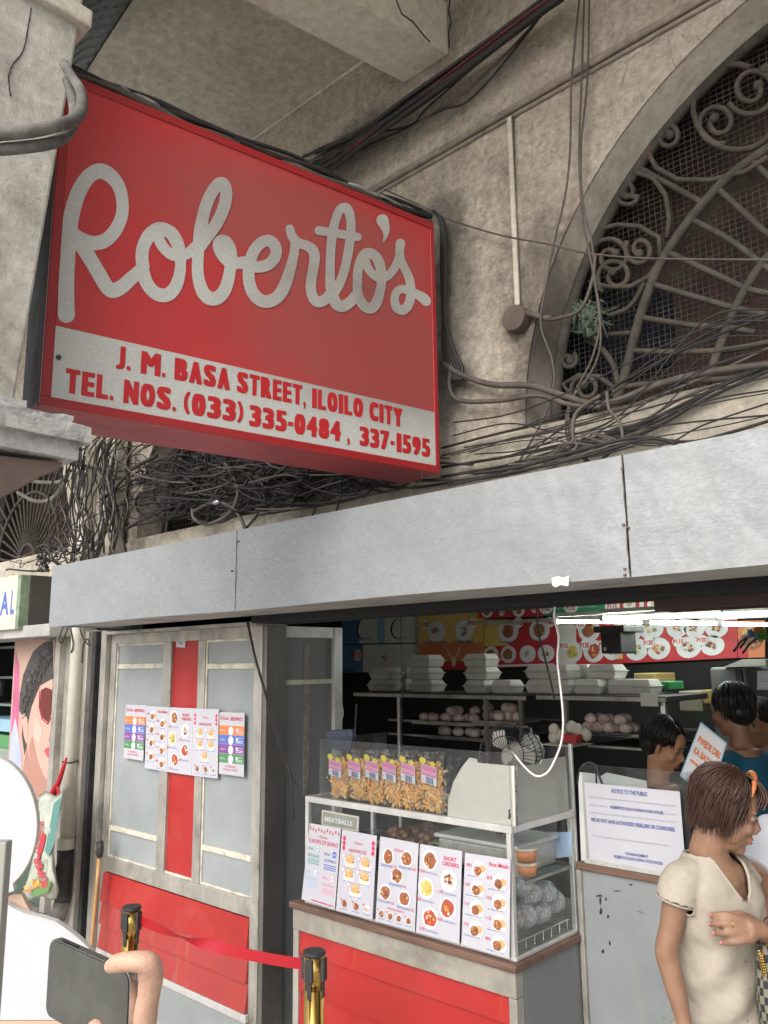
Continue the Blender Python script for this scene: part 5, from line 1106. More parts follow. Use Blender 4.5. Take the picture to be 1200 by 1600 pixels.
# colourful dusters hanging at the right of the boards
for k, (m, x, y, lb) in enumerate((('b_org', 1186, 985, 'orange feather duster hanging at the top right'), ('b_blue', 1176, 990, 'blue feather duster hanging at the top right'), ('leaf_green', 1190, 993, 'green feather duster hanging at the top right'))):
    mb = MB(m); c = PY(x, y, 3.6)
    for j in range(40): d = Vector((ru(-1, 1), ru(-1, 1), ru(-1, 1))).normalized()*ru(.02, .035); mb.tube([c, c+d*.6, c+d], [.003, .005, .001], 4)
    mb.use('blackrub'); mb.tube([c, c+Vector((-.05, 0, -.03)), PY(x-30, y+28, 3.6)], .005, 5); build(mb, 'feather_duster', label=lb, cat='duster', smooth=True)
# desk fan
fn_ = thing('desk_fan', 'white desk fan with a black wire cage behind the acrylic guard', 'fan', PY(800, 1215, 2.9)); FC = PY(797, 1182, 2.95); ax = Vector((.25, -1, .15)).normalized()
mb = MB('blackrub'); N_ = ax.orthogonal().normalized(); B_ = ax.cross(N_)
for k in range(44):
    a = 2*math.pi*k/44; e = N_*math.cos(a)+B_*math.sin(a); mb.tube([FC+ax*.05+e*.03, FC+ax*.055+e*.08, FC+ax*.03+e*.125, FC+e*.14, FC-ax*.03+e*.125, FC-ax*.06+e*.06], .0014, 4)
for r_, h_ in ((.14, 0), (.125, .03), (.08, .055)): mb.tube([FC+ax*h_+(N_*math.cos(a)+B_*math.sin(a))*r_ for a in [2*math.pi*k/30 for k in range(31)]], .0025, 5)
build(mb, 'cage', fn_); mb = MB('foamboard').lathe(FC-ax*.1, [(.02, 0), (.055, .01), (.06, .05), (.045, .07)], 20, tuple(ax)); build(mb, 'motor', fn_, smooth=True)
mb = MB('foamboard')
for k in range(3):
    a = 2.1*k; e = N_*math.cos(a)+B_*math.sin(a); e2 = N_*math.cos(a+.8)+B_*math.sin(a+.8); mb.slab([FC+e*.02, FC+e*.11, FC+(e+e2).normalized()*.12+ax*.015, FC+e2*.08+ax*.02], tuple(ax), .003)
build(mb, 'blades', fn_); build(MB('foamboard').tube([FC-ax*.05+Vector((0, 0, -.06)), FC+Vector((0, .03, -.35))], .018, 10), 'neck', fn_, smooth=True); build(MB('foamboard').lathe(FC+Vector((0, .03, -.38)), [(.12, 0), (.11, .03), (.03, .05)], 20), 'base', fn_, smooth=True)
mb = MB('film'); P('thinbag', (.6, .62, .6), rough=.4); mb = MB('thinbag'); mb.ell(PY(831, 1172, 3.1), .06, .04, .1, nu=18, nv=12, fn=lambda d: 1+.2*noise.noise(d*3)-.35*max(0, d.z)); build(mb, 'plastic_bag', label='white translucent plastic bag hanging behind the desk fan', cat='bag', smooth=True)
# shelf posts / cords inside
for (a, b_, lb, m, Y, r) in (((557, 1100), (553, 1170), 'thin steel rod at the left end of the dark room', 'steel', 4.2, .006),): build(MB(m).tube([PY(*a, Y), PY(*b_, Y)], r, 6), 'steel_rod', label=lb, cat='rod')
def cable(px, Y, r, m, lb, nm='cable', grp=None, per=8, cat='cable', Ys=None, n=6):
    q = cr([(x, y, (Ys[k] if Ys else Y)) for k, (x, y) in enumerate(px)], per); mb = MB(m); mb.tube([PY(a[0], a[1], a[2]) for a in q], r, n)
    return build(mb, nm, label=lb, cat=cat, group=grp, smooth=True)
cable([(867, 948), (866, 965), (871, 985), (873, 1000), (871, 1030), (874, 1060), (878, 1095), (880, 1130), (877, 1160), (868, 1185), (857, 1205), (843, 1213), (830, 1208), (815, 1193), (803, 1178), (797, 1174)], 2.26, .0035, 'wirew', 'white cord hanging from the canopy and looping over the acrylic guard', 'power_cord', cat='cord', Ys=[2.3]*9+[2.26, 2.24, 2.22, 2.22, 2.24, 2.3, 2.6])
cable([(838, 950), (842, 990), (852, 1030), (860, 1062), (866, 1092)], 2.6, .0035, 'wire', 'thin black wire slanting in front of the red chicken board'); cable([(626, 955), (627, 1010), (628, 1060), (629, 1090)], 2.7, .002, 'wire', 'thin black wire hanging straight in front of the left menu boards')
cable([(386, 972), (392, 1000), (400, 1035), (413, 1080), (424, 1120), (438, 1165), (452, 1205), (467, 1233)], 2.33, .0035, 'wire', 'black wire slanting from the canopy to the back of the glass case')
cable([(388, 972), (398, 1020), (412, 1070), (428, 1120), (440, 1160), (449, 1190), (456, 1225), (459, 1280)], 2.31, .003, 'wire', 'second black wire falling past the panel door corner')
cable([(534, 1100), (536, 1115), (533, 1130), (534, 1150)], 2.9, .003, 'wirew', 'short white cord hanging at the left edge of the opening', cat='cord')
# =================================================================== CABLES ON THE FACADE
random.seed(5)
def tangle(pts_fn, n, r0, r1, mats, name, lab, cat='cables'):
    mb = MB(mats[0])
    for k in range(n):
        mb.use(mats[k % len(mats)]); mb.tube(pts_fn(k), ru(r0, r1), 5, False)
    o = build(mb, name, smooth=True, norm=False, label=lab, cat=cat); o['kind'] = 'stuff'; return o
# bundle climbing along the wall/ceiling corner
gB = 'cables of the bundle climbing from the sign to the ceiling'
base = [(486, 250), (560, 215), (640, 158), (740, 88), (880, -15)]
for k in range(34):
    o0, o1 = ru(-13, 15), ru(-16, 12); sag = ru(-3, 4) if k < 17 else ru(3, 14); st0 = ru(-12, 60) if k < 17 else ru(40, 120)
    p = [(base[0][0]+ru(-14, 16)+st0*.3, base[0][1]+o0+st0*.08)]+[(x+ru(-3, 3), y+o0*(1-j/4)+o1*(j/4)+sag*math.sin(3.14*(j+1)/5)+ru(-2.5, 2.5)) for j, (x, y) in enumerate(base[1:])]
    cable(p, 2.36-.02*(k % 4), (.005 if k == 11 else ru(.005, .011)) if k % 4 else .013, 'wirer' if k == 11 else 'wire' if k % 5 else 'wireg', 'only red cable in the bundle climbing to the ceiling' if k == 11 else 'black cable in the thick bundle climbing from the sign to the ceiling' if k % 5 else 'dusty grey cable in the bundle climbing to the ceiling', grp=gB, per=5)
cable([(500, 246), (545, 238), (600, 224), (660, 188), (720, 150), (745, 128), (790, 85), (845, 25), (870, -10)], 2.38, .006, 'wireg', 'grey cable bowing below the climbing bundle', grp=gB)
cable([(500, 248), (560, 232), (625, 205), (690, 172), (725, 162), (760, 130), (810, 70), (860, 5), (875, -15)], 2.38, .005, 'wire', 'thin black cable hanging lowest under the climbing bundle', grp=gB)
cable([(520, 234), (570, 212), (640, 196), (668, 168), (740, 105), (800, 50)], 2.38, .0045, 'wire', 'short kinked black cable under the climbing bundle', grp=gB)
# cables lying along the top edge of the sign
for k in range(9):
    q = []
    for j in range(15):
        u = wS*(j/14)*1.0; q.append(SP(u, zt_+.012+.014*(k % 3)+.009*math.sin(j*1.3+k*2)+ru(0, .006), -.02-.018*(k//3)+.008*math.sin(j*.9+k)))
    mb = MB('wire' if k % 4 else 'wireg'); mb.tube([Vector(p) for p in cr([tuple(p) for p in q], 4)], ru(.007, .013), 6)
    build(mb, 'cable', label='black cable lying along the top edge of the red sign' if k % 4 else 'dusty cable lying along the top edge of the red sign', cat='cable', group='cables lying on the sign', smooth=True)
P('oldfoil', (.35, .35, .34), rough=.35, metal=.5, var=.4, vs=40)
for k, (u0, u1) in enumerate(((.16, .3), (1.02, 1.28))):
    mb = MB('oldfoil'); mb.tube([SP(u0+(u1-u0)*j/6, zt_+.03+.004*math.sin(j*2), -.012) for j in range(7)], [.004, .009, .006, .01, .005, .008, .003], 6); build(mb, 'foil_tape', label=('pale torn tape on the cables near the sign top left', 'pale torn tape on the cables near the sign top right')[k], cat='tape', smooth=True)
# cables running down the wall right beside the sign
for k in range(6):
    x = 689+k*1.6; cable([(676+ru(-2, 2), 330), (688+k, 350), (x, 420), (x+ru(-1, 3), 500), (x+3+k*2, 550), (x+10+k*3, 575), (x+14+k*2, 595)], 2.40, ru(.004, .008), 'wire', 'dark cable dropping down the wall along the right edge of the sign', grp='cables beside the sign')
# long cables crossing the arch
for px, r, lb in (([(600, 296), (650, 318), (700, 342), (780, 367), (860, 382), (920, 396), (1020, 404), (1210, 406)], .0035, 'thin cable sagging across the wall and the arch at mid height'),
   ([(690, 566), (720, 585), (770, 601), (830, 603), (880, 618), (920, 630), (960, 628), (1010, 608), (1060, 592), (1120, 580), (1210, 568)], .012, 'thick grey conduit sweeping along the bottom of the arch'),
   ([(706, 570), (702, 605), (720, 626), (780, 626), (840, 618), (890, 632), (940, 636)], .009, 'thinner grey conduit looping under the thick conduit'),
   ([(905, 0), (893, 130), (891, 230), (884, 300), (868, 370), (856, 430), (845, 505), (862, 560), (865, 600), (846, 660), (800, 740)], .004, 'long thin wire falling from the ceiling left of the pair'),
   ([(913, -10), (909, 120), (905, 240), (910, 340), (922, 400), (935, 480), (938, 540), (922, 585), (893, 625), (884, 660), (890, 695), (916, 720)], .004, 'left wire of the long pair falling in front of the arch'),
   ([(921, -10), (918, 120), (908, 230), (911, 320), (925, 380), (930, 440), (938, 500), (925, 560), (900, 610), (888, 650), (892, 700)], .004, 'right wire of the long pair falling in front of the arch'),
   ([(860, 500), (905, 485), (925, 440), (930, 400)], .007, 'short grey pipe curving beside the round junction box')):
    cable(px, 2.40, r, 'wireg', lb)
gL = 'cables lying along the sill above the canopy'
for k, px in enumerate(([(690, 712), (780, 690), (860, 672), (930, 655), (1010, 625), (1100, 590), (1210, 540)], [(690, 730), (800, 712), (900, 690), (980, 672), (1050, 640), (1120, 605), (1210, 560)], [(690, 745), (790, 728), (880, 712), (960, 695), (1030, 665), (1100, 625), (1210, 575)],
    [(600, 752), (680, 750), (760, 742), (850, 715), (930, 690), (1000, 690), (1060, 692)], [(560, 756), (640, 762), (720, 752), (800, 740), (890, 715), (970, 680), (1040, 652), (1110, 612), (1210, 566)], [(690, 700), (760, 682), (840, 662), (900, 640), (950, 610), (1040, 560), (1130, 520), (1210, 490)],
    [(850, 725), (900, 712), (930, 690), (960, 670), (1000, 660), (1060, 625), (1120, 600)], [(700, 758), (800, 738), (880, 722), (960, 700), (1010, 686), (1080, 690), (1140, 676), (1210, 655)], [(740, 740), (820, 728), (900, 705), (990, 684), (1040, 688), (1055, 694)])):
    cable(px, 2.40 if k < 7 else 2.2, ru(.004, .007), 'wire' if k % 3 else 'wireg', ('highest', 'second', 'third', 'short sagging', 'long dark', 'steep crossing', 'knotted', 'front', 'lowest')[k]+' cable lying along the pale sill above the canopy', grp=gL)
cable([(948, 612), (952, 640), (968, 660), (972, 690), (955, 705), (940, 718)], 2.3, .006, 'wireg', 'kinked brown cable end hanging over the sill')
cable([(938, 618), (905, 640), (895, 665), (900, 700), (925, 728)], 2.3, .007, 'wireg', 'thick looped cable dropping from the conduit to the canopy')
tangle(lambda k: [PY(x, y, 2.28) for x, y, _ in cr([(ru(790, 860), ru(715, 735), 0), (ru(870, 900), ru(690, 720), 0), (ru(900, 960), ru(675, 715), 0), (ru(950, 1000), ru(680, 700), 0)], 6)], 12, .002, .004, ['wire', 'wireg'], 'cable_knot', 'knot of thin cables lying on the sill under the arch')
for k in range(14):
    y0, y1 = ru(640, 745), ru(470, 660); x0 = ru(690, 880); cable([(x0, min(y0, 770-(x0-690)*.193-4)), (x0+90, y0-ru(10, 35)), (x0+190, y0+(y1-y0)*.35+ru(-8, 12)), (1100, y1+ru(10, 40)), (1215, y1)], 2.33, ru(.0018, .0032), 'wire', 'thin dark wire among those trailing from the sign to the right edge across the sill', grp='thin wires trailing over the sill')
# round junction box on the wall
jb = thing('junction_box', 'round dark brown junction box below the vertical moulding', 'junction box', PY(801, 498, YW)); P('jbox', (.1, .075, .065), rough=.6, var=.3, dirt=.5)
c = PY(801, 496, YW-.05); build(MB('jbox').lathe(c, [(.001, 0), (.05, .001), (.052, .045), (.045, .05)], 24, (0, 1, 0)), 'body', jb, smooth=False, bev=.003)
mb = MB('jbox'); mb.tube([PY(x, y, YW-.03) for x, y in ((818, 488), (835, 492), (850, 497), (862, 497))], .012, 8); build(mb, 'stub', jb, smooth=True)
cable([(801, 182), (804, 300), (808, 400), (812, 480)], YW-.012, .004, 'wireg', 'thin cable fixed along the vertical moulding')
# big tangle in the arch under the sign
def tg(k):
    cx, cy = ru(205, 560), 0; cy = 715+ru(-20, 90)*(1-.45*(cx-205)/355); R0 = ru(14, 60); p = []
    if k % 3:
        a = ru(0, 6.3); n = random.randint(6, 11); ex = ru(.5, 1.9)
        for j in range(n): p.append((cx+ex*R0*math.cos(a+j*.95)+ru(-8, 8)+j*ru(-2, 4), cy+.6*R0*math.sin(a+j*.95)+ru(-6, 6), 2.40-ru(0, .2)))
    else:
        p = [(cx-ru(40, 120), cy+ru(10, 55), 2.3), (cx-ru(10, 40), cy+ru(-20, 30), 2.34), (cx+ru(0, 30), cy+ru(-25, 25), 2.3), (cx+ru(40, 120), cy+ru(-25, 30), 2.36), (cx+ru(120, 190), cy-ru(0, 30), 2.38)]
    p = [(x, min(y, 862-(x-120)*.185-4), Y) for x, y, Y in p]
    return [PY(x, y, Y) for x, y, Y in cr(p, 5)]
tangle(tg, 120, .002, .0055, ['wire', 'wire', 'wireg', 'wire'], 'cable_tangle', 'dense tangle of black cables in the arch under the red sign')
def tl(k):
    x = ru(95, 185); p = [(x+ru(0, 20), ru(672, 700), 2.32)]; y = p[0][1]
    while y < 862: y += ru(18, 40); x += ru(-13, 12); p.append((max(72, x), min(y, 885), 2.32-ru(0, .12)))
    return [PY(a, b, c) for a, b, c in cr(p, 5)] if len(p) > 2 else [PY(100, 700, 2.3), PY(100, 800, 2.3)]
tangle(tl, 46, .0025, .0065, ['wire', 'wireg', 'wire', 'wire', 'wireg'], 'cable_tangle', 'curtain of hanging cables in front of the white pipe left of the tangle')
def tb(k):
    x, y = ru(60, 130), ru(845, 885); p = [(x, y, 2.15)]
    for j in range(5): p.append((p[-1][0]+ru(-26, 22), max(820, min(892, p[-1][1]+ru(-20, 22))), 2.15+ru(-.05, .05)))
    return [PY(a, b, c) for a, b, c in cr(p, 5)]
tangle(tb, 26, .003, .006, ['wire', 'wireg', 'wire'], 'cable_ends', 'cut cable ends bunched over the left corner of the canopy')
for px, r, m, lb in (([(100, 690), (108, 722), (128, 727), (160, 733), (200, 734), (226, 722), (245, 712)], .011, 'wire', 'thick black cable running level under the left end of the sign'), ([(110, 735), (95, 752), (70, 754), (42, 751)], .013, 'conduit', 'upper cut grey conduit end below the ledge'), ([(108, 735), (98, 760), (80, 780), (55, 783), (28, 770)], .014, 'conduit', 'lower cut grey conduit end below the ledge'),
   ([(150, 730), (165, 760), (168, 800), (160, 835), (140, 860), (128, 876)], .011, 'conduit', 'grey conduit curving down onto the left end of the canopy'), ([(205, 735), (180, 765), (172, 800), (178, 822), (198, 825), (222, 812), (270, 792)], .009, 'wire', 'thick black cable looping beside the pilaster'),
   ([(118, 680), (115, 720), (112, 780), (118, 840), (112, 880)], .006, 'wire', 'black cable hanging straight from the ledge corner'), ([(350, 722), (365, 745), (372, 770), (360, 800), (330, 818), (305, 812), (300, 795)], .01, 'wireg', 'thick grey loop hanging in the middle of the tangle'), ([(385, 755), (400, 738), (415, 745), (418, 765), (405, 800), (385, 825)], .006, 'wire', 'narrow black loop at the right of the tangle'),
   ([(300, 800), (330, 786), (358, 790), (375, 808), (383, 828)], .008, 'wireg', 'grey arched cable above the first canopy seam'), ([(400, 790), (450, 775), (500, 752), (540, 745)], .004, 'wire', 'thin cable running up right along the sill to the sign'), ([(405, 800), (450, 782), (500, 762), (545, 748)], .004, 'wireg', 'thin grey cable running along the sill to the sign'),
   ([(522, 745), (508, 770), (495, 790), (488, 805)], .004, 'wire', 'left leg of the pair of wires dropping to the canopy below the sign'), ([(530, 745), (532, 770), (528, 790), (525, 798)], .004, 'wire', 'right leg of the pair of wires dropping to the canopy below the sign'), ([(0, 872), (40, 880), (80, 862), (110, 858)], .003, 'wire', 'thin wire sagging at the far left ledge')):
    cable(px, 2.27, r, m, lb)
P('foilbit', (.6, .6, .62), rough=.25, metal=.8)
build(MB('foilbit').ell(PY(338, 785, 2.2), .03, .012, .012, nu=10, nv=6, fn=lambda d: 1+.4*noise.noise(d*5)), 'foil_scrap', label='small silver foil scrap caught in the cable tangle', cat='foil', smooth=True)
# grey conduits round the pillar
for pts, r, lb in (([(-30, 212, 1.5), (40, 206, 1.5), (90, 196, 1.55), (118, 185, 1.65), (128, 165, 1.78), (125, 140, 1.9), (112, 120, 2.0), (100, 100, 2.1)], .0125, 'upper grey conduit bending round the pillar to the sign'), ([(-30, 236, 1.52), (40, 230, 1.52), (85, 222, 1.56), (108, 205, 1.68), (116, 180, 1.8), (112, 150, 1.95), (105, 125, 2.05)], .012, 'lower ribbed grey conduit bending round the pillar')):
    q = cr(pts, 8); mb = MB('conduit'); mb.tube([PD(a[0], a[1], a[2]) for a in q], r, 10); build(mb, 'conduit', label=lb, cat='conduit', smooth=True)
# =================================================================== LEFT NEIGHBOUR
pi_ = thing('drain_pipe', 'long dirty white drain pipe with a black coupling near its foot', 'pipe', PY(105, 1400, 2.3))
a_, b_ = PY(123, 975, 2.3), PY(103, 1320, 2.3); xp = (a_.x+b_.x)/2
pipe_y = 2.30; build(MB('pvc').tube([(xp, pipe_y, 3.9), (xp, pipe_y, PY(104, 1318, 2.3).z)], .037, 16), 'pipe', pi_, smooth=True)
zq = PY(104, 1318, 2.3).z; build(MB('pvc').lathe((xp, pipe_y, zq-.03), [(.045, 0), (.05, .01), (.05, .05), (.044, .06)], 18), 'collar', pi_, smooth=True)
build(MB('blackrub').lathe((xp, pipe_y, zq-.30), [(.045, 0), (.05, .04), (.046, .08), (.052, .12), (.044, .2), (.046, .268)], 16), 'coupling', pi_, smooth=True)
build(MB('conduit').tube([(xp, pipe_y, zq-.3), (xp-.02, pipe_y-.01, zq-.38), (xp-.12, pipe_y-.02, zq-.44), (xp-.28, pipe_y-.02, zq-.45)], .045, 14), 'elbow', pi_, smooth=True)
build(MB('foilbit').box(xp-.06, xp+.0, pipe_y-.06, pipe_y-.052, zq-.14, zq-.11), 'clip', pi_)
build(MB('blackrub').tube([(xp+.045*math.cos(a), pipe_y+.045*math.sin(a), PY(112, 1190, 2.3).z+.003*math.sin(3*a)) for a in [6.283*k/20 for k in range(21)]], .005, 5), 'tie_wire', pi_, smooth=True)
for k, px in enumerate(([(100, 975), (95, 990), (92, 1000), (97, 1005), (102, 992), (107, 978)], [(108, 976), (112, 990), (114, 1008), (111, 1020)], [(124, 976), (127, 990), (134, 1003), (140, 1008), (136, 998), (130, 1010), (128, 1036)])): cable(px, 2.26, .004, 'wire', ('looped wire end hanging left of the pipe top', 'short wire end hanging between posts', 'knotted black wire end hanging over the pipe top')[k])
# light box reading ...AL
XE = PY(78, 940, 2.36).x; ye = PX(31, 940, XE).y; lt, lbz = PX(31, 897, XE).z, PX(31, 983, XE).z
lb_ = thing('light_box_sign', 'cream box sign with blue capital letters over the left neighbour', 'sign', (XE-.6, ye, lbz)); P('cream_sign', (.68, .66, .5)); P('dkbox', (.07, .065, .06), rough=.7); P('greenfilm', (.22, .3, .2), var=.5, vs=12)
build(MB('dkbox').box(XE-1.6, XE, ye+.06, 2.4, lbz, lt-.0), 'case', lb_, bev=.004); build(MB('cream_sign').box(XE-1.6, XE-.05, ye, ye+.02, lbz+.004, lt), 'face', lb_); build(MB('greenfilm').box(XE-.05, XE-.001, ye+.0, ye+.058, lbz+.002, lt-.003), 'corner_film', lb_)
build(MB('cream_sign').box(XE-1.6, XE-.05, ye+.0205, ye+.059, lbz+.003, lt-.001), 'side', lb_)
mb = MB('ink_blue')
for t_, x0, x1 in (('L', 17, 22.5), ('A', 1, 14), ('C', -16, -3), ('I', -25, -20), ('D', -44, -29), ('E', -62, -50), ('M', -88, -68)):
    vs, fs = text_geo(t_, .03); z0, z1 = PY(10, 961, ye-.001).z, PY(10, 924, ye-.001).z; xa, xb = PY(x0, 940, ye-.001).x, PY(x1, 940, ye-.001).x
    mb.add([(xa+(xb-xa)*u, ye-.0015, z0+(z1-z0)*v) for u, v in vs], fs)
build(mb, 'lettering', lb_)
build(MB('soffit').box(-9, -4.78, 2.2, 2.5, PY(40, 996, 2.2).z, PY(40, 985, 2.2).z+.03), 'left_soffit', label='grimy beam under the cream box sign', cat='beam', bev=.004)
# portrait poster
YP = 2.40
pp_ = [PY(23.7, 1000, YP), PY(86, 998, YP), PY(76, 1245, YP), PY(8, 1262, YP)]
mb = MB('paper'); s = Sheet(mb, *pp_, n=(0, -1, 0)); s.lay = .001; P('po_bg', (.5, .33, .27)); P('po_mag', (.5, .12, .24), var=.3, vs=8); P('po_lb', (.42, .46, .62), var=.15, vs=8); P('po_hair', (.06, .054, .052), var=.9, vs=60); P('po_hair2', (.15, .14, .135), var=.3, vs=40); P('po_skin', (.6, .36, .3)); P('po_sh', (.42, .22, .17)); P('po_lens', (.13, .02, .015)); P('po_lip', (.5, .06, .1)); P('po_skin2', (.66, .44, .38))
s.base('po_bg', .004)
def pc(m, px, L): mb.use(m).poly([PY(x, y, YP-.001*L) for x, y in px])
pc('po_mag', [(24, 1015), (30, 1040), (30, 1100), (28, 1150), (22, 1180), (15, 1190)], 1); pc('po_lb', [(17, 1150), (24, 1120), (33, 1180), (34, 1230), (36, 1255), (9, 1260)], 1.5)
pc('po_skin', [(52, 1070), (66, 1055), (82, 1060), (81, 1120), (79, 1180), (77, 1230), (72, 1235), (60, 1225), (48, 1215), (38, 1235), (36, 1180), (33, 1150), (34, 1115), (42, 1100)], 2)
pc('po_sh', [(42, 1165), (48, 1195), (60, 1215), (74, 1228), (72, 1244), (38, 1250), (36, 1200)], 2.5)
pc('po_hair', [(82, 1003), (72, 1002), (60, 1010), (52, 1018), (44, 1035), (36, 1055), (31, 1085), (30, 1110), (36, 1120), (34, 1150), (38, 1180), (42, 1165), (43, 1135), (49, 1105), (57, 1085), (62, 1072), (72, 1066), (83, 1060)], 3)
for k in range(60):
    x0 = 33+(k % 24)*2; y0 = 1090-(k % 24)*3.4+ru(-14, 12); q1_ = ru(4, 9); pc('po_hair2', [(x0, y0), (x0+q1_*.4, y0-q1_*1.2), (x0+q1_*1.1, y0-q1_*1.9), (x0+q1_*.5, y0-q1_*1.05)], 3.6+k*.02)
pc('po_skin', [(34, 1118), (39, 1114), (43, 1125), (44, 1150), (41, 1163), (37, 1150)], 4)
pc('po_lens', [(64, 1078), (72, 1074), (81, 1078), (80, 1115), (74, 1128), (67, 1122), (62, 1105)], 5); mb.use('po_lip'); mb.tube([PY(x, y, YP-.006) for x, y in ((62, 1080), (61, 1105), (66, 1124), (74, 1131), (80, 1120))], .004, 5)
pc('po_lip', [(69, 1172), (76, 1167), (79, 1172), (78, 1184), (74, 1183)], 5)
for k in range(150):
    a = ru(0, 1); bx_, by_ = 34+46*a, 1108-98*a**.8+ru(-12, 26); L_ = ru(6, 16); an = ru(.3, 1.5)
    mb.use('po_hair' if k % 3 else 'po_hair2').tube([PY(bx_, by_, YP-.008), PY(bx_+L_*.5*math.cos(an)-2, by_-L_*.5*math.sin(an), YP-.0085), PY(bx_+L_*math.cos(an+.5)-3, by_-L_*math.sin(an+.5), YP-.008)], [.003, .0022, .0005], 4, False)
pc('po_sh', [(50, 1150), (57, 1185), (66, 1210), (76, 1222), (75, 1230), (60, 1222), (48, 1200), (45, 1165)], 4); pc('po_skin2', [(54, 1120), (62, 1128), (66, 1145), (60, 1165), (52, 1150)], 4); pc('po_sh', [(79, 1140), (81, 1150), (79, 1160), (75, 1158), (77, 1150)], 4)
build(mb, 'portrait_poster', label='glossy portrait poster of a dark haired face in red sunglasses', cat='poster', norm=False)
# green lit window shelf at the far left
gw = thing('neighbour_shelf', 'dim greenish shop shelf at the far left edge', 'shelf', PY(5, 1200, 2.9)); P('gr_dark', (.07, .11, .085)); P('gr_lite', (.25, .32, .27)); P('gr_mid', (.1, .3, .12))
build(MB('gr_dark').box(-10, -5.6, 3.2, 3.3, .1, 2.3), 'back_panel', gw)
for py in (1012, 1058, 1100): p = PY(5, py, 3.0); build(MB('gr_lite').box(-9, -5.9, 2.95, 3.15, p.z-.012, p.z+.008), 'shelf', gw)
for k, (py, m) in enumerate(((1130, 'b_lb'), (1155, 'gr_mid'), (1175, 'gr_lite'))): p = PY(5, py, 2.9); build(MB(m).box(-9, -5.75, 2.85, 3.1, p.z-.06, p.z+.04), 'box_row', gw, bev=.01)
p = PY(2, 1075, 2.9); build(MB('blackrub').box(p.x-.2, p.x+.02, 2.88, 2.92, p.z-.06, p.z+.06), 'frame', gw, bev=.01)
build(MB('gr_dark').box(-10, -5.45, 2.9, 3.0, .1, .75), 'neighbour_counter', label='dim green counter base at the far left shop', cat='counter')
# hanging printed sack with red strap
P('sack', (.42, .45, .38), rough=.45, var=.3, vs=15); P('sack_t', (.1, .25, .23)); P('sack_r', (.5, .04, .06)); P('sack_y', (.6, .42, .06)); P('sack_g', (.12, .25, .08)); P('sack_o', (.6, .2, .04))
sc_ = thing('printed_sack', 'crumpled floral plastic sack with red lettering hanging on a red strap', 'sack', PY(70, 1400, 2.12)); YSk = 2.14
out = [(60, 1243), (72, 1236), (88, 1244), (100, 1232), (97, 1262), (88, 1290), (84, 1330), (88, 1370), (92, 1392), (88, 1404), (78, 1408), (66, 1400), (56, 1405), (44, 1408), (34, 1398), (44, 1370), (54, 1330), (58, 1290)]
mb = MB('sack'); cx_ = sum(p[0] for p in out)/len(out); cy_ = sum(p[1] for p in out)/len(out); vs = []; fs = []; n = len(out)
rings = [(1, 0), (.93, .025), (.75, .05), (.4, .06), (.12, .062)]
for s_, d in rings: vs += [PY(cx_+(x-cx_)*s_, cy_+(y-cy_)*s_, YSk-d-(.012*noise.noise((x*.13, y*.09, s_*3)) if d else 0)) for x, y in out]
for k in range(len(rings)-1):
    for j in range(n): fs.append((k*n+j, k*n+(j+1) % n, (k+1)*n+(j+1) % n, (k+1)*n+j))
fs.append(tuple((len(rings)-1)*n+j for j in range(n))); fs.append(tuple(range(n-1, -1, -1))); mb.add(vs, fs); build(mb, 'bag', sc_, smooth=True)
def sk2(m, px, d=.07): mbx = MB(m); mbx.poly([PY(x, y, YSk-d) for x, y in px]); return mbx
mb = MB('sack_t'); mb.poly([PY(x, y, YSk-.066) for x, y in ((84, 1255), (96, 1245), (90, 1285), (84, 1320), (76, 1338), (70, 1330), (76, 1300))]); mb.use('sack_r').poly([PY(x, y, YSk-.067) for x, y in ((66, 1300), (72, 1305), (66, 1330), (58, 1345), (58, 1335))])
for k in range(7): a = .5+k*.5; mb.use('sack_y' if k % 2 else 'sack_o').poly([PY(52+x, 1388+y, YSk-.068-.0005*k) for x, y in ((0, 0), (13*math.cos(a)-2, -13*math.sin(a)-2), (16*math.cos(a), -15*math.sin(a)), (12*math.cos(a)+3, -12*math.sin(a)+2))])
for k in range(6): mb.use('sack_g').poly([PY(x, y, YSk-.0685-.0004*k) for x, y in ((48+k*4, 1398-k*2), (55+k*4, 1390-k*3), (60+k*4, 1392-k*2), (52+k*4, 1402-k))])
for t_, (x0, y0, x1, y1), hh in (('SUPER', (77, 1386, 61, 1336), 11), ('ANGELICA', (58, 1333, 68, 1283), 9)):
    vs, fs = text_geo(t_, .04); dx, dy = x1-x0, y1-y0; L_ = math.hypot(dx, dy); nx_, ny_ = dy/L_, -dx/L_
    mb.use('sack_r').add([PY(x0+dx*u-nx_*hh*v*-1*-1*-1, y0+dy*u-ny_*hh*v*-1*-1*-1, YSk-.071) for u, v in vs], fs)
build(mb, 'print', sc_)
build(MB('belt').tube([PY(x, y, 2.2) for x, y in ((104, 1184), (99, 1200), (92, 1222), (84, 1238), (76, 1250))], [.006, .012, .014, .02, .024], 6), 'strap', sc_, smooth=True)
build(MB('belt').tube([PY(x, y, 2.2) for x, y in ((90, 1225), (92, 1245), (88, 1262))], [.01, .008, .004], 6), 'strap_tail', sc_, smooth=True)
build(MB('film').ell(PY(93, 1275, 2.24), .03, .02, .09, nu=12, nv=8, fn=lambda d: 1+.3*noise.noise(d*4)), 'clear_bag', label='small clear plastic bag beside the drain pipe', cat='bag', smooth=True)
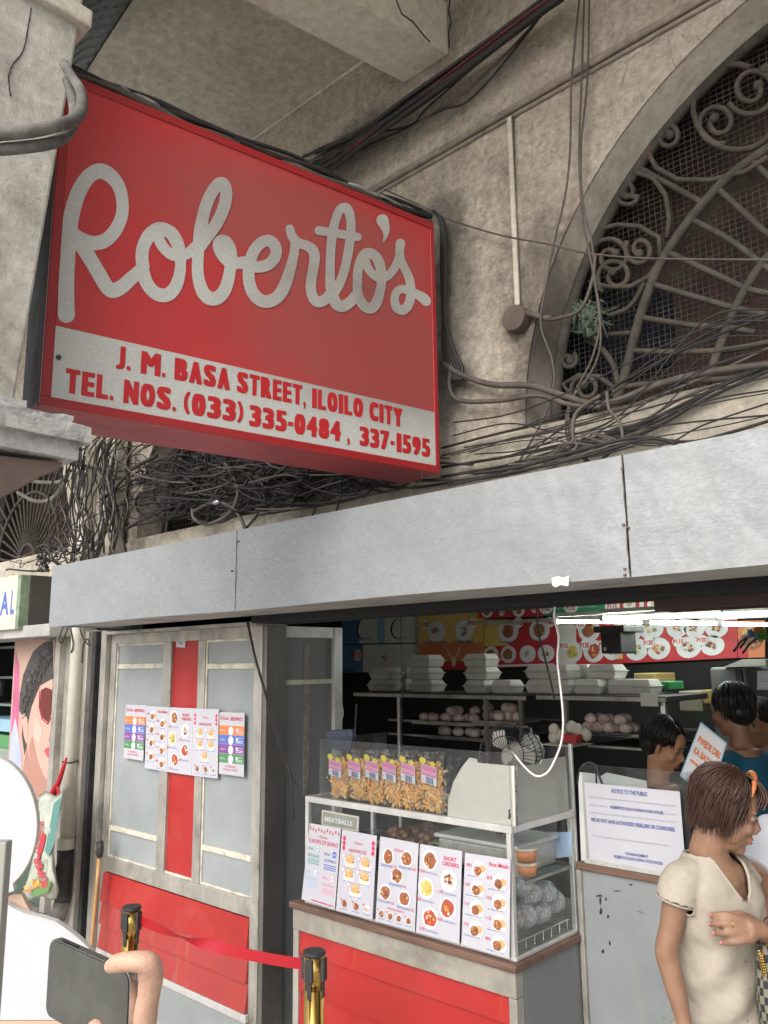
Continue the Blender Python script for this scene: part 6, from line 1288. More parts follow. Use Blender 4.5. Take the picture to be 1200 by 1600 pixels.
# bamboo broom handle
bh = thing('broom', 'bamboo broom handle with a black grip leaning in the shutter track', 'broom', PY(145, 1500, 2.31)); build(MB('bamboo').tube([PY(155, 1340, 2.31), PY(150, 1400, 2.31), PY(143, 1475, 2.30), PY(139, 1520, 2.29)], .011, 8), 'handle', bh, smooth=True)
build(MB('blackrub').tube([PY(x, y, 2.31) for x, y in ((156, 1315), (157, 1325), (155, 1332), (156, 1340))], [.02, .018, .022, .014], 8), 'grip', bh, smooth=True)
# =================================================================== WHITE STANDEE in the lower left foreground
P('standee', (.62, .63, .67), rough=.6, var=.04, vs=6); P('standee_edge', (.5, .42, .3)); P('standee_skin', (.62, .45, .33)); P('greypost', (.33, .33, .29), rough=.5)
TS = 1.25
def slab_d(px, t, m, th): return MB(m).slab([PD(x, y, t) for x, y in px], HEAD, th)
sd = thing('cutout_standee', 'large white rounded cutout board at the lower left', 'standee', PD(40, 1600, TS))
circ = [(-26+84*math.cos(a), 1288+110*math.sin(a)) for a in [math.radians(d) for d in range(-95, 62, 8)]]
head_ = [(-60, 1178)]+circ+[(22, 1392), (8, 1398), (-60, 1398)]
build(slab_d(head_, TS, 'standee', .012), 'head_panel', sd, bev=.001)
build(slab_d([(-60, 1380), (8, 1392), (12, 1400), (24, 1396), (34, 1398), (40, 1412), (48, 1424), (30, 1440), (-60, 1440)], TS+.013, 'standee_skin', .01), 'neck_panel', sd)
build(slab_d([(-60, 1412), (10, 1412), (22, 1420), (34, 1425), (60, 1431), (88, 1440), (105, 1452), (122, 1465), (138, 1480), (150, 1500), (158, 1540), (162, 1594), (-60, 1594)], TS-.002, 'standee', .012), 'body_panel', sd, bev=.001)
mb = MB('standee_edge'); mb.tube([PD(x, y, TS-.001) for x, y in circ], .0009, 5); mb.tube([PD(x, y, TS-.003) for x, y in ((34, 1425), (60, 1431), (88, 1440), (105, 1452), (122, 1465), (138, 1480), (150, 1500))], .0009, 5); build(mb, 'edging', sd)
build(slab_d([(-60, 1595), (162, 1595), (170, 1800), (-60, 1800)], TS-.002, 'standee_skin', .012), 'base_panel', sd)
a_, b_ = PD(-14, 1316, 1.1), PD(10, 1316, 1.1); build(MB('greypost').slab([a_, b_, Vector((b_.x, b_.y, .12)), Vector((a_.x, a_.y, .12))], HEAD, .02), 'grey_post', label='flat grey post at the extreme lower left corner', cat='post', bev=.002)
# =================================================================== STANCHIONS + BELT
gs = 'brass barrier posts of the red belt'
def post(px, py, t, lab):
    c = PD(px, py, t); r = .034; tt = thing('barrier_post', lab, 'barrier post', (c.x, c.y, 0), gs); x, y, z = c
    build(MB('gold').lathe((x, y, .02), [(.03, 0), (.03, z-.12)], 28), 'tube', tt, smooth=True)
    build(MB('gold').lathe((x, y, z-.098), [(.031, 0), (.031, .088)], 28), 'head', tt, smooth=True)
    build(MB('blackrub').lathe((x, y, z-.009), [(.032, 0), (.034, .004), (.033, .012), (.001, .0125)], 28), 'cap', tt)
    for k in range(4):
        a = math.radians(20+90*k); u = Vector((math.cos(a), math.sin(a), 0)); v = Vector((-u.y, u.x, 0)); p = Vector((x, y, z-.075)); w_ = .0125
        mb = MB('blackrub'); c8 = [p+u*(.026 if i < 2 else .038)+v*(w_ if i in (0, 3) else -w_) for i in range(4)]; mb.slab(c8, (0, 0, 1), .062); build(mb, 'belt_clip', tt, bev=.002)
        mb = MB('blackrub'); c8 = [p+Vector((0, 0, -.045))+u*(.029 if i < 2 else .0325)+v*(w_*.5 if i in (0, 3) else -w_*.5) for i in range(4)]; mb.slab(c8, (0, 0, 1), .044); build(mb, 'slot', tt)
    build(MB('gold').lathe((x, y, .125), [(.17, 0), (.17, .01), (.12, .03), (.04, .045)], 32), 'base', tt, smooth=True); return Vector((x, y, z))
p1 = post(206, 1417, 2.92, 'left brass barrier post in front of the red door slats'); p2 = post(491, 1487, 2.42, 'right brass barrier post in front of the food counter')
mb = MB('belt'); N_ = 48; q1, q2 = p1+Vector((.03, .02, -.045)), p2+Vector((-.035, -.01, -.04)); vs = []; fs = []
for k in range(N_+1):
    t = k/N_; c = q1.lerp(q2, t); c.z -= .018*4*t*(1-t); ang = math.pi*(1/(1+math.exp(-(t-.36)*11)))+.25*t; wd = .018
    d = (q2-q1).normalized(); up = Vector((0, 0, 1)); sd_ = d.cross(up).normalized(); e = up*math.cos(ang)+sd_*math.sin(ang); vs += [c+e*wd, c-e*wd]
for k in range(N_): fs.append((2*k, 2*k+2, 2*k+3, 2*k+1))
mb.add(vs, fs)
def sol(o): m_ = o.modifiers.new('s', 'SOLIDIFY'); m_.thickness = .0012
build(mb, 'barrier_belt', label='twisted red belt stretched between the two brass posts', cat='belt', norm=False, mods=sol)
# =================================================================== PEOPLE
random.seed(21)
def frame(fwd, up=(0, 0, 1), roll=0):
    f = Vector(fwd).normalized(); l = Vector(up).cross(f).normalized(); u = f.cross(l)
    if roll: Q = Matrix.Rotation(roll, 3, f); l = Q @ l; u = Q @ u
    return Matrix((f, l, u)).transposed()
def remesh(vox, smooth=6, extra=None):
    def f(o):
        m = o.modifiers.new('remesh', 'REMESH'); m.mode = 'VOXEL'; m.voxel_size = vox; m.use_smooth_shade = True
        s = o.modifiers.new('smooth', 'SMOOTH'); s.factor = .5; s.iterations = smooth
        if extra: extra(o)
    return f
def wrinkle(scale, strength, depth=2):
    def f(o):
        tx = bpy.data.textures.new('wr', 'CLOUDS'); tx.noise_scale = scale; tx.noise_depth = depth
        d = o.modifiers.new('disp', 'DISPLACE'); d.texture = tx; d.strength = strength; d.mid_level = .5; d.texture_coords = 'LOCAL'
    return f
def head_into(mb, O, R, s, thin=1.0):
    def p(x, y, z): return Vector(O)+R @ (Vector((x, y, z))*s)
    def e(c, r, rot=None): mb.ell(p(*c), r[0]*s, r[1]*s, r[2]*s, R=R @ rot if rot else R, nu=20, nv=14)
    e((-.012, 0, .035), (.094, .074, .083)); e((.032, 0, -.012), (.056, .06*thin, .082)); e((.028, 0, -.06), (.05, .05*thin, .048)); e((.062, 0, -.092), (.022, .02, .02))
    e((.055, 0, .045), (.036, .055, .045)); e((.072, .03, .026), (.014, .022, .008)); e((.072, -.03, .026), (.014, .022, .008))
    mb.tube([p(.083, 0, .022), p(.093, 0, .003), p(.104, 0, -.016), p(.11, 0, -.026)], [.007*s, .009*s, .011*s, .012*s], 10)
    for q in (-1, 1):
        e((.098, q*.012, -.03), (.011, .008, .008)); e((.06, q*.036, -.022), (.026, .024, .022)); e((.02, q*.045, -.05), (.03, .014, .03))
        e((-.004, q*.074, -.008), (.012, .007, .03), Matrix.Rotation(-.15, 3, 'Y')); e((-.012, q*.079, .006), (.014, .006, .018)); e((-.002, q*.072, -.032), (.008, .006, .01))
    e((.082, 0, -.052), (.016, .024, .012)); e((.08, 0, -.066), (.014, .02, .008))
def face_parts(par, O, R, s, lip='lipc', brow='hairb'):
    def p(x, y, z): return Vector(O)+R @ (Vector((x, y, z))*s)
    for q in (-1, 1):
        mb = MB('eyew'); mb.ell(p(.073, q*.031, .008), .0125*s, .0125*s, .0105*s, R=R, nu=14, nv=10); mb.use('iris').ell(p(.0825, q*.0335, .007), .0045*s, .0055*s, .0055*s, R=R, nu=10, nv=8); build(mb, 'eye', par, smooth=True)
        mb = MB('lidc'); mb.tube([p(.0785, q*.02, .011), p(.0865, q*.03, .0165), p(.081, q*.042, .012), p(.073, q*.047, .006)], [.001*s, .0026*s, .0024*s, .001*s], 6); mb.tube([p(.079, q*.021, .003), p(.0845, q*.031, .0), p(.079, q*.042, .001)], [.0008*s, .0018*s, .0008*s], 6); build(mb, 'eyelid', par, smooth=True)
        mb = MB(brow); mb.tube([p(.088, q*.016, .03), p(.089, q*.03, .036), p(.08, q*.046, .033)], [.0015*s, .003*s, .001*s], 6); build(mb, 'eyebrow', par, smooth=True)
    mb = MB(lip); mb.tube([p(.084, -.021, -.0575), p(.0945, -.008, -.053), p(.0965, 0, -.0545), p(.0945, .008, -.053), p(.084, .021, -.0575)], [.001*s, .004*s, .004*s, .004*s, .001*s], 8)
    mb.tube([p(.084, -.02, -.0595), p(.093, -.008, -.0645), p(.094, .008, -.0645), p(.084, .02, -.0595)], [.001*s, .0045*s, .0045*s, .001*s], 8); build(mb, 'lips', par, smooth=True)
P('eyew', (.26, .23, .2), rough=.3); P('iris', (.02, .012, .008), rough=.1); P('lipc', (.4, .14, .1), rough=.4); P('lidc', (.3, .15, .09), rough=.5)
def hair_obj(par, O, R, s, m, length, n=320, nape=-.11, part=0, wave=.006, front=.35, tight=1.0, rs=1.0):
    """strands following the skull from the crown outwards, ends at varied height"""
    def p(v): return Vector(O)+R @ (Vector(v)*s)
    mb = MB(m); mb.ell(p((-.024, 0, .046)), .098*s, .083*s, .084*s, R=R, nu=24, nv=16); mb.ell(p((-.05, 0, -.005)), .068*s, .074*s, .07*s, R=R, nu=20, nv=14)
    build(mb, 'hair', par, smooth=True)
    mb = MB(m)
    for k in range(n):
        a = ru(front, 2*math.pi-front); r = ru(.0022, .0045)*s*rs; pts = []; ph = ru(0, 6); up = ru(.985, 1.08)*tight; sh = ru(-.03, .02)
        zend = nape+ru(-.012, .03)+(.05 if abs(a-math.pi) > 1.9 else 0); wv = wave*ru(.3, 1.4)
        for j in range(13):
            t = j/12; th = .08+t*1.5
            if t < .72: q = t/.72; th = .05+q*1.5; x = -.024+.104*math.sin(th)*math.cos(a)*up; y = .088*math.sin(th)*math.sin(a)*up; z = .046+.092*math.cos(th)*up; lx, ly, lz = x, y, z
            else: q = (t-.72)/.28; x = lx+.022*q*(1 if math.cos(a) < 0 else .2)+sh*q*.4; y = ly*(1-.16*q); z = lz+(zend-lz)*q
            pts.append(p((x+wv*math.sin(ph+t*7), y+wv*math.cos(ph*1.3+t*6), z)))
        mb.tube(pts, [r]*11+[r*.6, r*.12], 4, False)
    o = build(mb, 'hair_strands', par, smooth=True, norm=False); return o
def finger(mb, pts, r0, r1): mb.tube([Vector(p) for p in cr([tuple(p) for p in pts], 5)], None or [r0+(r1-r0)*k/(5*(len(pts)-1)) for k in range(5*(len(pts)-1)+1)], 10); mb.ell(pts[-1], r1*1.02, r1*1.02, r1*1.02, nu=10, nv=8)
# ---- elderly woman in the cream knit top
T0 = 2.15; XRV, DPV = RIGHT0, HEAD
def W(px, py, t=T0): return PD(px, py, t)
wl = 'older woman in a cream button top with brown bobbed hair and an orange hair clip'
G0 = W(1112, 1600); wm = thing('person', wl, 'person', (G0.x, G0.y, .12))
Fv = (XRV*.52-DPV*.854).normalized(); Lv = (XRV*.854+DPV*.52).normalized()
HS = .87; HO = W(1136, 1270); HR = frame(XRV*.97-DPV*.16+Vector((0, 0, -.3)), roll=0) @ Matrix.Diagonal((.88, .92, .99))
SH = PD(1112, 1352, T0); zof = lambda y: PD(1112, y, T0).z
def ctr(x, y, t=T0): p = PD(x, y, t); return p
sR = ctr(1112, 1364)-Lv*.122; sL = ctr(1112, 1362)+Lv*.105
elR, wrR = W(1041, 1486, 2.07), W(1070, 1602, 2.02); haR = W(1082, 1650, 2.0)
elL, wrL = W(1232, 1530, 2.16), W(1192, 1453, 1.99)
mb = MB('skin'); head_into(mb, HO, HR, HS, .93)
hp = lambda x, y, z: HO+HR @ (Vector((x, y, z))*HS)
# neck and upper chest
mb.tube([hp(-.02, 0, -.03), hp(-.035, 0, -.075), ctr(1106, 1326), ctr(1110, 1350)], [.05, .044, .047, .06], 16)
mb.ell(ctr(1114, 1372)+Fv*.0, .078, .1, .06, R=frame(Fv), nu=20, nv=12); mb.ell(ctr(1118, 1395)+Fv*.012, .07, .085, .08, R=frame(Fv), nu=20, nv=12)
mb.ell(sR+Vector((0, 0, -.015)), .03, .03, .035, nu=14, nv=10); q_ = cr([(*(sR+Vector((0, 0, -.012))), .03), (*sR.lerp(elR, .3), .034), (*sR.lerp(elR, .7), .029), (*elR, .0285), (*elR.lerp(wrR, .3), .0275), (*elR.lerp(wrR, .7), .023), (*wrR, .019), (*haR, .022)], 6); mb.tube([Vector(a[:3]) for a in q_], [float(a[3]) for a in q_], 18)
palmR = haR+Vector((0, 0, -.02)); mb.ell(palmR, .016, .034, .045, R=frame(Fv), nu=14, nv=10)
for j in range(4): b0 = palmR+Fv*(.022-.015*j)+Vector((0, 0, -.035)); finger(mb, [b0, b0+Vector((0, 0, -.03))+Fv*.004, b0+Vector((0, 0, -.058))-Lv*-.008, b0+Vector((0, 0, -.075+.004*abs(j-1)))+Lv*.016], .0085, .0065)
finger(mb, [palmR+Fv*.02+Vector((0, 0, .01)), palmR+Fv*.04+Vector((0, 0, -.02)), palmR+Fv*.038+Vector((0, 0, -.05))], .010, .0075)
mb.tube([sL, sL.lerp(elL, .5), elL], [.04, .037, .031], 14); mb.tube([elL, elL.lerp(wrL, .5), wrL], [.031, .029, .021], 14)
# left hand: back of hand to camera, fingers curled to image left
hd = (W(1128, 1450, 1.97)-wrL).normalized(); hn = (-DPV+Vector((0, 0, .35))); hn = (hn-hd*hn.dot(hd)).normalized(); hsd = hd.cross(hn).normalized()
if hsd.z < 0: hsd = -hsd                      # towards the index finger (upwards)
def hw(a, b, c): return wrL+hd*a+hsd*b+hn*c
mb.tube([wrL-hd*.005, hw(.02, .002, .0), hw(.045, .0, 0)], [.021, .024, .026], 14); mb.ell(hw(.045, 0, 0), .036, .035, .016, R=Matrix((hd, hsd, hn)).transposed(), nu=18, nv=12)
fs_ = [(.026, .0, 1), (.009, .003, 1.06), (-.009, .0, 1.0), (-.026, -.006, .82)]
tips = []
for j, (sb, back, ln) in enumerate(fs_):
    b0 = hw(.068+back, sb, .004); q1 = b0+hd*.026*ln-hn*.006+hsd*(.003*(1.5-j)); q2 = q1+hd*.015*ln-hn*.017*ln; q3 = q2+hd*.004-hn*.018*ln; finger(mb, [hw(.04, sb*.8, .003), b0, q1, q2, q3], .0098, .0072); tips.append((q1, q2, q3))
finger(mb, [hw(.012, .016, -.006), hw(.04, .032, -.016), hw(.064, .032, -.026), hw(.084, .024, -.034)], .0125, .0085)
P('wskin', (.26, .145, .09), rough=.5, var=.2, vs=18, bmp=.3, bs=90); mb.mats = [MT['wskin']]
build(mb, 'body', wm, mods=remesh(.0042, 9)); face_parts(wm, HO, HR, HS)
P('nailc', (.55, .2, .22), rough=.25)
for q1, q2, q3 in tips: build(MB('nailc').ell(q3.lerp(q2, .25)+hd*.0055, .0022, .0045, .0055, R=Matrix((hd, hsd, hn)).transposed(), nu=10, nv=8), 'fingernail', wm, smooth=True)
build(MB('gold').tube([tips[1][0].lerp(hw(.068, .009, .004), .4)+(hsd*math.cos(a)*.011+hn*math.sin(a)*.0105) for a in [6.28*k/16 for k in range(17)]], .0012, 6), 'ring', wm, smooth=True)
bw = wrL-hd*.014; build(MB('gold').tube([bw+(hsd*math.cos(a)*.032+hn*math.sin(a)*.028)-hd*.012*math.cos(a) for a in [6.28*k/28 for k in range(29)]], .0024, 7), 'bracelet', wm, smooth=True)
# clothing: loft of the torso, cut open at the neck
def torso(rings, par, m, name, vox=None, vcut=None, n=40, mods=None):
    mb = MB(m); vs = []; fs = []; keep = []
    for (c, a, b_, fo) in rings:
        for j in range(n):
            q = 2*math.pi*j/n; cx_, sy_ = math.cos(q), math.sin(q); ex = .85
            X_ = math.copysign(abs(cx_)**ex, cx_)*b_; Y_ = math.copysign(abs(sy_)**ex, sy_)*a
            vs.append(c+Fv*(X_*.95+fo)+Lv*Y_*.82)
    for k in range(len(rings)-1):
        for j in range(n): fs.append((k*n+j, k*n+(j+1) % n, (k+1)*n+(j+1) % n, (k+1)*n+j))
    fs += [tuple(range(n-1, -1, -1)), tuple((len(rings)-1)*n+j for j in range(n))]
    mb.add(vs, fs); return mb
R_ = [(1318, 1106, .052, .05, 0), (1330, 1108, .075, .062, 0), (1342, 1109, .102, .068, 0), (1356, 1110, .135, .077, 0), (1375, 1112, .162, .09, .004), (1400, 1114, .16, .102, .01), (1430, 1116, .15, .108, .012), (1465, 1119, .143, .106, .01), (1500, 1121, .142, .106, .01), (1545, 1122, .148, .112, .012), (1600, 1124, .156, .12, .014), (1622, 1124, .158, .122, .014)]
rings = [(ctr(x, y), a, b_, fo) for y, x, a, b_, fo in R_][::-1]
mbs = torso(rings, wm, 'linen', 'top')
for S_, E_, q in ((sR, elR, -1), (sL, elL, 1)):
    dirn = (E_-S_).normalized(); qq = cr([(*(ctr(1109, 1348)+Lv*q*.045), .035), (*(S_-Lv*q*.055+Vector((0, 0, .012))), .039), (*(S_-Lv*q*.015+Vector((0, 0, 0))), .046), (*(S_+dirn*.03-Lv*q*.002), .048), (*(S_+dirn*.066+Lv*q*.002), .049)], 5); mbs.tube([Vector(a[:3]) for a in qq], [float(a[3]) for a in qq], 20)
me = mbs.mesh('tmp', (0, 0, 0)); fixn(me); to = bpy.data.objects.new('tmp', me); COL.objects.link(to); remesh(.0055, 7)(to)
bpy.context.view_layer.update(); dg = bpy.context.evaluated_depsgraph_get(); ev = bpy.data.meshes.new_from_object(to.evaluated_get(dg)); bpy.data.objects.remove(to)
neckc = ctr(1110, 1330)
V0 = ctr(1110, 1326)+Fv*.06; vdeep = zof(1392); ztop_ = zof(1322)
def vhalf(z): return .004+.062*max(0, (z-vdeep)/(ztop_-vdeep))**.8
bm = bmesh.new(); bm.from_mesh(ev); kill = []
for v in bm.verts:
    d = v.co-ctr(1110, 1400); f_, l_ = d.dot(Fv), d.dot(Lv); z = v.co.z
    if z > vdeep and f_ > .0 and abs(l_) < vhalf(z) and z < ztop_+.05: kill.append(v); continue
    if z > zof(1330) and (v.co-neckc).xy.length < .066: kill.append(v); continue
    for S_, E_, q in ((sR, elR, -1), (sL, elL, 1)):
        dd = (E_-S_).normalized(); t_ = (v.co-S_).dot(dd)
        if t_ > .052 and (v.co-S_).dot(Lv)*q > .014 and ((v.co-S_)-dd*t_).length < .05 and t_ < .08: kill.append(v); break
    if z < zof(1620): kill.append(v)
bmesh.ops.delete(bm, geom=list(set(kill)), context='VERTS')
# folds
for v in bm.verts:
    d = v.co-ctr(1110, 1400); l_ = d.dot(Lv); f_ = d.dot(Fv); z = d.z
    k1 = noise.noise(Vector((l_*5+z*3, f_*5, z*2+4)))
    w_ = .007*math.sin(l_*30+z*18+f_*16+k1*5)*min(1, max(.15, (.03-z)*5))+.008*noise.noise(Vector((l_*9, f_*9, z*5)))+.0045*math.sin(z*48-l_*42+k1*6)*max(0, min(1, (-z+.02)*6))+.003*noise.noise(v.co*30); v.co += v.normal*w_
bm.to_mesh(ev); bm.free(); ev.materials.clear(); ev.materials.append(MT['linen']); L_ = top(wm)
for v in ev.vertices: v.co -= L_
ev.polygons.foreach_set('use_smooth', [True]*len(ev.polygons)); o = bpy.data.objects.new('top', ev); COL.objects.link(o); o.parent = wm
m_ = o.modifiers.new('sm', 'SMOOTH'); m_.iterations = 3; m_ = o.modifiers.new('s', 'SOLIDIFY'); m_.thickness = .003; m_.offset = 1
TOPO = o
from mathutils.bvhtree import BVHTree
def snap(bvh, p, d, lift=.002):
    h = bvh.ray_cast(p+d*.3, -d); return (h[0]+d*lift) if h[0] else p
bmt = bmesh.new(); bmt.from_mesh(ev); bvh = BVHTree.FromBMesh(bmt)
def onshirt(f_dir, l, z, lift=.003):
    base = ctr(1110, 1400); o_ = Vector((base.x, base.y, z))+Lv*l-L_; h = bvh.ray_cast(o_+Fv*.4, -Fv); return (h[0]+Fv*lift+L_) if h[0] else None
# button band and v-neck edge
for sg_ in (-1, 1):
    pts = []
    for k in range(11):
        z = vdeep+(zof(1340)-vdeep)*k/10; pt = onshirt(Fv, sg_*(vhalf(z)+.009), z, .001)
        if pt: pts.append(pt)
    if len(pts) > 2: build(MB('linen').tube(pts, .0048, 6), 'neck_edge', wm, smooth=True)
pts = [onshirt(Fv, .006, zof(y), .0012) for y in range(1394, 1618, 8)]; pts = [p for p in pts if p]
if len(pts) > 2: build(MB('linen').tube(pts, .0022, 5), 'button_band', wm, smooth=True)
P('btn', (.13, .1, .07), rough=.3)
for y in (1394, 1436, 1478, 1520, 1562):
    pt = onshirt(Fv, -.002, zof(y), .0)
    if pt: build(MB('btn').lathe(pt, [(.0058, 0), (.0062, .0015), (.005, .003), (.003, .0022)], 14, tuple(Fv)), 'button', wm)
for S_, E_ in ((sR, elR),):
    dd = (E_-S_).normalized(); n1 = dd.orthogonal().normalized(); n2 = dd.cross(n1); c = S_+dd*.053-Lv*.001
    build(MB('linen').tube([c+(n1*math.cos(a)+n2*math.sin(a))*.0475 for a in [6.2832*k/32 for k in range(33)]], .0032, 7), 'sleeve_edge', wm, smooth=True)
bmt.free()
# trousers and shoes (below the frame)
P('trouser', (.16, .12, .08), rough=.9); mb = MB('trouser'); hc = ctr(1122, 1612); gz = .12
mb.ell(hc+Vector((0, 0, -.06)), .105, .15, .14, R=frame(Fv), nu=20, nv=14)
for q in (-1, 1):
    h0 = Vector((hc.x, hc.y, hc.z-.08))+Lv*q*.075; k0 = Vector((h0.x, h0.y, (h0.z+gz)/2+.02))+Fv*.02; mb.tube([h0, k0, Vector((h0.x, h0.y, gz+.08))], [.085, .062, .05], 16)
build(mb, 'trousers', wm, mods=remesh(.012, 4))
mb = MB('blackrub')
for q in (-1, 1): c = Vector((hc.x, hc.y, gz+.035))+Lv*q*.075+Fv*.05; m2 = MB('blackrub').ell(c, .13, .045, .035, R=frame(Fv), nu=16, nv=10); build(m2, 'shoe', wm, smooth=True)
hair_obj(wm, HO, HR, HS, 'hairb', 1, 1000, -.068, wave=.012, front=.95, tight=.98, rs=.42)
mb = MB('hairb')
for k in range(60):   # front hair falling over the temple
    y_ = ru(-.07, .05); x0 = ru(.02, .045); c_ = [hp(x0, y_*.7, .128), hp(x0+.035, y_*.95, .112), hp(x0+.052+ru(0, .008), y_*1.05, .08), hp(x0+.05, y_*1.15-.004, .045+ru(-.01, .02))]; mb.tube([Vector(q) for q in cr([tuple(q) for q in c_], 4)], ru(.002, .0035), 4, False)
build(mb, 'front_hair', wm, smooth=True, norm=False)
P('clip', (.5, .16, .05), rough=.3, var=.4, vs=40)
mb = MB('clip'); pts = [hp(.04+.012*math.sin(a), -.084*math.cos(a), .05+.086*math.sin(a)) for k, a in enumerate([math.radians(d) for d in range(15, 166, 10)])]
for k, p_ in enumerate(pts[:-1]): pass
mb.tube(pts, [.003+.0055*math.sin(math.pi*k/(len(pts)-1))**.7 for k in range(len(pts))], 8); build(mb, 'hair_clip', wm, smooth=True)
# ---- simple figures inside (continuous bodies)
def bust(label, px, py, t, s, facing, skin, hair, shirt, tilt=0, sh=.19, hairlen=-.06, group=None, n=180, arms=True, glasses=False, long_=False, lean=0):
    O = PD(px, py, t); f = Vector((facing[0], facing[1], 0)); f = (XRV*f.x+DPV*f.y).normalized(); R = frame(f+Vector((0, 0, tilt))); l = Vector((0, 0, 1)).cross(f)
    t_ = thing('person', label, 'person', (O.x, O.y, .1), group)
    p = lambda x, y, z: O+R @ (Vector((x, y, z))*s)
    N_ = Vector((O.x, O.y, O.z-.17))-f*.035; mb = MB(skin); head_into(mb, O, R, s); mb.tube([p(-.015, 0, -.04), N_+Vector((0, 0, .06)), N_+Vector((0, 0, -.02))], [.048, .05, .055], 14)
    S2 = [N_+l*q*sh+Vector((0, 0, -.07)) for q in (-1, 1)]; el = [S2[k]+Vector((0, 0, -.27))+f*.04 for k in (0, 1)]; wr = [el[k]+f*.2+Vector((0, 0, -.05))-l*(k*2-1)*.06 for k in (0, 1)]
    for k in (0, 1):
        mb.tube([S2[k], el[k], wr[k]], [.042, .036, .025], 12); mb.ell(wr[k]+f*.05, .045, .03, .016, R=frame(f), nu=12, nv=8)
        for j in range(4): b0 = wr[k]+f*.08+l*(.024-.016*j); finger(mb, [b0, b0+f*.03-Vector((0, 0, .008)), b0+f*.045-Vector((0, 0, .025))], .0085, .007)
        finger(mb, [wr[k]+f*.03-l*(k*2-1)*.02, wr[k]+f*.055-l*(k*2-1)*.045, wr[k]+f*.08-l*(k*2-1)*.05], .011, .008)
    for k in (-1, 1): hb = N_+l*k*.09+Vector((0, 0, -.62)); mb.tube([hb, Vector((hb.x, hb.y, .2)), Vector((hb.x, hb.y, .14))+f*.08], [.08, .045, .04], 12)
    mb.tube([N_, N_+Vector((0, 0, -.6))], [.09, .12], 14); build(mb, 'body', t_, mods=remesh(.009, 3))
    mb = MB(shirt); mb.tube([N_+Vector((0, 0, -.01)), N_+Vector((0, 0, -.05)), N_+Vector((0, 0, -.2)), N_+Vector((0, 0, -.42)), N_+Vector((0, 0, -.66))], [.06, .11, .145, .14, .15], 20)
    for k in (0, 1): mb.tube([N_+Vector((0, 0, -.05)), S2[k], S2[k].lerp(el[k], .65)], [.06, .066, .06], 14)
    for k in (-1, 1): hb = N_+l*k*.09+Vector((0, 0, -.6)); mb.tube([hb, Vector((hb.x, hb.y, .2))], [.1, .06], 12)
    build(mb, 'clothes', t_, mods=remesh(.012, 5)); face_parts(t_, O, R, s, brow=hair); hair_obj(t_, O, R, s, hair, 1, n, hairlen, wave=.003, front=.7)
    if glasses:
        mb = MB('blackrub')
        for q in (-1, 1): mb.tube([p(.095, q*.033+.02*math.cos(a), .008+.015*math.sin(a)) for a in [6.28*k/14 for k in range(15)]], .0015, 4); mb.tube([p(.095, q*.052, .012), p(.0, q*.08, .01)], .0015, 4)
        build(mb, 'glasses', t_, smooth=True)
    return t_
P('sh_black', (.012, .012, .013), rough=.9); P('sh_teal', (.015, .12, .2), rough=.9); P('sh_white', (.62, .63, .68), rough=.85); P('sh_dark', (.03, .035, .04), rough=.9)
bust('woman with tied dark hair looking down behind the notice screen', 1037, 1166, 3.75, .95, (.75, -.6), 'skin', 'hairk', 'sh_black', -.45, hairlen=-.03)
bust('person in a blue shirt facing away beside the tall fridge', 1143, 1112, 4.0, 1.0, (-.5, .75), 'skin_d', 'hairk', 'sh_teal', -.15, sh=.17, hairlen=-.04, glasses=True)
bust('dark haired man near the right edge looking left', 1184, 1132, 4.3, 1.0, (-.8, -.5), 'skin_d', 'hairk', 'sh_dark', -.1, hairlen=-.03)
bust('person standing farthest back at the right edge with short black hair', 1196, 1095, 4.9, .95, (-.6, -.6), 'skin_d', 'hairk', 'sh_dark', 0, hairlen=-.03, n=120)
# ---- person in white at the right edge: mostly outside the frame
pw = thing('person', 'person in a white short sleeved shirt cut by the right edge beside the older woman', 'person', (lambda q: (q.x, q.y, .12))(PD(1290, 1500, 2.45)))
c0 = PD(1275, 1270, 2.45); f_ = (-XRV*.7+DPV*.4).normalized(); l_ = Vector((0, 0, 1)).cross(f_); Rw = frame(f_)
mb = MB('skin_d'); HOw = c0+Vector((0, 0, .17)); head_into(mb, HOw, Rw, 1.0); mb.tube([HOw+Vector((0, 0, -.05)), c0], [.05, .055], 12)
sW = PD(1208, 1315, 2.4); eW = PD(1172, 1378, 2.34); wW = PD(1215, 1400, 2.2); mb.tube([c0+Vector((0, 0, -.1)), sW, sW.lerp(eW, .6), eW], [.06, .046, .042, .036], 14); mb.tube([eW, eW.lerp(wW, .4), wW], [.036, .035, .026], 14)
hdw = (wW-eW).normalized(); mb.ell(wW+hdw*.05, .045, .03, .02, R=frame(hdw), nu=14, nv=10)
for j in range(4): b0 = wW+hdw*.08+Vector((0, 0, .022-.015*j)); finger(mb, [b0, b0+hdw*.03, b0+hdw*.05-DPV*-.012], .0088, .0072)
finger(mb, [wW+hdw*.03+Vector((0, 0, .02)), wW+hdw*.055+Vector((0, 0, .045)), wW+hdw*.08+Vector((0, 0, .05))], .011, .008)
for q in (-1, 1): hb = c0+l_*q*.09+Vector((0, 0, -.7)); mb.tube([hb, Vector((hb.x, hb.y, .2)), Vector((hb.x, hb.y, .16))+f_*.1], [.08, .05, .04], 12)
mb.tube([c0, c0+Vector((0, 0, -.7))], [.1, .12], 14); build(mb, 'body', pw, mods=remesh(.006, 4)); face_parts(pw, HOw, Rw, 1.0, brow='hairk'); hair_obj(pw, HOw, Rw, 1.0, 'hairk', 1, 160, -.04, wave=.003)
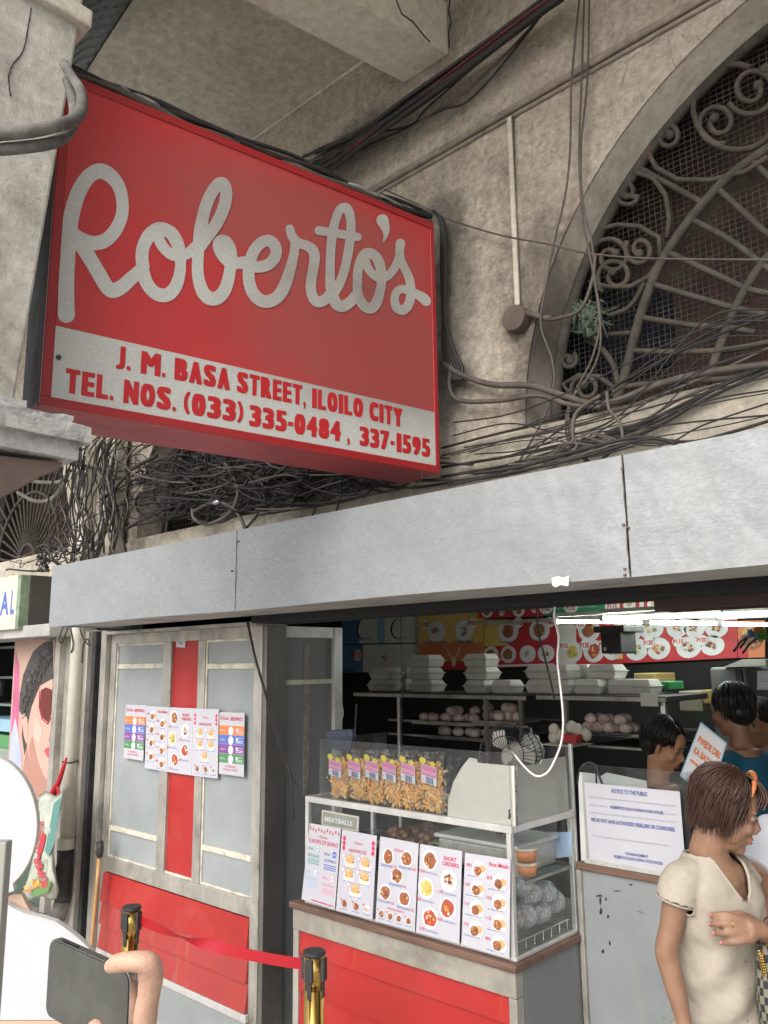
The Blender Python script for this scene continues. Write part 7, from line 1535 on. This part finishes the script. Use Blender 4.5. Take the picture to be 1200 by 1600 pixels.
mb = MB('sh_white'); mb.tube([c0+Vector((0, 0, -.0)), c0+Vector((0, 0, -.08)), c0+Vector((0, 0, -.3)), c0+Vector((0, 0, -.6))], [.07, .14, .17, .17], 22); mb.tube([c0+Vector((0, 0, -.07)), sW+Vector((0, 0, .01)), sW.lerp(eW, .5), sW.lerp(eW, .72)], [.085, .07, .068, .066], 18)
build(mb, 'white_shirt', pw, mods=remesh(.008, 5, wrinkle(.08, .012)))
mb = MB('sh_dark')
for q in (-1, 1): hb = c0+l_*q*.09+Vector((0, 0, -.62)); mb.tube([hb, Vector((hb.x, hb.y, .22))], [.11, .07], 14)
build(mb, 'trousers', pw, mods=remesh(.012, 4))
def plaid():
    m, t, b = newmat('plaid_cloth'); v = mapped(t); w1 = t.nodes.new('ShaderNodeTexChecker'); w1.inputs['Scale'].default_value = 55; w1.inputs[1].default_value = (.03, .03, .035, 1); w1.inputs[2].default_value = (.2, .19, .14, 1); t.links.new(v, w1.inputs[0]); t.links.new(w1.outputs[0], b.inputs['Base Color']); b.inputs['Roughness'].default_value = .9; return m
MT['plaid'] = plaid()
build(MB('plaid').ell(PD(1208, 1560, 2.0), .035, .06, .16, nu=18, nv=14, fn=lambda d: 1+.1*noise.noise(d*3)), 'shoulder_bag', label='dark plaid shoulder bag hanging beside the older woman', cat='bag', smooth=True)
mb = MB('gold')
for k in range(16):
    c = PD(1188+k*.9, 1490+k*4.2, 1.97); mb.tube([c+(XRV*math.cos(a)*.006+Vector((0, 0, math.sin(a)*.008))) for a in [6.28*j/8 for j in range(9)]], .0014, 4)
build(mb, 'bag_chain', label='gold chain strap of the plaid bag', cat='chain', smooth=True)
# blue edged placard in the shop
def d_pl(s):
    s.rect('b_lb', 0, 1, 0, 1, .5); s.rect('white_ink', .035, .965, .03, .97, 1)
    s.text('ink_orange', 'PWEDE DIRI', .12, .92, .68, .8, 3, bold=.05); s.text('ink_orange', 'KA BAYAD', .12, .85, .48, .6, 3, bold=.05); lines(s, 'ink_orange', .12, .8, .3, .4, 1)
YPl = 3.05
sheet('placard', [(1095, 1128), (1136, 1161), (1108, 1250), (1062, 1212)], lambda x, y: PY(x, y, YPl), 'blue edged white placard reading PWEDE DIRI KA BAYAD', d_pl, 'placard')
# ---- hand with phone, close to the camera
ph = thing('phone', 'black backed phone with a silver edge held up in the lower left', 'phone', PD(120, 1560, .84)); P('phback', (.075, .077, .066), rough=.5, var=.25, vs=30, coat=.1); P('phedge', (.55, .55, .54), rough=.2, metal=1)
tl_, tr_, bl_ = PD(79, 1464, .84), PD(204, 1520, .745), PD(69, 1584, .83); ux = (tr_-tl_); wph = .148; ux.normalize(); uy = (bl_-tl_); uy = (uy-ux*uy.dot(ux)).normalized(); hph = (bl_-tl_).length; nn = ux.cross(uy).normalized()
if nn.dot(HEAD) > 0: nn = -nn                 # towards camera
def rrect(w_, h_, r, ins=0):
    o = []
    for cx_, cy_, a0 in ((r, r, 180), (w_-r, r, 270), (w_-r, h_-r, 0), (r, h_-r, 90)):
        for k in range(7): a = math.radians(a0+15*k); o.append((cx_+(r-ins)*math.cos(a), cy_+(r-ins)*math.sin(a)))
    return o
phw = (tr_-tl_).length
build(MB('phedge').slab([tl_+ux*x+uy*y for x, y in rrect(phw, hph, .011)], -nn, .0078), 'silver_edge', ph, bev=.0015)
build(MB('phback').slab([tl_+ux*x+uy*y+nn*.0002 for x, y in rrect(phw, hph, .011, .0012)], nn, .0012), 'black_back', ph, bev=.0006)
build(MB('phback').slab([tl_+ux*x+uy*y-nn*.008 for x, y in rrect(phw, hph, .011, .0015)], -nn, .001), 'screen_glass', ph)
mb = MB('blackrub'); mb.slab([tl_+ux*x-uy*.0006-nn*z for x, z in ((.02, .002), (.05, .002), (.05, .005), (.02, .005))], -uy, .0008); build(mb, 'side_button', ph)
pe = thing('person', 'hand of a person holding the black phone in the lower left foreground', 'person', PD(240, 1700, .86))
H_ = lambda x, y, t=.84: PD(x, y, t)
mb = MB('skin_f')
def fing(pts, rs): q = cr([(*H_(x, y, t), r) for (x, y, t), r in zip(pts, rs)], 6); mb.tube([Vector(a[:3]) for a in q], [float(a[3]) for a in q], 14); mb.ell(Vector(q[-1][:3]), q[-1][3]*1.0, q[-1][3]*1.0, q[-1][3]*1.0, nu=12, nv=10)
fing([(214, 1700, .76), (220, 1640, .755), (227, 1590, .748), (233, 1548, .74), (236, 1522, .735), (231, 1506, .728), (216, 1503, .723), (198, 1503, .722), (184, 1505, .724), (174, 1509, .728)], [.0145, .0128, .0112, .0105, .0116, .0108, .009, .0086, .0083, .0066])
fing([(232, 1690, .79), (226, 1650, .785), (217, 1610, .785), (210, 1570, .79), (206, 1545, .795)], [.013, .0115, .0105, .0095, .0085])
fing([(245, 1700, .795), (238, 1660, .79), (228, 1630, .79), (216, 1606, .80), (208, 1590, .805)], [.013, .0112, .0102, .0095, .0085])
fing([(256, 1720, .80), (250, 1690, .80), (240, 1665, .80), (228, 1650, .805), (216, 1640, .81)], [.012, .0105, .0098, .009, .008])
fing([(225, 1790, .77), (195, 1730, .765), (166, 1660, .76), (150, 1608, .765)], [.016, .0135, .0115, .0092])
mb.tube([H_(220, 1680, .775), H_(232, 1720, .78), H_(240, 1780, .78), H_(262, 1900, .79)], [.017, .028, .03, .025], 18); mb.ell(H_(228, 1730, .78), .032, .02, .045, R=frame(HEAD), nu=16, nv=12)
mb.tube([H_(262, 1890, .79), H_(330, 2200, .8)], [.025, .036], 16)
build(mb, 'hand', pe, mods=remesh(.0018, 4, wrinkle(.012, .0012, 3)))
